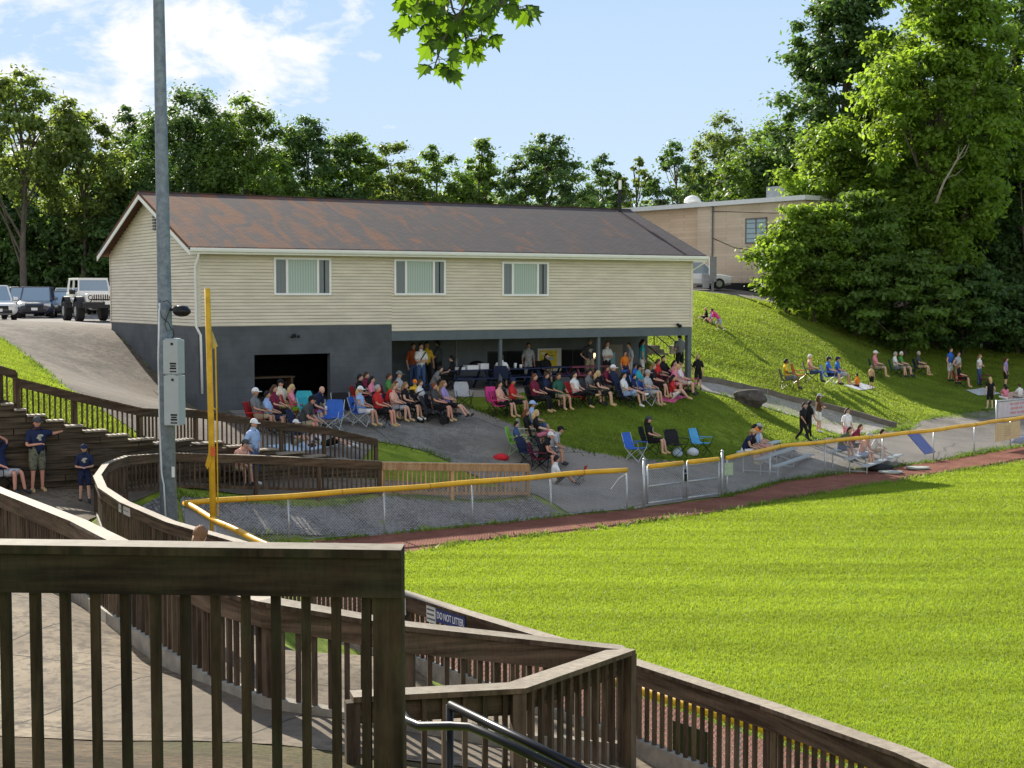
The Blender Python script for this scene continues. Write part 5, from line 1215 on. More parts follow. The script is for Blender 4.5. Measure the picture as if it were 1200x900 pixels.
A(345, 523, 'ground', -20, 1.45, 'l', 'br', 'navy', 'khaki', 'shoe', 'child in a white and blue cap sitting low behind the dark railing', cap='white')
A(382, 524, 'lie', -15, 1.72, 'l', 'br', 'white', 'black', 'white', 'person in white shirt and black shorts lying on the grass behind the dark railing')
empty_chair(388, 507, -100, 'blue', 'empty bright blue folding chair right of the garage bay', 'pale', 1.1)
empty_chair(402, 496, -70, 'black', 'empty black folding chair against the block wall right of the bright blue one', 'pale', 1.05)
empty_chair(357, 492, -80, 'teal', 'empty teal folding chair in the garage bay behind the bald man')
# --- cluster on the asphalt at the corner of the porch
A(424, 499, 'sit', -15, 1.66, 't', 'bl', 'lblue', 'white', 'tan', 'blonde woman in white visor and pale blue tank top, front left of the porch group', chair='blue', cap='white', sleeve='n', female=True)
A(425, 484, 'sit', -10, 1.74, 'l', 'bk', 'black', 'black', 'shoe', 'dark-haired person in black behind the blonde woman with the visor', chair='red')
A(445, 500, 'sit', -15, 1.78, 'r', 'gy', 'red', 'black', 'tan', 'grey-haired man in faded red shirt and long black shorts in the front row', chair='black', build=1.12)
A(439, 485, 'sit', -10, 1.68, 'l', 'bk', 'pink', 'lgrey', 'shoe', 'dark-haired person in pale pink in the second row behind the grey-haired man', chair='navy', female=True)
A(452, 491, 'sitlean', -15, 1.72, 'p', 'au', 'red', 'khaki', 'tan', 'reddish-haired person in a bright red T-shirt leaning forward in the porch group', chair='black')
A(458, 482, 'sit', -5, 1.72, 'r', 'br', 'green', 'white', 'shoe', 'brown-haired person in a green top behind the bright red T-shirt', chair='red')
A(470, 481, 'sit', -20, 1.80, 'l', 'br', 'lgrey', 'khaki', 'white', 'man in blue-grey cap and checked grey shirt at the back of the porch group', chair='black', cap='grey')
A(477, 492, 'sit', -15, 1.68, 'l', 'lb', 'black', 'black', 'white', 'woman with tied light brown hair and black tank top, bare arms, in the porch group', chair='dgrey', sleeve='n', female=True)
A(487, 482, 'sit', -70, 1.45, 'l', 'br', 'yellow', 'navy', 'shoe', 'child in an orange cap facing the camera at the porch corner', chair='black', cap='orange')
A(505, 470, 'sitlean', 0, 1.72, 'l', 'bk', 'grey', 'jean', 'shoe', 'person in a blue-grey shirt resting chin on hand behind the pushchair', chair='navy', leg='long')
A(519, 487, 'sit', -10, 1.68, 't', 'bk', 'tan', 'black', 'shoe', 'dark-haired woman with bare shoulders behind the pushchair', chair='dgrey', sleeve='n', female=True)
A(512, 494, 'sit', -10, 1.74, 'r', 'au', 'dgrey', 'black', 'tan', 'man with sunburnt face and dark shirt right behind the pushchair', chair='black')
A(525, 490, 'sitout', -12, 1.70, 'l', 'lb', 'purple', 'black', 'shoe', 'woman in pale lilac top and black shorts stretching long bare legs onto the asphalt', chair='black', female=True)
A(484, 0, 'stand', -60, 1.76, 'l', 'br', 'rust', 'jean', 'shoe', 'standing man in rust-orange shirt in the shade of the porch', pos=tuple(BP(onface(484, 440, 1.6)[0], 1.6, 0))[:2], z=-3.62, leg='long')
A(492, 0, 'cross', -60, 1.78, 'l', 'bk', 'white', 'jean', 'shoe', 'standing person in white shirt with a black bag strap in the porch', pos=tuple(BP(onface(493, 440, .9)[0], .9, 0))[:2], z=-3.62, leg='long', extra='strap')
A(499, 0, 'stand', -70, 1.78, 't', 'bk', 'yellow', 'black', 'shoe', 'standing man in mustard yellow shirt in the porch', pos=tuple(BP(onface(500, 440, 2.1)[0], 2.1, 0))[:2], z=-3.62, leg='long')
A(514, 0, 'cross', 160, 1.84, 'l', 'bk', 'dgrey', 'black', 'shoe', 'standing man in dark grey shirt with back to the porch wall', pos=tuple(BP(onface(514, 440, 2.2)[0], 2.2, 0))[:2], z=-3.62, leg='long')
A(529, 0, 'sit', 175, 1.70, 'p', 'bk', 'black', 'black', 'shoe', 'dark-haired person in black sitting at the left end of the picnic table', pos=tuple(BP(onface(528, 440, .9)[0], .9, 0))[:2], z=-3.62, chair='black')
empty_chair(543, 478, -75, 'lgrey', 'empty white folding chair in front of the left picnic table')
# --- porch front, middle
A(588, 478, 'sit', 85, 1.74, 'l', 'br', 'white', 'jean', 'shoe', 'person in white T-shirt with back turned at the left of the serving window', pos=tuple(BP(onface(588, 440, .3)[0], .3, 0))[:2], z=-3.62, chair='navy')
A(588, 489, 'sit', -20, 1.68, 'l', 'bk', 'peach', 'black', 'tan', 'dark-haired woman in pale top beside the hot pink chair', chair='hpink', female=True)
A(602, 487, 'sit', -15, 1.74, 't', 'bk', 'red', 'black', 'shoe', 'person in navy cap and bright red shirt before the serving window', chair='black', cap='navy')
A(618, 0, 'stand', -80, 1.66, 't', 'br', 'lgrey', 'lgrey', 'tan', 'standing figure in long pale grey shirt at the serving window', pos=tuple(BP(onface(619, 440, 2.3)[0], 2.3, 0))[:2], z=-3.62, leg='long')
A(634, 0, 'sitlean', -60, 1.66, 'p', 'bk', 'black', 'black', 'shoe', 'dark-haired woman leaning on the picnic table below the yellow menu board', pos=tuple(BP(onface(636, 440, 1.9)[0], 1.9, 0))[:2], z=-3.60, female=True, chair='black')
A(629, 483, 'sit', -20, 1.80, 'l', 'au', 'maroon', 'black', 'tan', 'large man in maroon shirt and black trousers at the edge of the lawn', chair='black', build=1.25, leg='long')
A(656, 480, 'sit', -55, 1.70, 't', 'br', 'dgreen', 'khaki', 'tan', 'woman with brown hair in a dark green top with white sleeves at the lawn edge', chair='black', female=True)
A(676, 478, 'sitx', -35, 1.70, 'l', 'bk', 'white', 'black', 'tan', 'dark-haired woman in white top and black trousers, arm over a red chair', chair='red', leg='long', female=True, sleeve='n')
A(690, 0, 'hips', -80, 1.80, 'l', 'br', 'dgrey', 'khaki', 'shoe', 'standing man in grey T-shirt with pale print beside the lit wall lamp', pos=tuple(BP(onface(691, 440, 1.7)[0], 1.7, 0))[:2], z=-3.62, extra='print', cap='grey')
# --- porch front, right
A(702, 476, 'sit', -10, 1.68, 'l', 'bl', 'black', 'black', 'tan', 'short-haired blonde woman in black tank top facing right on the lawn', chair='dgrey', sleeve='n', female=True)
A(712, 0, 'cross', -60, 1.68, 'l', 'lb', 'white', 'black', 'shoe', 'standing long-haired woman in white top and black shorts before the tan door', pos=tuple(BP(onface(711, 440, 1.5)[0], 1.5, 0))[:2], z=-3.62, female=True)
A(721, 470, 'sit', -10, 1.76, 'l', 'gy', 'navy', 'khaki', 'shoe', 'person in white cap and navy hooded jacket on the porch lawn', chair='navy', cap='white', sleeve='l')
A(734, 477, 'sitx', -20, 1.68, 'l', 'bk', 'white', 'lblue', 'white', 'dark-haired woman in white top with crossed bare legs at the front of the lawn group', chair='navy', female=True)
A(732, 463, 'stand', -60, 1.30, 'l', 'br', 'orange', 'navy', 'shoe', 'child in an orange shirt standing before the tan door', pos=tuple(BP(onface(732, 440, .8)[0], .8, 0))[:2], z=-3.62)
A(737, 0, 'stand', 200, 1.62, 'l', 'br', 'lgrey', 'lgrey', 'shoe', 'standing figure in pale grey beside the child in orange', pos=tuple(BP(onface(738, 440, 1.3)[0], 1.3, 0))[:2], z=-3.62)
A(752, 0, 'stand', 5, 1.74, 't', 'bk', 'teal', 'white', 'shoe', 'standing woman in turquoise tank top and white shorts at the end of the porch wall', pos=tuple(BP(onface(752, 440, 1.4)[0], 1.4, 0))[:2], z=-3.62, sleeve='n', female=True)
A(751, 468, 'sit', -20, 1.72, 't', 'bk', 'teal', 'grey', 'shoe', 'seated person in black cap and teal T-shirt below the woman in turquoise', chair='blue', cap='black')
A(744, 472, 'sit', -25, 1.40, 'l', 'bk', 'navy', 'black', 'shoe', 'small dark-haired child slumped between the navy chairs on the lawn', chair='navy')
A(760, 475, 'sit', -30, 1.74, 'l', 'gy', 'lgrey', 'lgrey', 'tan', 'grey-haired man in pale grey shirt and shorts at the front of the lawn group', chair='blue', build=1.1, cap='lgrey')
A(767, 466, 'sit', -15, 1.70, 'l', 'lb', 'black', 'black', 'tan', 'long-haired woman in black T-shirt with bare legs near the steps', chair='maroon', female=True)
A(779, 456, 'sit', -50, 1.72, 'l', 'bk', 'black', 'black', 'shoe', 'dark-haired person in black sitting below the concrete steps', chair='black')
A(785, 464, 'sitlean', -15, 1.64, 'l', 'bl', 'pink', 'pink', 'shoe', 'woman in a salmon pink shirt near the steps', chair='maroon', female=True)
A(787, 468, 'ground', -10, 1.72, 'l', 'bk', 'red', 'white', 'tan', 'woman in a red shirt sitting on the pink blanket with legs stretched out', female=True)
A(799, 463, 'sit', -15, 1.66, 'l', 'lb', 'white', 'cream', 'shoe', 'light-brown-haired person in white below the right porch post', chair='hpink', female=True)
A(803, 0, 'hold', 120, 1.78, 't', 'bk', 'grey', 'black', 'shoe', 'standing man in grey T-shirt carrying a white bag by the right porch post', pos=tuple(BP(BL + .1, .9, 0))[:2], z=None, extra='bagw')
A(818, 457, 'stand', -100, 1.42, 'l', 'bl', 'black', 'black', 'shoe', 'small blond boy in black standing at the start of the concrete path')
empty_chair(808, 462, -30, 'hpink', 'bright pink folding chair at the right end of the porch group')
empty_chair(728, 466, -40, 'navy', 'empty navy folding chair behind the person in white cap and navy hood')
empty_chair(742, 462, -35, 'blue', 'empty royal blue folding chair behind the crossed-leg woman on the lawn')
empty_chair(773, 462, -30, 'maroon', 'empty maroon folding chair beside the long-haired woman near the steps')
empty_chair(434, 478, -20, 'navy', 'empty navy folding chair against the block wall behind the porch group')
empty_chair(582, 484, -60, 'hpink', 'empty hot pink folding chair left of the woman in pale top')
empty_chair(665, 472, -70, 'dgrey', 'empty charcoal folding chair behind the woman in the green top')
A(692, 474, 'sit', -25, 1.66, 't', 'bk', 'grey', 'black', 'shoe', 'dark-haired person in grey sitting low beside the bright red tumbler', chair='dgrey')
A(713, 468, 'sit', -20, 1.66, 'l', 'br', 'maroon', 'khaki', 'shoe', 'brown-haired person in maroon between the blonde in black and the navy hood', chair='black')
A(747, 463, 'sit', -20, 1.60, 'l', 'bk', 'blue', 'black', 'shoe', 'dark-haired person in royal blue in the back row near the tan door', chair='navy')
A(772, 459, 'sit', -20, 1.66, 't', 'br', 'red', 'black', 'shoe', 'brown-haired person in red in the back row below the steps', chair='black')
A(792, 459, 'sit', -30, 1.62, 'l', 'bk', 'pink', 'navy', 'shoe', 'dark-haired person in pink in the back row by the right porch post', chair='navy', female=True)
A(432, 479, 'sit', -10, 1.68, 'l', 'br', 'maroon', 'khaki', 'shoe', 'brown-haired person in maroon against the block wall in the porch group', chair='red')
A(463, 494, 'sit', -15, 1.66, 'l', 'lb', 'peach', 'lgrey', 'tan', 'light-haired woman in pale peach at the middle front of the porch group', chair='navy', female=True)
A(495, 488, 'sit', -15, 1.66, 'l', 'br', 'white', 'navy', 'shoe', 'brown-haired person in white with a paper on the lap beside the pushchair', chair='black')
A(643, 478, 'sit', -20, 1.66, 'l', 'br', 'navy', 'black', 'shoe', 'brown-haired person in navy between the maroon shirt and the green top', chair='black')
# --- kids on the slope
A(828, 376, 'ground', 170, 1.25, 'l', 'bl', 'black', 'navy', 'shoe', 'fair child in black, highest and leftmost of the three on the hill')
A(834, 379, 'ground', 160, 1.20, 'l', 'bl', 'purple', 'peach', 'shoe', 'fair child in mauve in the middle of the three on the hill')
A(843, 387, 'climb', 150, 1.25, 'l', 'br', 'hpink', 'lblue', 'white', 'child in pink top and pale blue shorts climbing the hill on hands and feet')
# --- path group
A(607, 533, 'sit', -10, 1.45, 'l', 'bk', 'jean', 'khaki', 'white', 'boy in dark blue T-shirt on the green-framed lawn chair', chair='lime', leg='long')
A(620, 523, 'sit', -10, 1.64, 'l', 'au', 'black', 'khaki', 'shoe', 'auburn-haired woman in black beside the boy in the green-framed chair', chair='cream', female=True)
A(627, 516, 'sit', 0, 1.76, 't', 'br', 'lblue', 'jean', 'white', 'person in a light blue cap and shirt hidden behind the blonde woman in black', chair='black', cap='lblue')
A(631, 526, 'sitx', 5, 1.72, 'p', 'bl', 'black', 'pink', 'white', 'blonde woman in black T-shirt and white trainers on the asphalt path', chair='black', female=True)
A(643, 545, 'sitlean', -10, 1.72, 't', 'bk', 'lgrey', 'grey', 'shoe', 'man in black cap and pale grey T-shirt leaning on his knees on the path', chair='black', cap='black')
A(633, 552, 'sitlean', -10, 1.70, 'r', 'gy', 'black', 'black', 'shoe', 'person in white cap and black tank top at the end of the pine railing', chair='maroon', cap='white', sleeve='n')
A(650, 568, 'ground', 10, 1.66, 't', 'bk', 'white', 'black', 'shoe', 'dark-haired person in white T-shirt sitting on the ground behind the yellow fence rail')
empty_chair(621, 545, -30, 'navy', 'empty navy folding chair between the boy in blue and the person in white cap')
empty_chair(678, 566, 165, 'red', 'small empty red chair on the asphalt behind the yellow fence rail', 'camp', .62)
# --- middle of the path
empty_chair(745, 540, -35, 'blue', 'empty royal blue folding chair with red arms left of the gate', 'pale')
A(763, 532, 'sit', -20, 1.68, 'l', 'bk', 'black', 'black', 'tan', 'lone woman in black cap and black T-shirt with bare legs above the gate', chair='black', cap='dgrey', female=True, extra='print')
empty_chair(793, 535, -60, 'black', 'empty black folding chair with a high back behind the gate')
empty_chair(822, 533, -40, 'sky', 'empty blue and black folding chair right of the plain black one')
# --- bleacher row
def seat_on(f, dep=2, rise=.22, first=.28, blm=mid_, an=ang):
    d = Vector((math.cos(an), math.sin(an), 0)); n = Vector((-d.y, d.x, 0)); p = Vector((blm.x, blm.y, 0)) + d * f + n * .62 * dep; return (p.x, p.y), h1(blm.x, blm.y) + first + rise * dep - .44
fo_ = math.degrees(ang) - 90
for f, dat in ((-1.9, ('navy', 'white', 'tan', 'cream', 'lb', 'seated girl in straw-coloured hat and navy sleeveless top at the near end of the bleacher', 'n')), (-1.55, ('black', 'black', 'orange', 'cream', 'lb', 'seated person in an orange hat behind the girl with the straw hat', 's')),
               (-1.0, ('lblue', 'khaki', None, 'white', 'br', 'long-dark-haired girl in light blue T-shirt on the bleacher', 's')), (-.35, ('lblue', 'pink', None, 'white', 'bk', 'dark-haired girl in pale blue T-shirt beside the man in the pale cap', 's')), (.1, ('cream', 'khaki', 'lgrey', 'shoe', 'br', 'man in pale cap at the far end of the bleacher row', 's'))):
    p, z = seat_on(f); A(0, 0, 'sitlean' if f < -.5 else 'sit', fo_ + 8, 1.64, 'l', dat[4], dat[0], dat[1], dat[3], dat[5], pos=p, z=z, cap=dat[2], sleeve=dat[6], female=True)
A(940, 517, 'walk', -40, 1.50, 't', 'bk', 'black', 'black', 'shoe', 'dark-haired boy all in black walking at the tip of the lawn', leg='long')
A(947, 514, 'walk', 30, 1.48, 't', 'bk', 'black', 'black', 'shoe', 'second boy in black just behind the walking one', leg='long')
A(959, 507, 'cross', 10, 1.56, 'l', 'br', 'brown', 'white', 'white', 'girl in pale cap, brown top and white shorts on the concrete path', cap='lgrey', female=True)
A(992, 527, 'stand', -60, 1.60, 't', 'bk', 'white', 'pink', 'white', 'long-dark-haired girl in white T-shirt and pink shorts standing beside the man in olive', female=True)
b2d = mid2
for f, dep, dat in ((-1.1, 2, ('olive', 'jean', None, 'bk', 'broad man in olive T-shirt holding out an arm at the farther bleacher', 1.15, 't')), (-.7, 1, ('peach', 'lblue', 'lgrey', 'gy', 'person in pale cap and peach shirt on the farther bleacher', 1.0, 'l')), (.1, 2, ('maroon', 'black', None, 'br', 'person in maroon leaning forward in the middle of the farther bleacher', 1, 'l')), (.8, 1, ('white', 'khaki', None, 'bk', 'dark-haired person in white at the far end of the farther bleacher', 1, 'l'))):
    p, z = seat_on(f, dep, .22, .28, mid2, ang2); A(0, 0, 'sitlean', math.degrees(ang2) - 90 + f * 10, 1.70, dat[6], dat[3], dat[0], dat[1], 'shoe', dat[4], pos=p, z=z, cap=dat[2], build=dat[5])
# --- sunny slope
A(923, 456, 'sit', -15, 1.78, 'b', 'bk', 'yellow', 'grey', 'shoe', 'dark-haired man in bright yellow T-shirt sitting on the sunny slope', chair='olive', build=1.1)
empty_chair(937, 450, -20, 'rust', 'empty rust-red folding chair between the man in yellow and the white-haired woman')
A(951, 448, 'sit', -10, 1.70, 'l', 'wh', 'peach', 'jean', 'shoe', 'white-haired woman in pale pink top and jeans on the sunny slope', chair='dgrey', leg='long', female=True)
A(972, 451, 'sit', -15, 1.72, 'l', 'bk', 'blue', 'navy', 'shoe', 'person in navy cap sunk in a bright blue folding chair on the slope', chair='blue', cap='navy')
A(983, 451, 'sit', -15, 1.76, 't', 'bk', 'blue', 'lgrey', 'tan', 'person in royal blue shirt and dark cap with tanned legs on the slope', chair='blue', cap='navy')
A(1005, 454, 'groundx', 150, 1.25, 'l', 'bk', 'orange', 'black', 'shoe', 'small child in orange top sitting on the whitish blanket on the slope')
A(1021, 456, 'stand', 40, 1.15, 't', 'lb', 'tan', 'black', 'tan', 'bare-backed small child standing beside the whitish blanket', sleeve='n')
A(1027, 442, 'sit', -20, 1.76, 'l', 'gy', 'pink', 'khaki', 'tan', 'man in pale cap and salmon shirt sitting at the edge of the tree shade', chair='dgreen', cap='white')
A(1050, 442, 'sit', -20, 1.72, 'l', 'gy', 'white', 'grey', 'shoe', 'grey-haired person in white top in the tree shade beside the one in green', chair='dgreen')
A(1057, 441, 'sit', -20, 1.70, 'l', 'wh', 'green', 'khaki', 'shoe', 'white-haired person in green shirt in the tree shade', chair='dgreen')
empty_chair(1066, 443, -20, 'navy', 'empty dark navy folding chair between the green shirt and the man in charcoal')
A(1078, 440, 'sit', -25, 1.72, 'l', 'gy', 'dgrey', 'tan', 'tan', 'man in charcoal shirt and tan shorts sitting alone in the tree shade', chair='navy')
A(1113, 447, 'stand', -50, 1.82, 'l', 'br', 'blue', 'white', 'shoe', 'standing man in royal blue tank top and white shorts in the tree shade', sleeve='n')
A(1122, 450, 'hips', -50, 1.74, 'l', 'br', 'lgrey', 'khaki', 'shoe', 'standing woman in grey tank top next to the man in royal blue', sleeve='n', female=True, build=1.1)
A(1125, 454, 'sit', -20, 1.70, 'l', 'lb', 'black', 'black', 'tan', 'seated woman in black with bare legs in front of the standing pair', chair='red', female=True)
A(1147, 452, 'cross', -40, 1.70, 'l', 'lb', 'white', 'jean', 'shoe', 'standing woman in white top and jeans in the tree shade', leg='long', sleeve='n', female=True)
empty_chair(1155, 453, -30, 'maroon', 'empty maroon folding chair right of the standing woman in jeans')
A(1160, 480, 'stand', 95, 1.60, 'p', 'bl', 'black', 'black', 'white', 'girl in black sleeveless dress seen from behind on the asphalt', sleeve='n', female=True)
A(1178, 455, 'stand', -30, 1.66, 'l', 'br', 'purple', 'black', 'shoe', 'standing woman in a mauve top at the right edge of the slope', sleeve='n', female=True, build=1.1)
A(1178, 468, 'groundx', 100, 1.45, 'l', 'bk', 'pink', 'white', 'white', 'dark-haired girl in pink sitting with back to the camera on the right blanket', female=True)
A(1195, 468, 'groundx', 110, 1.50, 'l', 'br', 'white', 'grey', 'shoe', 'person in white sitting with back turned at the right edge of the picture')

HEADV = None
def head_mesh(mb_, c, fwd, sc, detail=True):
    """egg-shaped head with brow, nose, chin, eyes, mouth and ears; mats 0 skin,1 eye,2 lip"""
    Mh = Matrix.Rotation(fwd, 3, 'Z'); nu, nv = 14, 11; vs = []
    for i in range(nv + 1):
        ph = math.pi * i / nv; z = math.cos(ph)
        for k_ in range(nu):
            th = 2 * math.pi * k_ / nu; x = math.sin(ph) * math.sin(th); y = math.sin(ph) * math.cos(th)
            w = .078 * (1 - .26 * max(0, -z) ** 1.5); d_ = .095 * (1 - .12 * max(0, -z))
            q = Vector((x * w, y * d_, z * .118))
            if y > .55:
                if abs(x) < .18: q.y += .022 * max(0, 1 - abs(z + .12) / .28)                # nose
                if -.95 < z < -.6: q.y += .010                                                  # chin
                if .1 < abs(x) < .6 and .05 < z < .25: q.y -= .006                              # eye sockets
            vs.append(c + Mh @ (q * sc))
    fs = [(i*nu + k_, (i+1)*nu + k_, (i+1)*nu + (k_+1) % nu, i*nu + (k_+1) % nu) for i in range(nv) for k_ in range(nu)]
    mb_.cur = 0; mb_.add(vs, [tuple(reversed(f)) for f in fs])
    for s_ in (-1, 1): mb_.ball(c + Mh @ (Vector((s_*.079, -.005, -.01)) * sc), (.012*sc, .02*sc, .032*sc), 6, 5, Mh)
    mb_.cur = 1
    for s_ in (-1, 1): mb_.ball(c + Mh @ (Vector((s_*.030, .082, .008)) * sc), (.013*sc, .008*sc, .008*sc), 6, 4, Mh)
    mb_.cur = 2; mb_.ball(c + Mh @ (Vector((0, .083, -.062)) * sc), (.024*sc, .008*sc, .007*sc), 6, 4, Mh); mb_.cur = 0

def build_people():
    temps = []
    for k_, d in enumerate(PEOPLE):
        rnd = random.Random(k_ * 7 + 1); j = pose_joints(d['pose'], rnd); d['j'] = j
        for s_ in 'LR':
            f = (j['w' + s_] - j['e' + s_]).normalized(); j['p' + s_] = j['w' + s_] + f * .07
            j['c' + s_] = j['k' + s_].lerp(j['a' + s_], .32); j['th' + s_] = j['h' + s_].lerp(j['k' + s_], .5)
        names = list(j.keys()); idx = {n: i for i, n in enumerate(names)}
        E_ = []
        for a, b, _ in BONES:
            if a[0] == 'h' and b[0] == 'k': E_ += [(idx[a], idx['th' + a[1]]), (idx['th' + a[1]], idx[b])]
            elif a[0] == 'k' and b[0] == 'a': E_ += [(idx[a], idx['c' + a[1]]), (idx['c' + a[1]], idx[b])]
            else: E_.append((idx[a], idx[b]))
        me = bpy.data.meshes.new('tmp'); me.from_pydata([tuple(j[n]) for n in names], E_, []); ob = bpy.data.objects.new('tmp', me); COL.objects.link(ob)
        ob.modifiers.new('s', 'SKIN'); sv = me.skin_vertices[0].data; B_ = d['build']
        for n, v in zip(names, sv):
            r_ = RAD[n]
            if n in ('pel', 'abd', 'che', 'hL', 'hR', 'thL', 'thR', 'sL', 'sR'): r_ *= B_ * (.93 if d['female'] and n in ('abd', 'che', 'sL', 'sR') else 1)
            v.radius = (r_, r_); v.use_root = (n == 'pel')
        sd = ob.modifiers.new('d', 'SUBSURF'); sd.levels = 1; sd.render_levels = 1
        temps.append(ob)
    bpy.context.view_layer.update(); dg = bpy.context.evaluated_depsgraph_get()
    for d, ob in zip(PEOPLE, temps):
        me = bpy.data.meshes.new_from_object(ob.evaluated_get(dg)); V_ = np.array([v.co[:] for v in me.vertices]); Nn = np.array([v.normal[:] for v in me.vertices]); F_ = [tuple(p.vertices) for p in me.polygons]
        bpy.data.meshes.remove(me); tmpm = ob.data; bpy.data.objects.remove(ob); bpy.data.meshes.remove(tmpm)
        finish_person(d, V_, Nn, F_)
def finish_person(d, V_, Nn, F_):
    j = d['j']; s_ = d['h'] / 1.75
    if d['pos'] is not None: x, y = d['pos']; z = d['z'] if d['z'] is not None else h1(x, y)
    else: p = hit(d['px'], d['py']); x, y, z = p
    if d['pos'] is None and 0 < (Vector((x, y, 0)) - BO).dot(E2) < PV and U1 < (Vector((x, y, 0)) - BO).dot(E1) < BL: z = max(z, -3.62)
    rz = R(d['face'] - 90); root = thing('person', d['label'], 'person', (x, y, z), rz, None, local=True)
    if d['chair'] and d['pose'].startswith('sit'):
        st = 'green' if d['chair'] in ('lime', 'cream') else ('pale' if d['chair'] in ('blue', 'teal') else 'camp'); cn = {'hpink': 'hot pink', 'dgrey': 'dark grey', 'dgreen': 'dark green', 'lgrey': 'pale grey', 'lime': 'lime green', 'sky': 'sky blue'}.get(d['chair'], d['chair'])
        w_ = (cn + ' folding chair under the ' + d['label'].replace('seated ', '')).split()[:16]
        while w_[-1] in ('a', 'the', 'in', 'of', 'with', 'and', 'on', 'at', 'his', 'her', 'behind', 'to', 'beside', 'by', 'front', 'over'): w_.pop()
        make_chair((x, y, z), rz, d['chair'], ' '.join(w_), st); 
    # classify vertices by the nearest bone
    segs = [(np.array(j[a]), np.array(j[b]), t, a) for a, b, t in BONES]; n = len(V_); best = np.full(n, 9.); kind = np.empty(n, object); par = np.zeros(n)
    for a, b, t, nm in segs:
        ab = b - a; tt = np.clip(((V_ - a) @ ab) / (ab @ ab), 0, 1); dd = np.linalg.norm(V_ - (a + tt[:, None] * ab), axis=1) - .6 * (RAD[nm] if t in ('torso', 'hip') else .04)
        m_ = dd < best; best[m_] = dd[m_]; kind[m_] = t; par[m_] = tt[m_]
    def group_faces(fn): return [f for f in F_ if sum(fn(kind[i], par[i]) for i in f) * 2 >= len(f)]
    sl_ = {'s': .72, 'n': -.1, 'l': 2}[d['sleeve']]; lg = d['leg']
    shirt = lambda k_, p: k_ == 'torso' or (k_ == 'uarm' and p <= sl_) or (k_ == 'farm' and sl_ > 1 and p < .9) or (k_ == 'uarm' and sl_ < 0 and p < .06)
    pants = lambda k_, p: k_ == 'hip' or (k_ == 'thigh' and (lg == 'long' or p < .86)) or (k_ == 'calf' and lg == 'long' and p < .9)
    shoes = lambda k_, p: k_ == 'foot' or (k_ == 'calf' and p > .97)
    mb = MB(); mb.v = [tuple(v) for v in V_]; mb.f = list(F_); mb.m = [0] * len(F_)
    hd = j['hd']; yaw = R(d['yaw']); head_mesh(mb, hd, yaw, 1.0)
    for s in 'LR':                                     # hands: palm is the skinned end, five tapered bent fingers
        w = j['p' + s]; f = (j['p' + s] - j['w' + s]).normalized(); up = Vector((0, 0, 1)); sd = f.cross(up)
        if sd.length < .2: sd = Vector((1, 0, 0))
        sd.normalize(); up = sd.cross(f).normalized(); sg = 1 if s == 'L' else -1
        for q, (o_, l_) in enumerate(((-.026, .062), (-.009, .074), (.008, .070), (.024, .055))):
            a = w + sd * o_ - f * .01; mb.tube([a, a + f * l_ * .5 - up * .006, a + f * l_ * .85 - up * .028], [.0095, .009, .0065], 5)
        a = w - f * .045 + sd * sg * .022; mb.tube([a, a + f * .03 + sd * sg * .022, a + f * .055 + sd * sg * .02 - up * .008], [.011, .010, .007], 5)
    body = mb.build('body', [skm(d['skin']), M['eye'], M['lip']], root, smooth=True, world=False)
    def cloth(name, fn, mat, off):
        fs = group_faces(fn)
        if not fs: return
        ids = sorted({i for f in fs for i in f}); mp_ = {i: k_ for k_, i in enumerate(ids)}; m = MB()
        m.v = [tuple(V_[i] + Nn[i] * off) for i in ids]; m.f = [tuple(mp_[i] for i in f) for f in fs]; m.m = [0] * len(fs)
        o = m.build(name, mat, root, smooth=True, world=False); so_ = o.modifiers.new('thick', 'SOLIDIFY'); so_.thickness = .006; so_.offset = 1; return o
    sh = cloth('shirt', shirt, cm(d['shirt']), .014); cloth('trousers' if lg == 'long' else 'shorts', pants, cm(d['pants']), .012)
    lr = {q: np.linalg.norm(V_ - np.array(j['a' + q]), axis=1) for q in 'LR'}; isL = lr['L'] < lr['R']; allF = F_
    for q in (True, False): F_ = [f for f in allF if all(isL[i] == q for i in f)]; cloth('shoe', shoes, M['shoe'] if d['shoes'] == 'shoe' else cm(d['shoes']), .008)
    F_ = allF
    Mh = Matrix.Rotation(yaw, 3, 'Z')
    if d['hair']:
        m = MB(); nu, nv = 14, 7; vs = []; lo = -.35 if not d['female'] else -.55
        for i in range(nv + 1):
            for k_ in range(nu):
                th = 2 * math.pi * k_ / nu; back = (1 - math.cos(th)) / 2
                ph = math.pi * (.5 * (i / nv) * (.62 + .85 * back)); ph = min(ph, math.pi * .72)
                q = Vector((math.sin(ph) * math.sin(th) * .088, math.sin(ph) * math.cos(th) * .103 - .006, math.cos(ph) * .128 + .004)); q *= (1 + .04 * math.sin(th * 5 + i)) if d['hair'] != 'hi' else (1.18 + .12 * math.sin(th * 4 + i * 1.7) + .08 * math.sin(th * 7 - i)); vs.append(hd + Mh @ q)
        fs = [tuple(reversed((i*nu + k_, (i+1)*nu + k_, (i+1)*nu + (k_+1) % nu, i*nu + (k_+1) % nu))) for i in range(nv) for k_ in range(nu)]; m.add(vs, fs)
        if d['female'] and d['hair'] != 'wh':
            b = hd + Mh @ Vector((0, -.07, -.04)); m.tube([b + Vector((0,0,.05)), b + Mh @ Vector((0, -.03, -.06)), b + Mh @ Vector((0, -.035, -.16)), b + Mh @ Vector((0, -.02, -.25))], [.075, .078, .062, .025], 8)
        o = m.build('hair', hm(d['hair']), root, smooth=True, world=False); so_ = o.modifiers.new('thick', 'SOLIDIFY'); so_.thickness = .008; so_.offset = 1
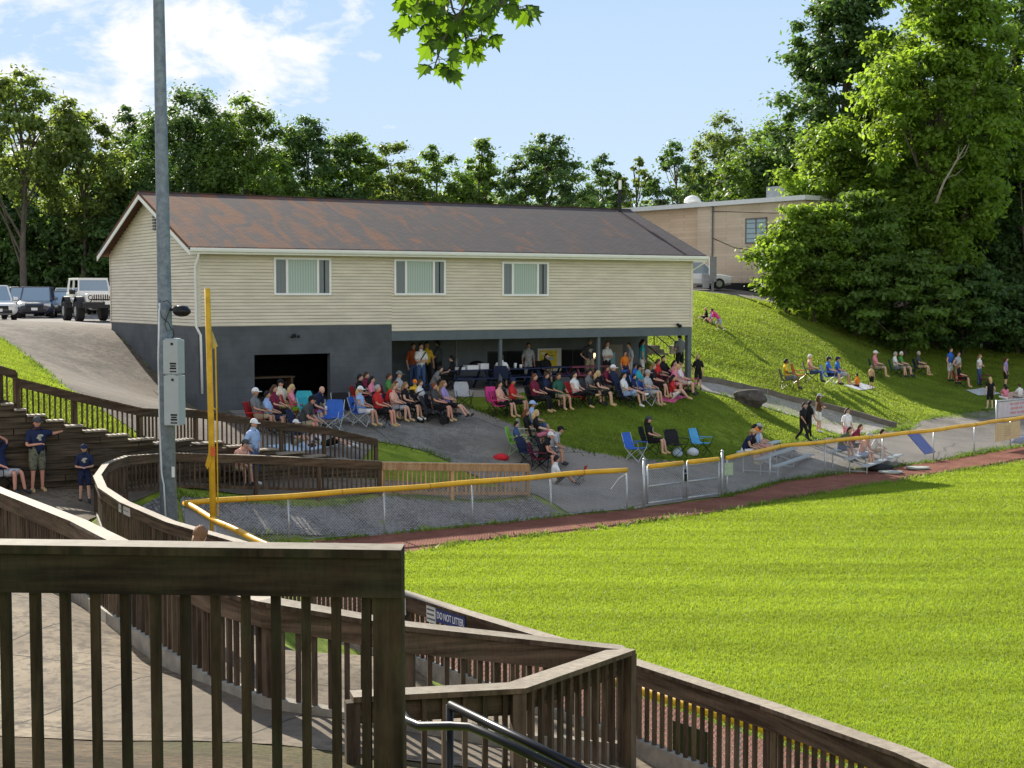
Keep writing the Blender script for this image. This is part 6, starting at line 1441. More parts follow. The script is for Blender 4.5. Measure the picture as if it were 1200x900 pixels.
    if d['cap']:
        m = MB(); nu, nv = 14, 5; vs = []
        for i in range(nv + 1):
            for k_ in range(nu):
                th = 2 * math.pi * k_ / nu; ph = math.pi * .5 * i / nv * .98; vs.append(hd + Mh @ Vector((math.sin(ph) * math.sin(th) * .098, math.sin(ph) * math.cos(th) * .114 - .006, math.cos(ph) * .118 + .026)))
        m.add(vs, [tuple(reversed((i*nu + k_, (i+1)*nu + k_, (i+1)*nu + (k_+1) % nu, i*nu + (k_+1) % nu))) for i in range(nv) for k_ in range(nu)])
        m.box(hd + Mh @ Vector((0, .135, .022)), (.14, .09, .01), yaw); o = m.build('cap', cm(d['cap']), root, smooth=False, world=False); so_ = o.modifiers.new('thick', 'SOLIDIFY'); so_.thickness = .005; so_.offset = 1
    ex = d['extra']
    if ex == 'print' and sh:
        c = j['che']; m = MB(); [m.ball(c + Vector((x_, .150 * d['build'] + .008, z_)), (w_, .012, h_), 8, 5) for x_, z_, w_, h_ in ((-.02, .03, .075, .03), (.02, -.02, .06, .035), (-.01, -.07, .04, .02))]; m.build('shirt_print', pm('print_cream', (.40, .39, .32), .8, .3, 14), sh, world=False)
    if ex == 'cup': m = MB(); w = j['pR']; m.tube([w + Vector((-.04, .05, -.04)), w + Vector((-.04, .05, .08))], [.035, .04], 8); o = m.build('cup', cm('white'), None, True, False); o.matrix_world = Matrix.LocRotScale(Vector((x, y, z)), Euler((0, 0, rz)), Vector((s_,)*3)); tag(o, 'white cup in the hands of the bald man in navy', 'cup')
    if ex == 'strap': m = MB(); c = j['che']; m.beam(c + Vector((-.15, .15, .14)), c + Vector((.14, .16, -.24)), .04, .012, (0, 1, 0)); m.build('bag_strap', M['black'], root, world=False)
    if ex == 'bagw': m = MB(); m.box(j['pL'] + Vector((0, .1, -.02)), (.34, .2, .36)); o = m.build('shoulder_bag', cm('cream'), None, False, False, bevel=.04); o.matrix_world = Matrix.LocRotScale(Vector((x, y, z)), Euler((0, 0, rz)), Vector((s_,)*3)); tag(o, 'pale shoulder bag held by the man in grey at the right porch post', 'bag')
    root.scale = (s_, s_, s_)
build_people()
for px, py, face, col, label, style, sc in CHAIRS:
    p = hit(px, py); o = make_chair(p, R(face - 90), col, label, style); o.scale = (sc, sc, sc)
# pushchair
c = hit(507, 497); root = thing('pushchair', 'black folding pushchair with hood standing in front of the porch group', 'pushchair', tuple(c), R(-100), local=True)
m = MB(); m.beam((0, -.22, .48), (0, .2, .42), .40, .05); m.beam((0, -.22, .48), (0, -.42, .95), .40, .05); m.build('seat', pm('pram_cloth', (.03, .032, .04), .9), root, world=False)
m = MB()
for i in range(5):
    a = R(100 + i * 22); b = R(122 + i * 22); m.add([(-.22, -.25 + .36*math.cos(a), .80 + .34*math.sin(a)), (.22, -.25 + .36*math.cos(a), .80 + .34*math.sin(a)), (.22, -.25 + .36*math.cos(b), .80 + .34*math.sin(b)), (-.22, -.25 + .36*math.cos(b), .80 + .34*math.sin(b))], [(0,1,2,3)])
o = m.build('hood', pm('pram_cloth', (.03, .032, .04), .9), root, world=False); so_ = o.modifiers.new('t', 'SOLIDIFY'); so_.thickness = .02
m = MB()
for s_ in (-.24, .24): m.tube([(s_, .42, .12), (s_, -.1, .5), (s_, -.62, 1.02)], .014, 6); m.tube([(s_, -.36, .12), (s_, .05, .55)], .014, 6)
m.tube([(-.24, -.62, 1.02), (.24, -.62, 1.02)], .018, 6); m.build('frame', M['black'], root, world=False)
for x_ in (-.25, .25):
    for y_ in (.42, -.36): m = MB(); m.tube([(x_ - .02, y_, .13), (x_ + .02, y_, .13)], .13, 14); m.build('wheel', M['black'], root, world=False)
# ------------------------------------------------------------ trees
def leaf_mat(name, col, tcol, tr=.42, var=1.0, st=None):
    m = bpy.data.materials.new(name); m.use_nodes = True; t = m.node_tree; n = t.nodes; l = t.links; p = n['Principled BSDF']; p.inputs['Roughness'].default_value = .55; p.inputs['Specular IOR Level'].default_value = .3
    tcn = n.new('ShaderNodeTexCoord'); nz_ = n.new('ShaderNodeTexNoise'); nz_.inputs['Scale'].default_value = .55; nz_.inputs['Detail'].default_value = 6; l.new(tcn.outputs['Object'], nz_.inputs['Vector'])
    if st: mp_ = n.new('ShaderNodeMapping'); mp_.inputs['Scale'].default_value = st; mp_.inputs['Rotation'].default_value = (0, 0, R(-8)); l.new(tcn.outputs['Object'], mp_.inputs[0]); l.new(mp_.outputs[0], nz_.inputs['Vector'])
    cr = n.new('ShaderNodeValToRGB'); e = cr.color_ramp.elements; e[0].position = .35; e[0].color = (*c_scale(col, 1 - .32 * var), 1); e[1].position = .68; e[1].color = (*c_scale(col, 1 + .35 * var), 1); l.new(nz_.outputs['Fac'], cr.inputs[0]); l.new(cr.outputs[0], p.inputs['Base Color'])
    cr2 = n.new('ShaderNodeValToRGB'); e = cr2.color_ramp.elements; e[0].position = .35; e[0].color = (*c_scale(tcol, 1 - .3 * var), 1); e[1].position = .68; e[1].color = (*c_scale(tcol, 1 + .3 * var), 1); l.new(nz_.outputs['Fac'], cr2.inputs[0])
    tb = n.new('ShaderNodeBsdfTranslucent'); l.new(cr2.outputs[0], tb.inputs[0]); mx = n.new('ShaderNodeMixShader'); mx.inputs[0].default_value = tr; l.new(p.outputs[0], mx.inputs[1]); l.new(tb.outputs[0], mx.inputs[2]); l.new(mx.outputs[0], n['Material Output'].inputs[0]); return m
LM = {'dark': leaf_mat('leaf_dark', (.06, .115, .036), (.14, .25, .03), .42), 'mid': leaf_mat('leaf_mid', (.09, .155, .035), (.22, .35, .03), .5), 'bright': leaf_mat('leaf_bright', (.12, .20, .03), (.33, .48, .035), .54), 'olive': leaf_mat('leaf_olive', (.12, .17, .045), (.27, .36, .05), .5)}
M['bark'] = pm('bark', (.10, .085, .07), .95, .35, 3, bump=.6, bscale=14)
def leaves(centers, radii, per, size, rg, flat=.6, droop=.0):
    """rhombic leaf cards spread through flattened clumps"""
    k_ = len(centers); n = k_ * per
    c = np.repeat(centers, per, 0); r_ = np.repeat(radii, per)[:, None]
    d = rg.normal(size=(n, 3)); d /= np.linalg.norm(d, axis=1)[:, None]; rad = np.abs(rg.normal(size=(n, 1))) * .52 + .12
    p = c + d * rad * r_ * np.array([1, 1, flat]); p[:, 2] -= droop * (rad[:, 0] * r_[:, 0])
    nrm = d * .8 + rg.normal(size=(n, 3)) * .55 + np.array([0, 0, .75]); nrm /= np.linalg.norm(nrm, axis=1)[:, None]
    a = np.cross(nrm, rg.normal(size=(n, 3))); a /= np.linalg.norm(a, axis=1)[:, None] + 1e-9; b = np.cross(nrm, a)
    s = size * (.6 + .8 * rg.random((n, 1)))
    V_ = np.stack([p - a * s * .6, p + b * s * .34, p + a * s * .6, p - b * s * .34], 1).reshape(-1, 3); F_ = np.arange(n * 4).reshape(-1, 4); return V_, F_
def tree(name, label, px, top, wpx, d, kind='mid', base=None, crown0=.3, n=60, per=170, size=.28, seed=1, cat='tree', group=None, flat=.6, cr=.16, lean=0, tips=False, gap=0, x=None):
    n = int(n * 2.1); per = int(per * .95); size = size * .82; rg = np.random.default_rng(seed); q = P(px, 300, d); X, Y = (q.x if x is None else x), d; z0 = h1(X, Y) if base is None else base; zt = (HOR - top) / FPX * d; Ht = zt - z0; rx = wpx / FPX * d / 2
    root = thing(name, label, cat, (X, Y, z0), 0, group)
    # clump centres inside an egg, denser toward the skin
    cs = []
    while len(cs) < n:
        v = rg.normal(size=3); v /= np.linalg.norm(v); rr_ = (.35 + .62 * rg.random() ** .6)
        f = (v[2] * rr_ + 1) / 2; w = 1.0 if f < .55 else 1 - .35 * (f - .55) / .45
        if f < .25: w *= .72 + f
        p = np.array([v[0] * rr_ * rx * w * 1.05, v[1] * rr_ * rx * w * .95, Ht * (crown0 + (1 - crown0) * f)])
        p[:2] *= 1 + .18 * math.sin(5 * math.atan2(v[1], v[0]) + seed)
        if gap and rg.random() < gap and abs(p[0]) < rx * .6: continue
        cs.append(p)
    n = len(cs); cs = np.array(cs); rad = rx * cr * (.7 + .7 * rg.random(n)) * 1.6; rad = np.minimum(rad, 2.6)
    cs[:, 2] = np.minimum(cs[:, 2], Ht - rad * flat * .7)
    V_, F_ = leaves(cs, rad, per, size, rg, flat)
    npmesh('crown', V_, F_, LM[kind], root)
    m = MB(); rb_ = max(.10, Ht * .016); tr_ = [Vector((math.sin(i * 1.3 + seed) * .02 * Ht * i / 6 + lean * i / 6, math.cos(i + seed) * .012 * Ht * i / 6, Ht * .86 * i / 6 - .3 * (i == 0))) for i in range(7)]
    m.tube(tr_, [rb_ * (1 - .13 * i) for i in range(7)], 9)
    order = rg.permutation(n)[:min(n, 26)]
    for i in order:
        c = Vector(cs[i]); f = max(.12, min(.82, (c.z / Ht) - .12 - .25 * rg.random())); k_ = f / .86 * 6; i0 = int(min(5, k_)); a = tr_[i0].lerp(tr_[i0+1], k_ - i0); mid_p = a.lerp(c, .5) + Vector((0, 0, .04 * Ht * (1 if rg.random() < .6 else -.3)))
        m.tube([a, mid_p, c], [rb_ * .36 * (1.1 - f), rb_ * .22, rb_ * .07], 5, cap=False)
    m.build('trunk', M['bark'], root, smooth=True, world=False)
    return root
gL, gM, gR = 'trees along the car park', 'trees behind the clubhouse', 'trees on the right-hand bank'
tree('broadleaf_tree', 'tall open tree with a bare pale trunk at the far left of the car park', 28, 78, 150, 101, 'olive', crown0=.42, n=60, per=120, size=.34, seed=3, group=gL, cr=.13, gap=.5)
tree('broadleaf_tree', 'sunlit yellow-green tree just right of the open tree with the bare trunk', 98, 128, 110, 104, 'olive', crown0=.35, n=60, per=150, seed=4, group=gL, gap=.3)
tree('broadleaf_tree', 'dark dome-topped tree left of the grey light pole, set farther back', 158, 118, 90, 118, 'dark', crown0=.3, n=60, per=150, seed=5, group=gL)
tree('broadleaf_tree', 'broad full tree directly behind the grey light pole', 222, 100, 150, 108, 'dark', crown0=.2, n=110, per=150, seed=6, group=gL)
tree('broadleaf_tree', 'broad rounded tree above the left gable peak, right of the pole', 292, 112, 125, 106, 'mid', crown0=.2, n=100, per=150, seed=7, group=gM)
tree('broadleaf_tree', 'dense tree behind the left third of the clubhouse ridge', 358, 130, 110, 110, 'dark', crown0=.2, n=80, per=150, seed=8, group=gM)
tree('broadleaf_tree', 'medium tree with drooping tip to the left of the maple branch', 412, 150, 80, 112, 'mid', crown0=.25, n=60, per=140, seed=9, group=gM, gap=.4)
tree('broadleaf_tree', 'low yellow-green tree behind the middle of the clubhouse ridge', 462, 165, 85, 114, 'olive', crown0=.25, n=60, per=140, seed=10, group=gM)
tree('broadleaf_tree', 'low spreading tree left of the narrow upright one', 515, 168, 85, 114, 'mid', crown0=.25, n=60, per=140, seed=11, group=gM, gap=.3)
tree('broadleaf_tree', 'narrow upright tree rising above its neighbours behind the ridge', 563, 154, 48, 112, 'mid', crown0=.2, n=46, per=130, seed=12, group=gM, cr=.22)
tree('broadleaf_tree', 'open layered conical tree, tallest behind the right half of the ridge', 640, 146, 105, 112, 'dark', crown0=.15, n=70, per=140, seed=13, group=gM, flat=.4, gap=.4)
tree('broadleaf_tree', 'thin airy tree just left of the black roof vent pipe', 704, 182, 58, 116, 'dark', crown0=.25, n=26, per=110, seed=14, group=gM, gap=.5)
tree('broadleaf_tree', 'thin bare-stemmed tree just right of the black roof vent pipe', 744, 180, 48, 118, 'olive', crown0=.4, n=18, per=110, seed=15, group=gM, gap=.5)
tree('broadleaf_tree', 'thin airy tree above the left end of the brick building', 792, 163, 74, 116, 'dark', crown0=.3, n=28, per=120, seed=16, group=gM, gap=.5)
tree('broadleaf_tree', 'pale round-topped tree behind the rooftop unit of the brick building', 846, 133, 100, 128, 'olive', crown0=.2, n=70, per=150, seed=17, group=gR)
tree('broadleaf_tree', 'light green tree between the pale round one and the tall dark one', 905, 135, 115, 118, 'mid', crown0=.15, n=80, per=160, seed=18, group=gR)
tree('broadleaf_tree', 'tall dark tree on the left flank of the right-hand grove', 990, -45, 140, 99, 'dark', crown0=.12, n=150, per=200, size=.34, seed=19, group=gR, gap=.2, cr=.14)
tree('broadleaf_tree', 'great bright yellow-green tree filling the upper right corner', 1100, -95, 185, 88, 'bright', crown0=.10, n=210, per=210, size=.32, seed=20, group=gR, cr=.12)
tree('broadleaf_tree', 'tall dark tree cut by the right edge of the picture', 1205, -60, 150, 93, 'dark', crown0=.1, n=140, per=190, size=.34, seed=21, group=gR, cr=.13)
tree('broadleaf_tree', 'shadowy tree deep between the two tallest trees of the grove', 1045, 40, 130, 104, 'dark', crown0=.1, n=100, per=160, size=.36, seed=22, group=gR)
tree('broadleaf_tree', 'shadowy tree behind the dead grey branch near the right edge', 1150, 60, 150, 106, 'dark', crown0=.08, n=100, per=160, size=.36, seed=23, group=gR)
tree('broadleaf_tree', 'middle-height bright tree in front of the tall dark left one', 985, 130, 135, 92, 'bright', crown0=.05, n=120, per=190, size=.30, seed=24, group=gR)
gB = 'leafy bushes at the foot of the grove'
tree('bush', 'sunlit leafy bush overlapping the right end of the brick building', 922, 240, 84, 85, 'bright', crown0=.0, n=40, per=230, size=.26, seed=30, cat='bush', group=gB, cr=.2)
tree('bush', 'yellow-tipped sprawling bush at the top of the grass bank', 955, 232, 100, 85, 'bright', crown0=.0, n=45, per=260, size=.27, seed=31, cat='bush', group=gB, cr=.17, flat=.45)
tree('bush', 'large bush hanging over the upper slope, left of centre of the grove', 1005, 215, 120, 85, 'mid', crown0=.0, n=55, per=260, size=.28, seed=32, cat='bush', group=gB, cr=.15, flat=.4)
tree('bush', 'wide dark layered bush low over the slope in the middle of the grove', 1062, 285, 140, 84, 'mid', crown0=.0, n=60, per=260, size=.30, seed=33, cat='bush', group=gB, flat=.3, cr=.13)
tree('bush', 'wide dark layered bush above the standing pair in the shade', 1130, 300, 130, 87, 'dark', crown0=.0, n=60, per=260, size=.30, seed=34, cat='bush', group=gB, flat=.3, cr=.13)
tree('bush', 'dark bush behind the woman in mauve at the right edge', 1195, 320, 110, 89, 'dark', crown0=.0, n=90, per=220, size=.28, seed=35, cat='bush', group=gB, cr=.16)
tree('bush', 'rounded dark bush beyond the right edge of the picture', 1250, 300, 110, 88, 'dark', crown0=.0, n=60, per=200, size=.3, seed=36, cat='bush', group=gB)
tree('bush', 'shadowed bush filling the gap between the low bushes and the bright tree', 1030, 215, 120, 93, 'dark', crown0=.0, n=90, per=200, size=.3, seed=37, cat='bush', group=gB)
tree('bush', 'shadowed upper bush behind the wide layered ones on the right', 1120, 225, 150, 96, 'dark', crown0=.0, n=110, per=200, size=.32, seed=38, cat='bush', group=gB)
gU = 'dark understorey trees behind the car park'
for i, (px, top, w, dd, lb) in enumerate(((-20, 200, 120, 108, 'dark low tree at the very left edge behind the parked cars'), (62, 215, 110, 107, 'dark low tree behind the dark blue parked car'), (128, 205, 120, 106, 'dark low layered tree behind the open-sided off-road car'), (190, 190, 110, 112, 'dark low tree behind the left gable'))):
    tree('understorey_tree', lb, px, top, w, dd, 'dark', crown0=.05, n=80, per=160, size=.36, seed=50 + i, group=gU, flat=.5)
def wood(name, label, specs, seed, kind='dark'):
    rg = np.random.default_rng(seed); Cn = []; Rn = []
    for px0, px1, top0, top1, d, k_ in specs:
        for i in range(k_):
            f = rg.random(); px = px0 + (px1 - px0) * f; tp = top0 + (top1 - top0) * f + 14 * math.sin(f * 23 + seed) + 8 * math.sin(f * 61); Y = d + rg.normal() * 4; z1 = (HOR - tp) / FPX * Y; z = -2 + (z1 + 2) * rg.random() ** .8; q = P(px, 300, Y); Cn.append((q.x, Y, z - 1)); Rn.append(1.6 + 1.3 * rg.random())
    V_, F_ = leaves(np.array(Cn), np.array(Rn), 150, .42, rg, .65); o = npmesh(name, V_, F_, LM[kind]); tag(o, label, 'woodland', None, 'stuff')
wood('distant_woodland', 'mass of dark woodland closing the view behind the nearer trees', [(-120, 250, 190, 175, 128, 520), (250, 700, 190, 222, 135, 380), (700, 860, 232, 225, 140, 90), (850, 1330, 190, 60, 122, 620)], 77)
# dead branch in the grove
m = MB(); B_ = lambda px, py, d=82: P(px, py, d)
m.tube([B_(1097, 238), B_(1106, 214), B_(1120, 190), B_(1132, 170)], [.085, .06, .045, .02], 7); m.tube([B_(1116, 197), B_(1122, 186), B_(1124, 172)], [.035, .025, .012], 6); m.tube([B_(1110, 208), B_(1120, 205), B_(1128, 198)], [.03, .02, .012], 6); m.tube([B_(1122, 188), B_(1130, 182), B_(1136, 168)], [.03, .02, .012], 6)
tag(m.build('dead_branch', pm('dead_wood', (.22, .195, .165), .9), None, smooth=True), 'bare grey forked dead branch standing out against the dark grove', 'branch')
# maple twig hanging into the frame
mbx = thing('maple_branch', 'maple branch with backlit green leaves hanging into the top of the picture', 'branch', tuple(P(520, -30, 7)))
rg = random.Random(12); m = MB(); tw = MB(); D0 = 7.0
lobes = [(0, -.5), (.10, -.32), (.30, -.42), (.26, -.24), (.58, -.22), (.40, -.02), (.62, .18), (.30, .16), (.34, .34), (.14, .26), (0, .72)]
lobes = lobes + [(-x, y) for x, y in lobes[-2:0:-1]]
def maple(c, s, az, tilt, roll):
    Mx = Euler((tilt, roll, az)).to_matrix(); b = len(m.v); cen = c
    m.v.append(tuple(cen)); 
    for x, y in lobes: q = Vector((x, 0, -y - .5)) * s; q.y = -.12 * s * abs(x) * 2 + .1 * s * (y ** 2); m.v.append(tuple(cen + Mx @ q))
    n = len(lobes)
    for i in range(n): m.f.append((b, b + 1 + i, b + 1 + (i + 1) % n)); m.m.append(0)
stems = [((560, -40), (545, 5), (520, 45), (508, 82)), ((500, -40), (490, 0), (478, 30)), ((520, -40), (530, 10), (545, 40), (548, 62)), ((560, -40), (580, -5), (600, 15)), ((545, -40), (560, 5), (565, 45)), ((500, -40), (510, 10), (512, 40)), ((580, -40), (590, -8), (608, 8))]
for k_, st_ in enumerate(stems):
    dep = D0 + rg.uniform(-.3, .3); pts_ = [P(x, y, dep) for x, y in st_]; tw.tube(pts_, [.006] * (len(pts_) - 1) + [.0025], 5); T = len(pts_) - 1
    n_ = {0: 30, 1: 16, 2: 22, 3: 16, 4: 18, 5: 18, 6: 12}[k_]
    for i in range(n_):
        f = (i + rg.random()) / n_ * T; i0 = min(T - 1, int(f)); c = pts_[i0].lerp(pts_[i0+1], f - i0); e = c + Vector((rg.uniform(-.075, .075), rg.uniform(-.12, .12), rg.uniform(-.045, .03)))
        tw.tube([c, e], .0018, 4, cap=False); maple(e, rg.uniform(.055, .10), rg.uniform(-.9, .9), rg.uniform(-.7, .5), rg.uniform(-.6, .6))
m.build('leaves', leaf_mat('maple_leaf', (.022, .045, .010), (.20, .36, .012), .42), mbx); tw.build('twig', M['bark'], mbx)

# ------------------------------------------------------------ grass blades
def blades(name, label, poly, count, h_, w_, mat, zfn, seed, near=None):
    rg = np.random.default_rng(seed); p = np.array(poly); lo, hi = p.min(0), p.max(0); out = []
    while sum(map(len, out)) < count:
        q = lo + (hi - lo) * rg.random((count, 2)); q = q[inpoly(q, poly)]
        if near: q = q[rg.random(len(q)) < np.minimum(1, (near / np.hypot(q[:, 0], q[:, 1])) ** 1.3)]
        px_ = 600 + FPX * q[:, 0] / q[:, 1]; q = q[(px_ > -40) & (px_ < 1240) & (q[:, 1] > 0)]; out.append(q)
    q = np.concatenate(out)[:count]; n = len(q); z = zfn(q); a = rg.random(n) * 6.283; hh = h_ * (.5 + rg.random(n)); ww = w_ * (.7 + .6 * rg.random(n)); dist = np.hypot(q[:, 0], q[:, 1]); k_ = np.clip(dist / 22, 1, 3); ww = ww * k_
    b = np.c_[q, z]; s_ = np.c_[np.cos(a) * ww, np.sin(a) * ww, np.zeros(n)]; le = rg.normal(size=(n, 2)) * .45 * hh[:, None]; t_ = b + np.c_[le, hh]
    V_ = np.stack([b - s_, b + s_, t_], 1).reshape(-1, 3); o = npmesh(name, V_, np.arange(3 * n).reshape(-1, 3), mat); tag(o, label, 'grass', None, 'stuff'); return o
GB = leaf_mat('grass_blade', (.158, .228, .024), (.325, .42, .028), .5, .62, (.32, 2.6, 1))
blades('grass', 'short mown grass of the outfield', [(-3.6, 33.5), (-2.9, 31.0), (-.2, 26.3), (3.1, 21.3), (5.8, 17.6), (11.4, 10.8), (20, 14), (30, 60)] + TRK[1:], 420000, .045, .007, GB, lambda q: np.full(len(q), FZ + .003), 5, near=17)

SB = leaf_mat('slope_blade', (.15, .215, .028), (.31, .40, .04), .5, .7, (.8, 2.2, 1))
re_ = tuple(BP(BL + .3, .3, 0))[:2]; rb2 = tuple(BP(BL + .3, BW, 0))[:2]
blades('slope_grass', 'rough grass of the sunny slope', [(8.3, 62.3), re_, rb2, (6, 82), (9.5, 86), (14, 88), (40, 90), (45, 76), (26, 73.8), (18, 66.5), (14.8, 63.2), (9.5, 62.4)], 260000, .06, .009, SB, lambda q: H(q) - .01, 6)
lawn_poly = pixpoly([(553, 481), (620, 476), (700, 468), (800, 459), (822, 459), (860, 469), (895, 479), (935, 491), (984, 512), (935, 517), (880, 528), (850, 537), (790, 539), (740, 537), (690, 528), (650, 518), (620, 504), (585, 489)])
blades('lawn_grass', 'grass of the shaded lawn before the porch', lawn_poly, 80000, .05, .008, SB, lambda q: H(q) - .01, 7)
blades('bank_grass', 'bright grass of the bank beside the gravel drive', [(-22, 36.5), (-13.6, 36.6), (-12.6, 36.9), (-11, 37.6), (-9.7, 38.8), (-10.4, 39.7), (-11.7, 41.2)] + drive_edge[::-1] + [(-22, 51.8)], 60000, .08, .011, SB, lambda q: H(q) - .01, 8)
def tufts(name, label, lines, per_m, seed, mat, hh=.11, spread=.13):
    rg = np.random.default_rng(seed); P_ = []
    for L_ in lines:
        d = densify(L_, .25, False)
        for x, y in d:
            if rg.random() < .75: k_ = int(per_m * rg.random() * .5) + 3; P_.append(np.c_[x + rg.normal(size=k_) * spread + 0, y + rg.normal(size=k_) * spread])
    q = np.concatenate(P_); n = len(q); a = rg.random(n) * 6.283; h_ = hh * (.4 + rg.random(n)); w = .022 * (.6 + rg.random(n)); b = np.c_[q, H(q) + .02]; s_ = np.c_[np.cos(a) * w, np.sin(a) * w, np.zeros(n)]; t_ = b + np.c_[rg.normal(size=(n, 2)) * .5 * h_[:, None], h_]
    V_ = np.stack([b - s_, b + s_, t_], 1).reshape(-1, 3); o = npmesh(name, V_, np.arange(3 * n).reshape(-1, 3), mat); tag(o, label, 'grass', None, 'stuff')
tufts('grass_edge', 'ragged grass tufts along the edges of paths, drive and fences', [gr1, drive_edge, hill_edge, apron[-17:-3], path_lo, FEN_A, FEN_B[:-1], TRK[1:], [(p[0] + .1, p[1] + .1) for p in FEN_B[:-1]], [(-8.5, 37.7), (-3.6, 40.9), (.6, 43.0)]], 60, 9, leaf_mat('tuft', (.10, .16, .022), (.20, .30, .03), .45))
# ------------------------------------------------------------ parked cars
M['tyre'] = pm('tyre', (.02, .02, .021), .85, .15, 20); M['rim'] = pm('rim', (.35, .36, .38), .35, .1, 9, metal=.6); M['carglass'] = glass_mat('car_glass', (.22, .29, .35), .12, .9); M['lampglass'] = glass_mat('headlamp', (.55, .57, .58), .12, .9); M['plastic'] = pm('black_trim', (.025, .026, .028), .55, .1)
def paint(col):
    t = NT('car_paint'); t.set(col=col, rough=.28, spec=.6); t.p.inputs['Coat Weight'].default_value = .6; t.p.inputs['Coat Roughness'].default_value = .08; return t.m
def loft(m, st, close=True):
    """st: list of stations, each a list of (y,z) half-section points at x; mirrored"""
    b = len(m.v); n = len(st[0][1])
    ring = []
    for x, sec in st:
        r = [(x, y, z) for y, z in sec] + [(x, -y, z) for y, z in reversed(sec)]; ring.append(r); m.v += r
    k_ = 2 * n
    for i in range(len(st) - 1):
        for j_ in range(k_): a = b + i*k_ + j_; c = b + i*k_ + (j_+1) % k_; m.f.append((a, c, c + k_, a + k_)); m.m.append(m.cur)
    m.f.append(tuple(b + i for i in reversed(range(k_)))); m.m.append(m.cur); e = b + (len(st)-1)*k_; m.f.append(tuple(e + i for i in range(k_))); m.m.append(m.cur)
def car(label, px, py, head, col, kind='suv', d=None, scale=1.0, dark_front=False):
    p = P(px, py, d) if d else hit(px, py); z = h1(p.x, p.y) + .03; root = thing('parked_car', label, 'car', (p.x, p.y, z), R(head), 'cars in the car park', local=True); L_, W_, Hh = {'suv': (4.6, 1.86, 1.70), 'sedan': (4.7, 1.82, 1.44), 'van': (5.0, 1.95, 1.78)}[kind]
    hw = W_/2; bz = Hh * .56; pt = paint(col); m = MB()          # +x is the front
    def sec(w, zb, zt): return [(w*.80, zb), (w*.98, zb + .12), (w, zb + (zt-zb)*.55), (w*.95, zt - .05), (w*.80, zt)]
    f = L_/2; loft(m, [(f, sec(hw*.80, .36, bz*.74)), (f - .10, sec(hw*.93, .28, bz*.84)), (f - .5, sec(hw, .24, bz*.93)), (f - 1.15, sec(hw, .24, bz)), (0, sec(hw, .24, bz + .03)), (-f + .6, sec(hw, .24, bz + .04)), (-f + .08, sec(hw*.95, .3, bz)), (-f, sec(hw*.86, .38, bz*.9))])
    body = m.build('body', pt, root, smooth=False, world=False, bevel=.02)
    r0, r1, zt = {'suv': (f - 1.85, -f + .55, Hh), 'sedan': (f - 2.15, -f + 1.45, Hh), 'van': (f - 1.7, -f + .35, Hh)}[kind]; b0, b1 = f - 1.15, (-f + .12 if kind != 'sedan' else -f + .75)
    m = MB(); w1 = hw * .76; m.box(((r0 + r1)/2, 0, zt - .03), (r0 - r1, w1 * 2, .06)); 
    for s_ in (-1, 1):
        m.beam((b0, s_*hw*.84, bz), (r0, s_*w1*.98, zt - .04), .07, .07); m.beam((b1, s_*hw*.84, bz), (r1, s_*w1*.98, zt - .04), .09, .12); xm = (r0 + r1)/2 + .1; m.beam((xm, s_*hw*.87, bz), (xm - .05, s_*w1*.98, zt - .04), .05, .08)
        if kind != 'sedan': m.beam((xm - 1.0, s_*hw*.87, bz), (xm - 1.05, s_*w1*.98, zt - .04), .05, .08)
    m.build('roof', pt, root, world=False, bevel=.015)
    m = MB(); q = .92; A_ = [(b0, hw*.84*q, bz), (b1, hw*.84*q, bz), (r1, w1*.97, zt - .05), (r0, w1*.97, zt - .05)]; Bm = [(x, -y, zz) for x, y, zz in A_]; m.add(A_ + Bm, [(0,1,2,3), (7,6,5,4), (0,3,7,4), (1,5,6,2)]); m.build('windows', M['carglass'], root, world=False)
    for sx in (f - .9, -f + .9):
        for s_ in (-1, 1):
            m = MB(); m.tube([(sx, s_*(hw - .2), .34), (sx, s_*(hw + .01), .34)], .34, 18); w = m.build('wheel', M['tyre'], root, world=False); m = MB(); m.tube([(sx, s_*(hw + .0), .34), (sx, s_*(hw + .022), .34)], .2, 14); m.build('rim', M['rim'], w, world=False)
    for s_ in (-1, 1): m = MB(); m.box((f - .10, s_*hw*.70, bz*.74), (.20, .36, .16)); m.build('headlight', M['lampglass'], root, world=False, bevel=.03)
    m = MB(); m.box((f - .02, 0, bz*.64), (.06, hw*.95, .20)); m.box((f - .01, 0, .42), (.08, hw*1.3, .16)); m.build('grille', M['plastic'], root, world=False)
    for s_ in (-1, 1): m = MB(); m.box((b0 - .25, s_*(hw + .09), bz + .10), (.12, .2, .14)); m.build('mirror', pt if not dark_front else M['plastic'], root, world=False, bevel=.02)
    m = MB(); m.box((f + .032, 0, .50), (.012, .32, .14)); m.build('number_plate', M['white'], root, world=False)
    for s_ in (-1, 1): m = MB(); m.box((-f + .04, s_*hw*.78, bz*.85), (.1, .2, .3)); m.build('tail_light', pm('tail_red', (.3, .01, .01), .3), root, world=False)
    return root
car('dark navy compact SUV facing the camera in the car park', 44, 372, -76, (.020, .022, .05), 'suv', 81)
car('white SUV cut by the left edge of the picture', -10, 376, -62, (.70, .70, .70), 'suv', 73)
car('dark bronze SUV standing tight behind the navy one on its left', 29, 367, -80, (.06, .04, .035), 'suv', 88)
car('silver saloon between the navy SUV and the open off-road car', 64, 368, -75, (.40, .42, .43), 'sedan', 90)
car('dark grey car half hidden by the open off-road car', 75, 371, -70, (.06, .062, .065), 'sedan', 84)
car('white van-like car in the back row at the far left', 12, 362, -85, (.66, .66, .66), 'van', 97)
car('pale silver car in the back row behind the silver saloon', 54, 362, -85, (.52, .54, .56), 'sedan', 99)
car('cream white car in the back row left of the open off-road car', 80, 361, -80, (.64, .63, .60), 'suv', 99)
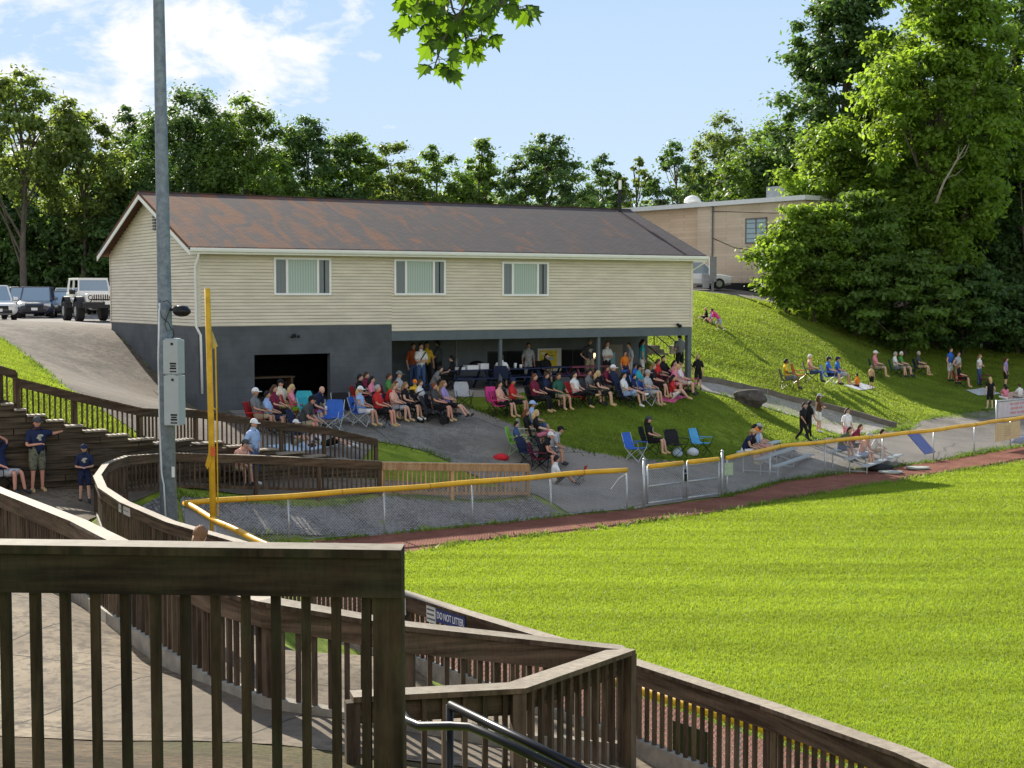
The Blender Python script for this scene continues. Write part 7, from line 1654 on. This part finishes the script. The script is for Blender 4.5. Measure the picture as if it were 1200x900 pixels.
car('white hatchback peeping past the clubhouse corner behind the off-road car', 124, 365, -80, (.66, .66, .66), 'suv', 92)
car('white car parked by the brick building behind the clubhouse', 812, 334, 10, (.68, .68, .68), 'suv', 92)
# open-sided off-road car
p = P(107, 377, 69); z = h1(p.x, p.y) + .03; root = thing('parked_car', 'white open-sided off-road car with big black tyres beside the clubhouse corner', 'car', (p.x, p.y, z), R(-62), 'cars in the car park', local=True)
wp = paint((.72, .72, .71)); m = MB(); m.box((.0, 0, .98), (1.9, 1.5, .16)); m.box((1.35, 0, 1.07), (1.35, 1.30, .40)); m.box((-1.35, 0, 1.05), (1.1, 1.5, .55)); m.box((0, 0, .72), (1.6, 1.4, .12)); m.box((.62, 0, 1.12), (.22, 1.5, .5)); m.build('body', wp, root, world=False, bevel=.05)
m = MB()
for s_ in (-1, 1): m.beam((.70, s_*.70, 1.35), (.45, s_*.64, 1.93), .07, .07); m.beam((-.55, s_*.70, 1.0), (-.55, s_*.64, 1.93), .08, .08); m.beam((-1.75, s_*.70, 1.3), (-1.6, s_*.64, 1.93), .07, .07); m.beam((.45, s_*.64, 1.93), (-1.6, s_*.64, 1.93), .07, .07)
m.beam((.45, -.64, 1.93), (.45, .64, 1.93), .07, .08); m.beam((.70, -.7, 1.36), (.70, .7, 1.36), .06, .08); m.box((-.55, 0, 1.965), (2.1, 1.36, .05)); m.build('roof', wp, root, world=False, bevel=.01)
m = MB(); m.add([(.69, -.66, 1.38), (.69, .66, 1.38), (.47, .61, 1.90), (.47, -.61, 1.90)], [(0,1,2,3)]); m.build('windscreen', M['carglass'], root, world=False)
m = MB(); m.box((2.04, 0, 1.08), (.05, 1.26, .40)); gr_ = m.build('grille', wp, root, world=False, bevel=.03)
for i in range(7): m = MB(); m.box((2.07, -.30 + i * .10, 1.09), (.012, .05, .27)); m.build('grille_slot', M['black'], gr_, world=False)
for s_ in (-1, 1):
    m = MB(); m.tube([(2.03, s_*.47, 1.1), (2.09, s_*.47, 1.1)], .11, 14); h_ = m.build('headlight', M['black'], root, world=False); m = MB(); m.tube([(2.09, s_*.47, 1.1), (2.10, s_*.47, 1.1)], .075, 12); m.build('lamp_glass', M['lampglass'], h_, world=False)
    for x_ in (1.38, -1.30):
        m = MB(); n = 8; 
        for i in range(n): a0 = math.pi * i / n; a1 = math.pi * (i+1) / n; c0 = (x_ + .56*math.cos(a0), s_*.84, .60 + .54*math.sin(a0)); c1 = (x_ + .56*math.cos(a1), s_*.84, .60 + .54*math.sin(a1)); m.beam(c0, c1, .3, .04, (math.cos((a0+a1)/2), 0, math.sin((a0+a1)/2)))
        m.build('wheel_arch', M['plastic'], root, world=False)
        m = MB(); m.tube([(x_, s_*.66, .46), (x_, s_*.70, .46), (x_, s_*.96, .46), (x_, s_*1.0, .46)], [.42, .47, .47, .42], 22); w = m.build('wheel', M['tyre'], root, world=False); m = MB(); m.tube([(x_, s_*1.0, .46), (x_, s_*1.012, .46)], .22, 12); m.build('rim', M['rim'], w, world=False)
    m = MB(); m.box((.66, s_*.98, 1.34), (.09, .26, .20)); m.build('mirror', M['black'], root, world=False)
m = MB(); m.box((2.18, 0, .74), (.22, 1.66, .24)); m.tube([(2.2, -.5, .86), (2.24, -.45, 1.0), (2.24, .45, 1.0), (2.2, .5, .86)], .03, 6); m.build('front_bumper', M['plastic'], root, world=False)
m = MB(); m.box((2.30, .30, .86), (.012, .34, .16)); m.build('number_plate', M['white'], root, world=False)
m = MB(); m.box((.1, -.36, 1.22), (.16, .5, .7)); m.box((.1, .36, 1.22), (.16, .5, .7)); m.build('front_seat', M['black'], root, world=False)
m = MB(); m.box((-1.9, 0, 1.0), (.24, .7, .7)); m.build('spare_wheel', M['tyre'], root, world=False)
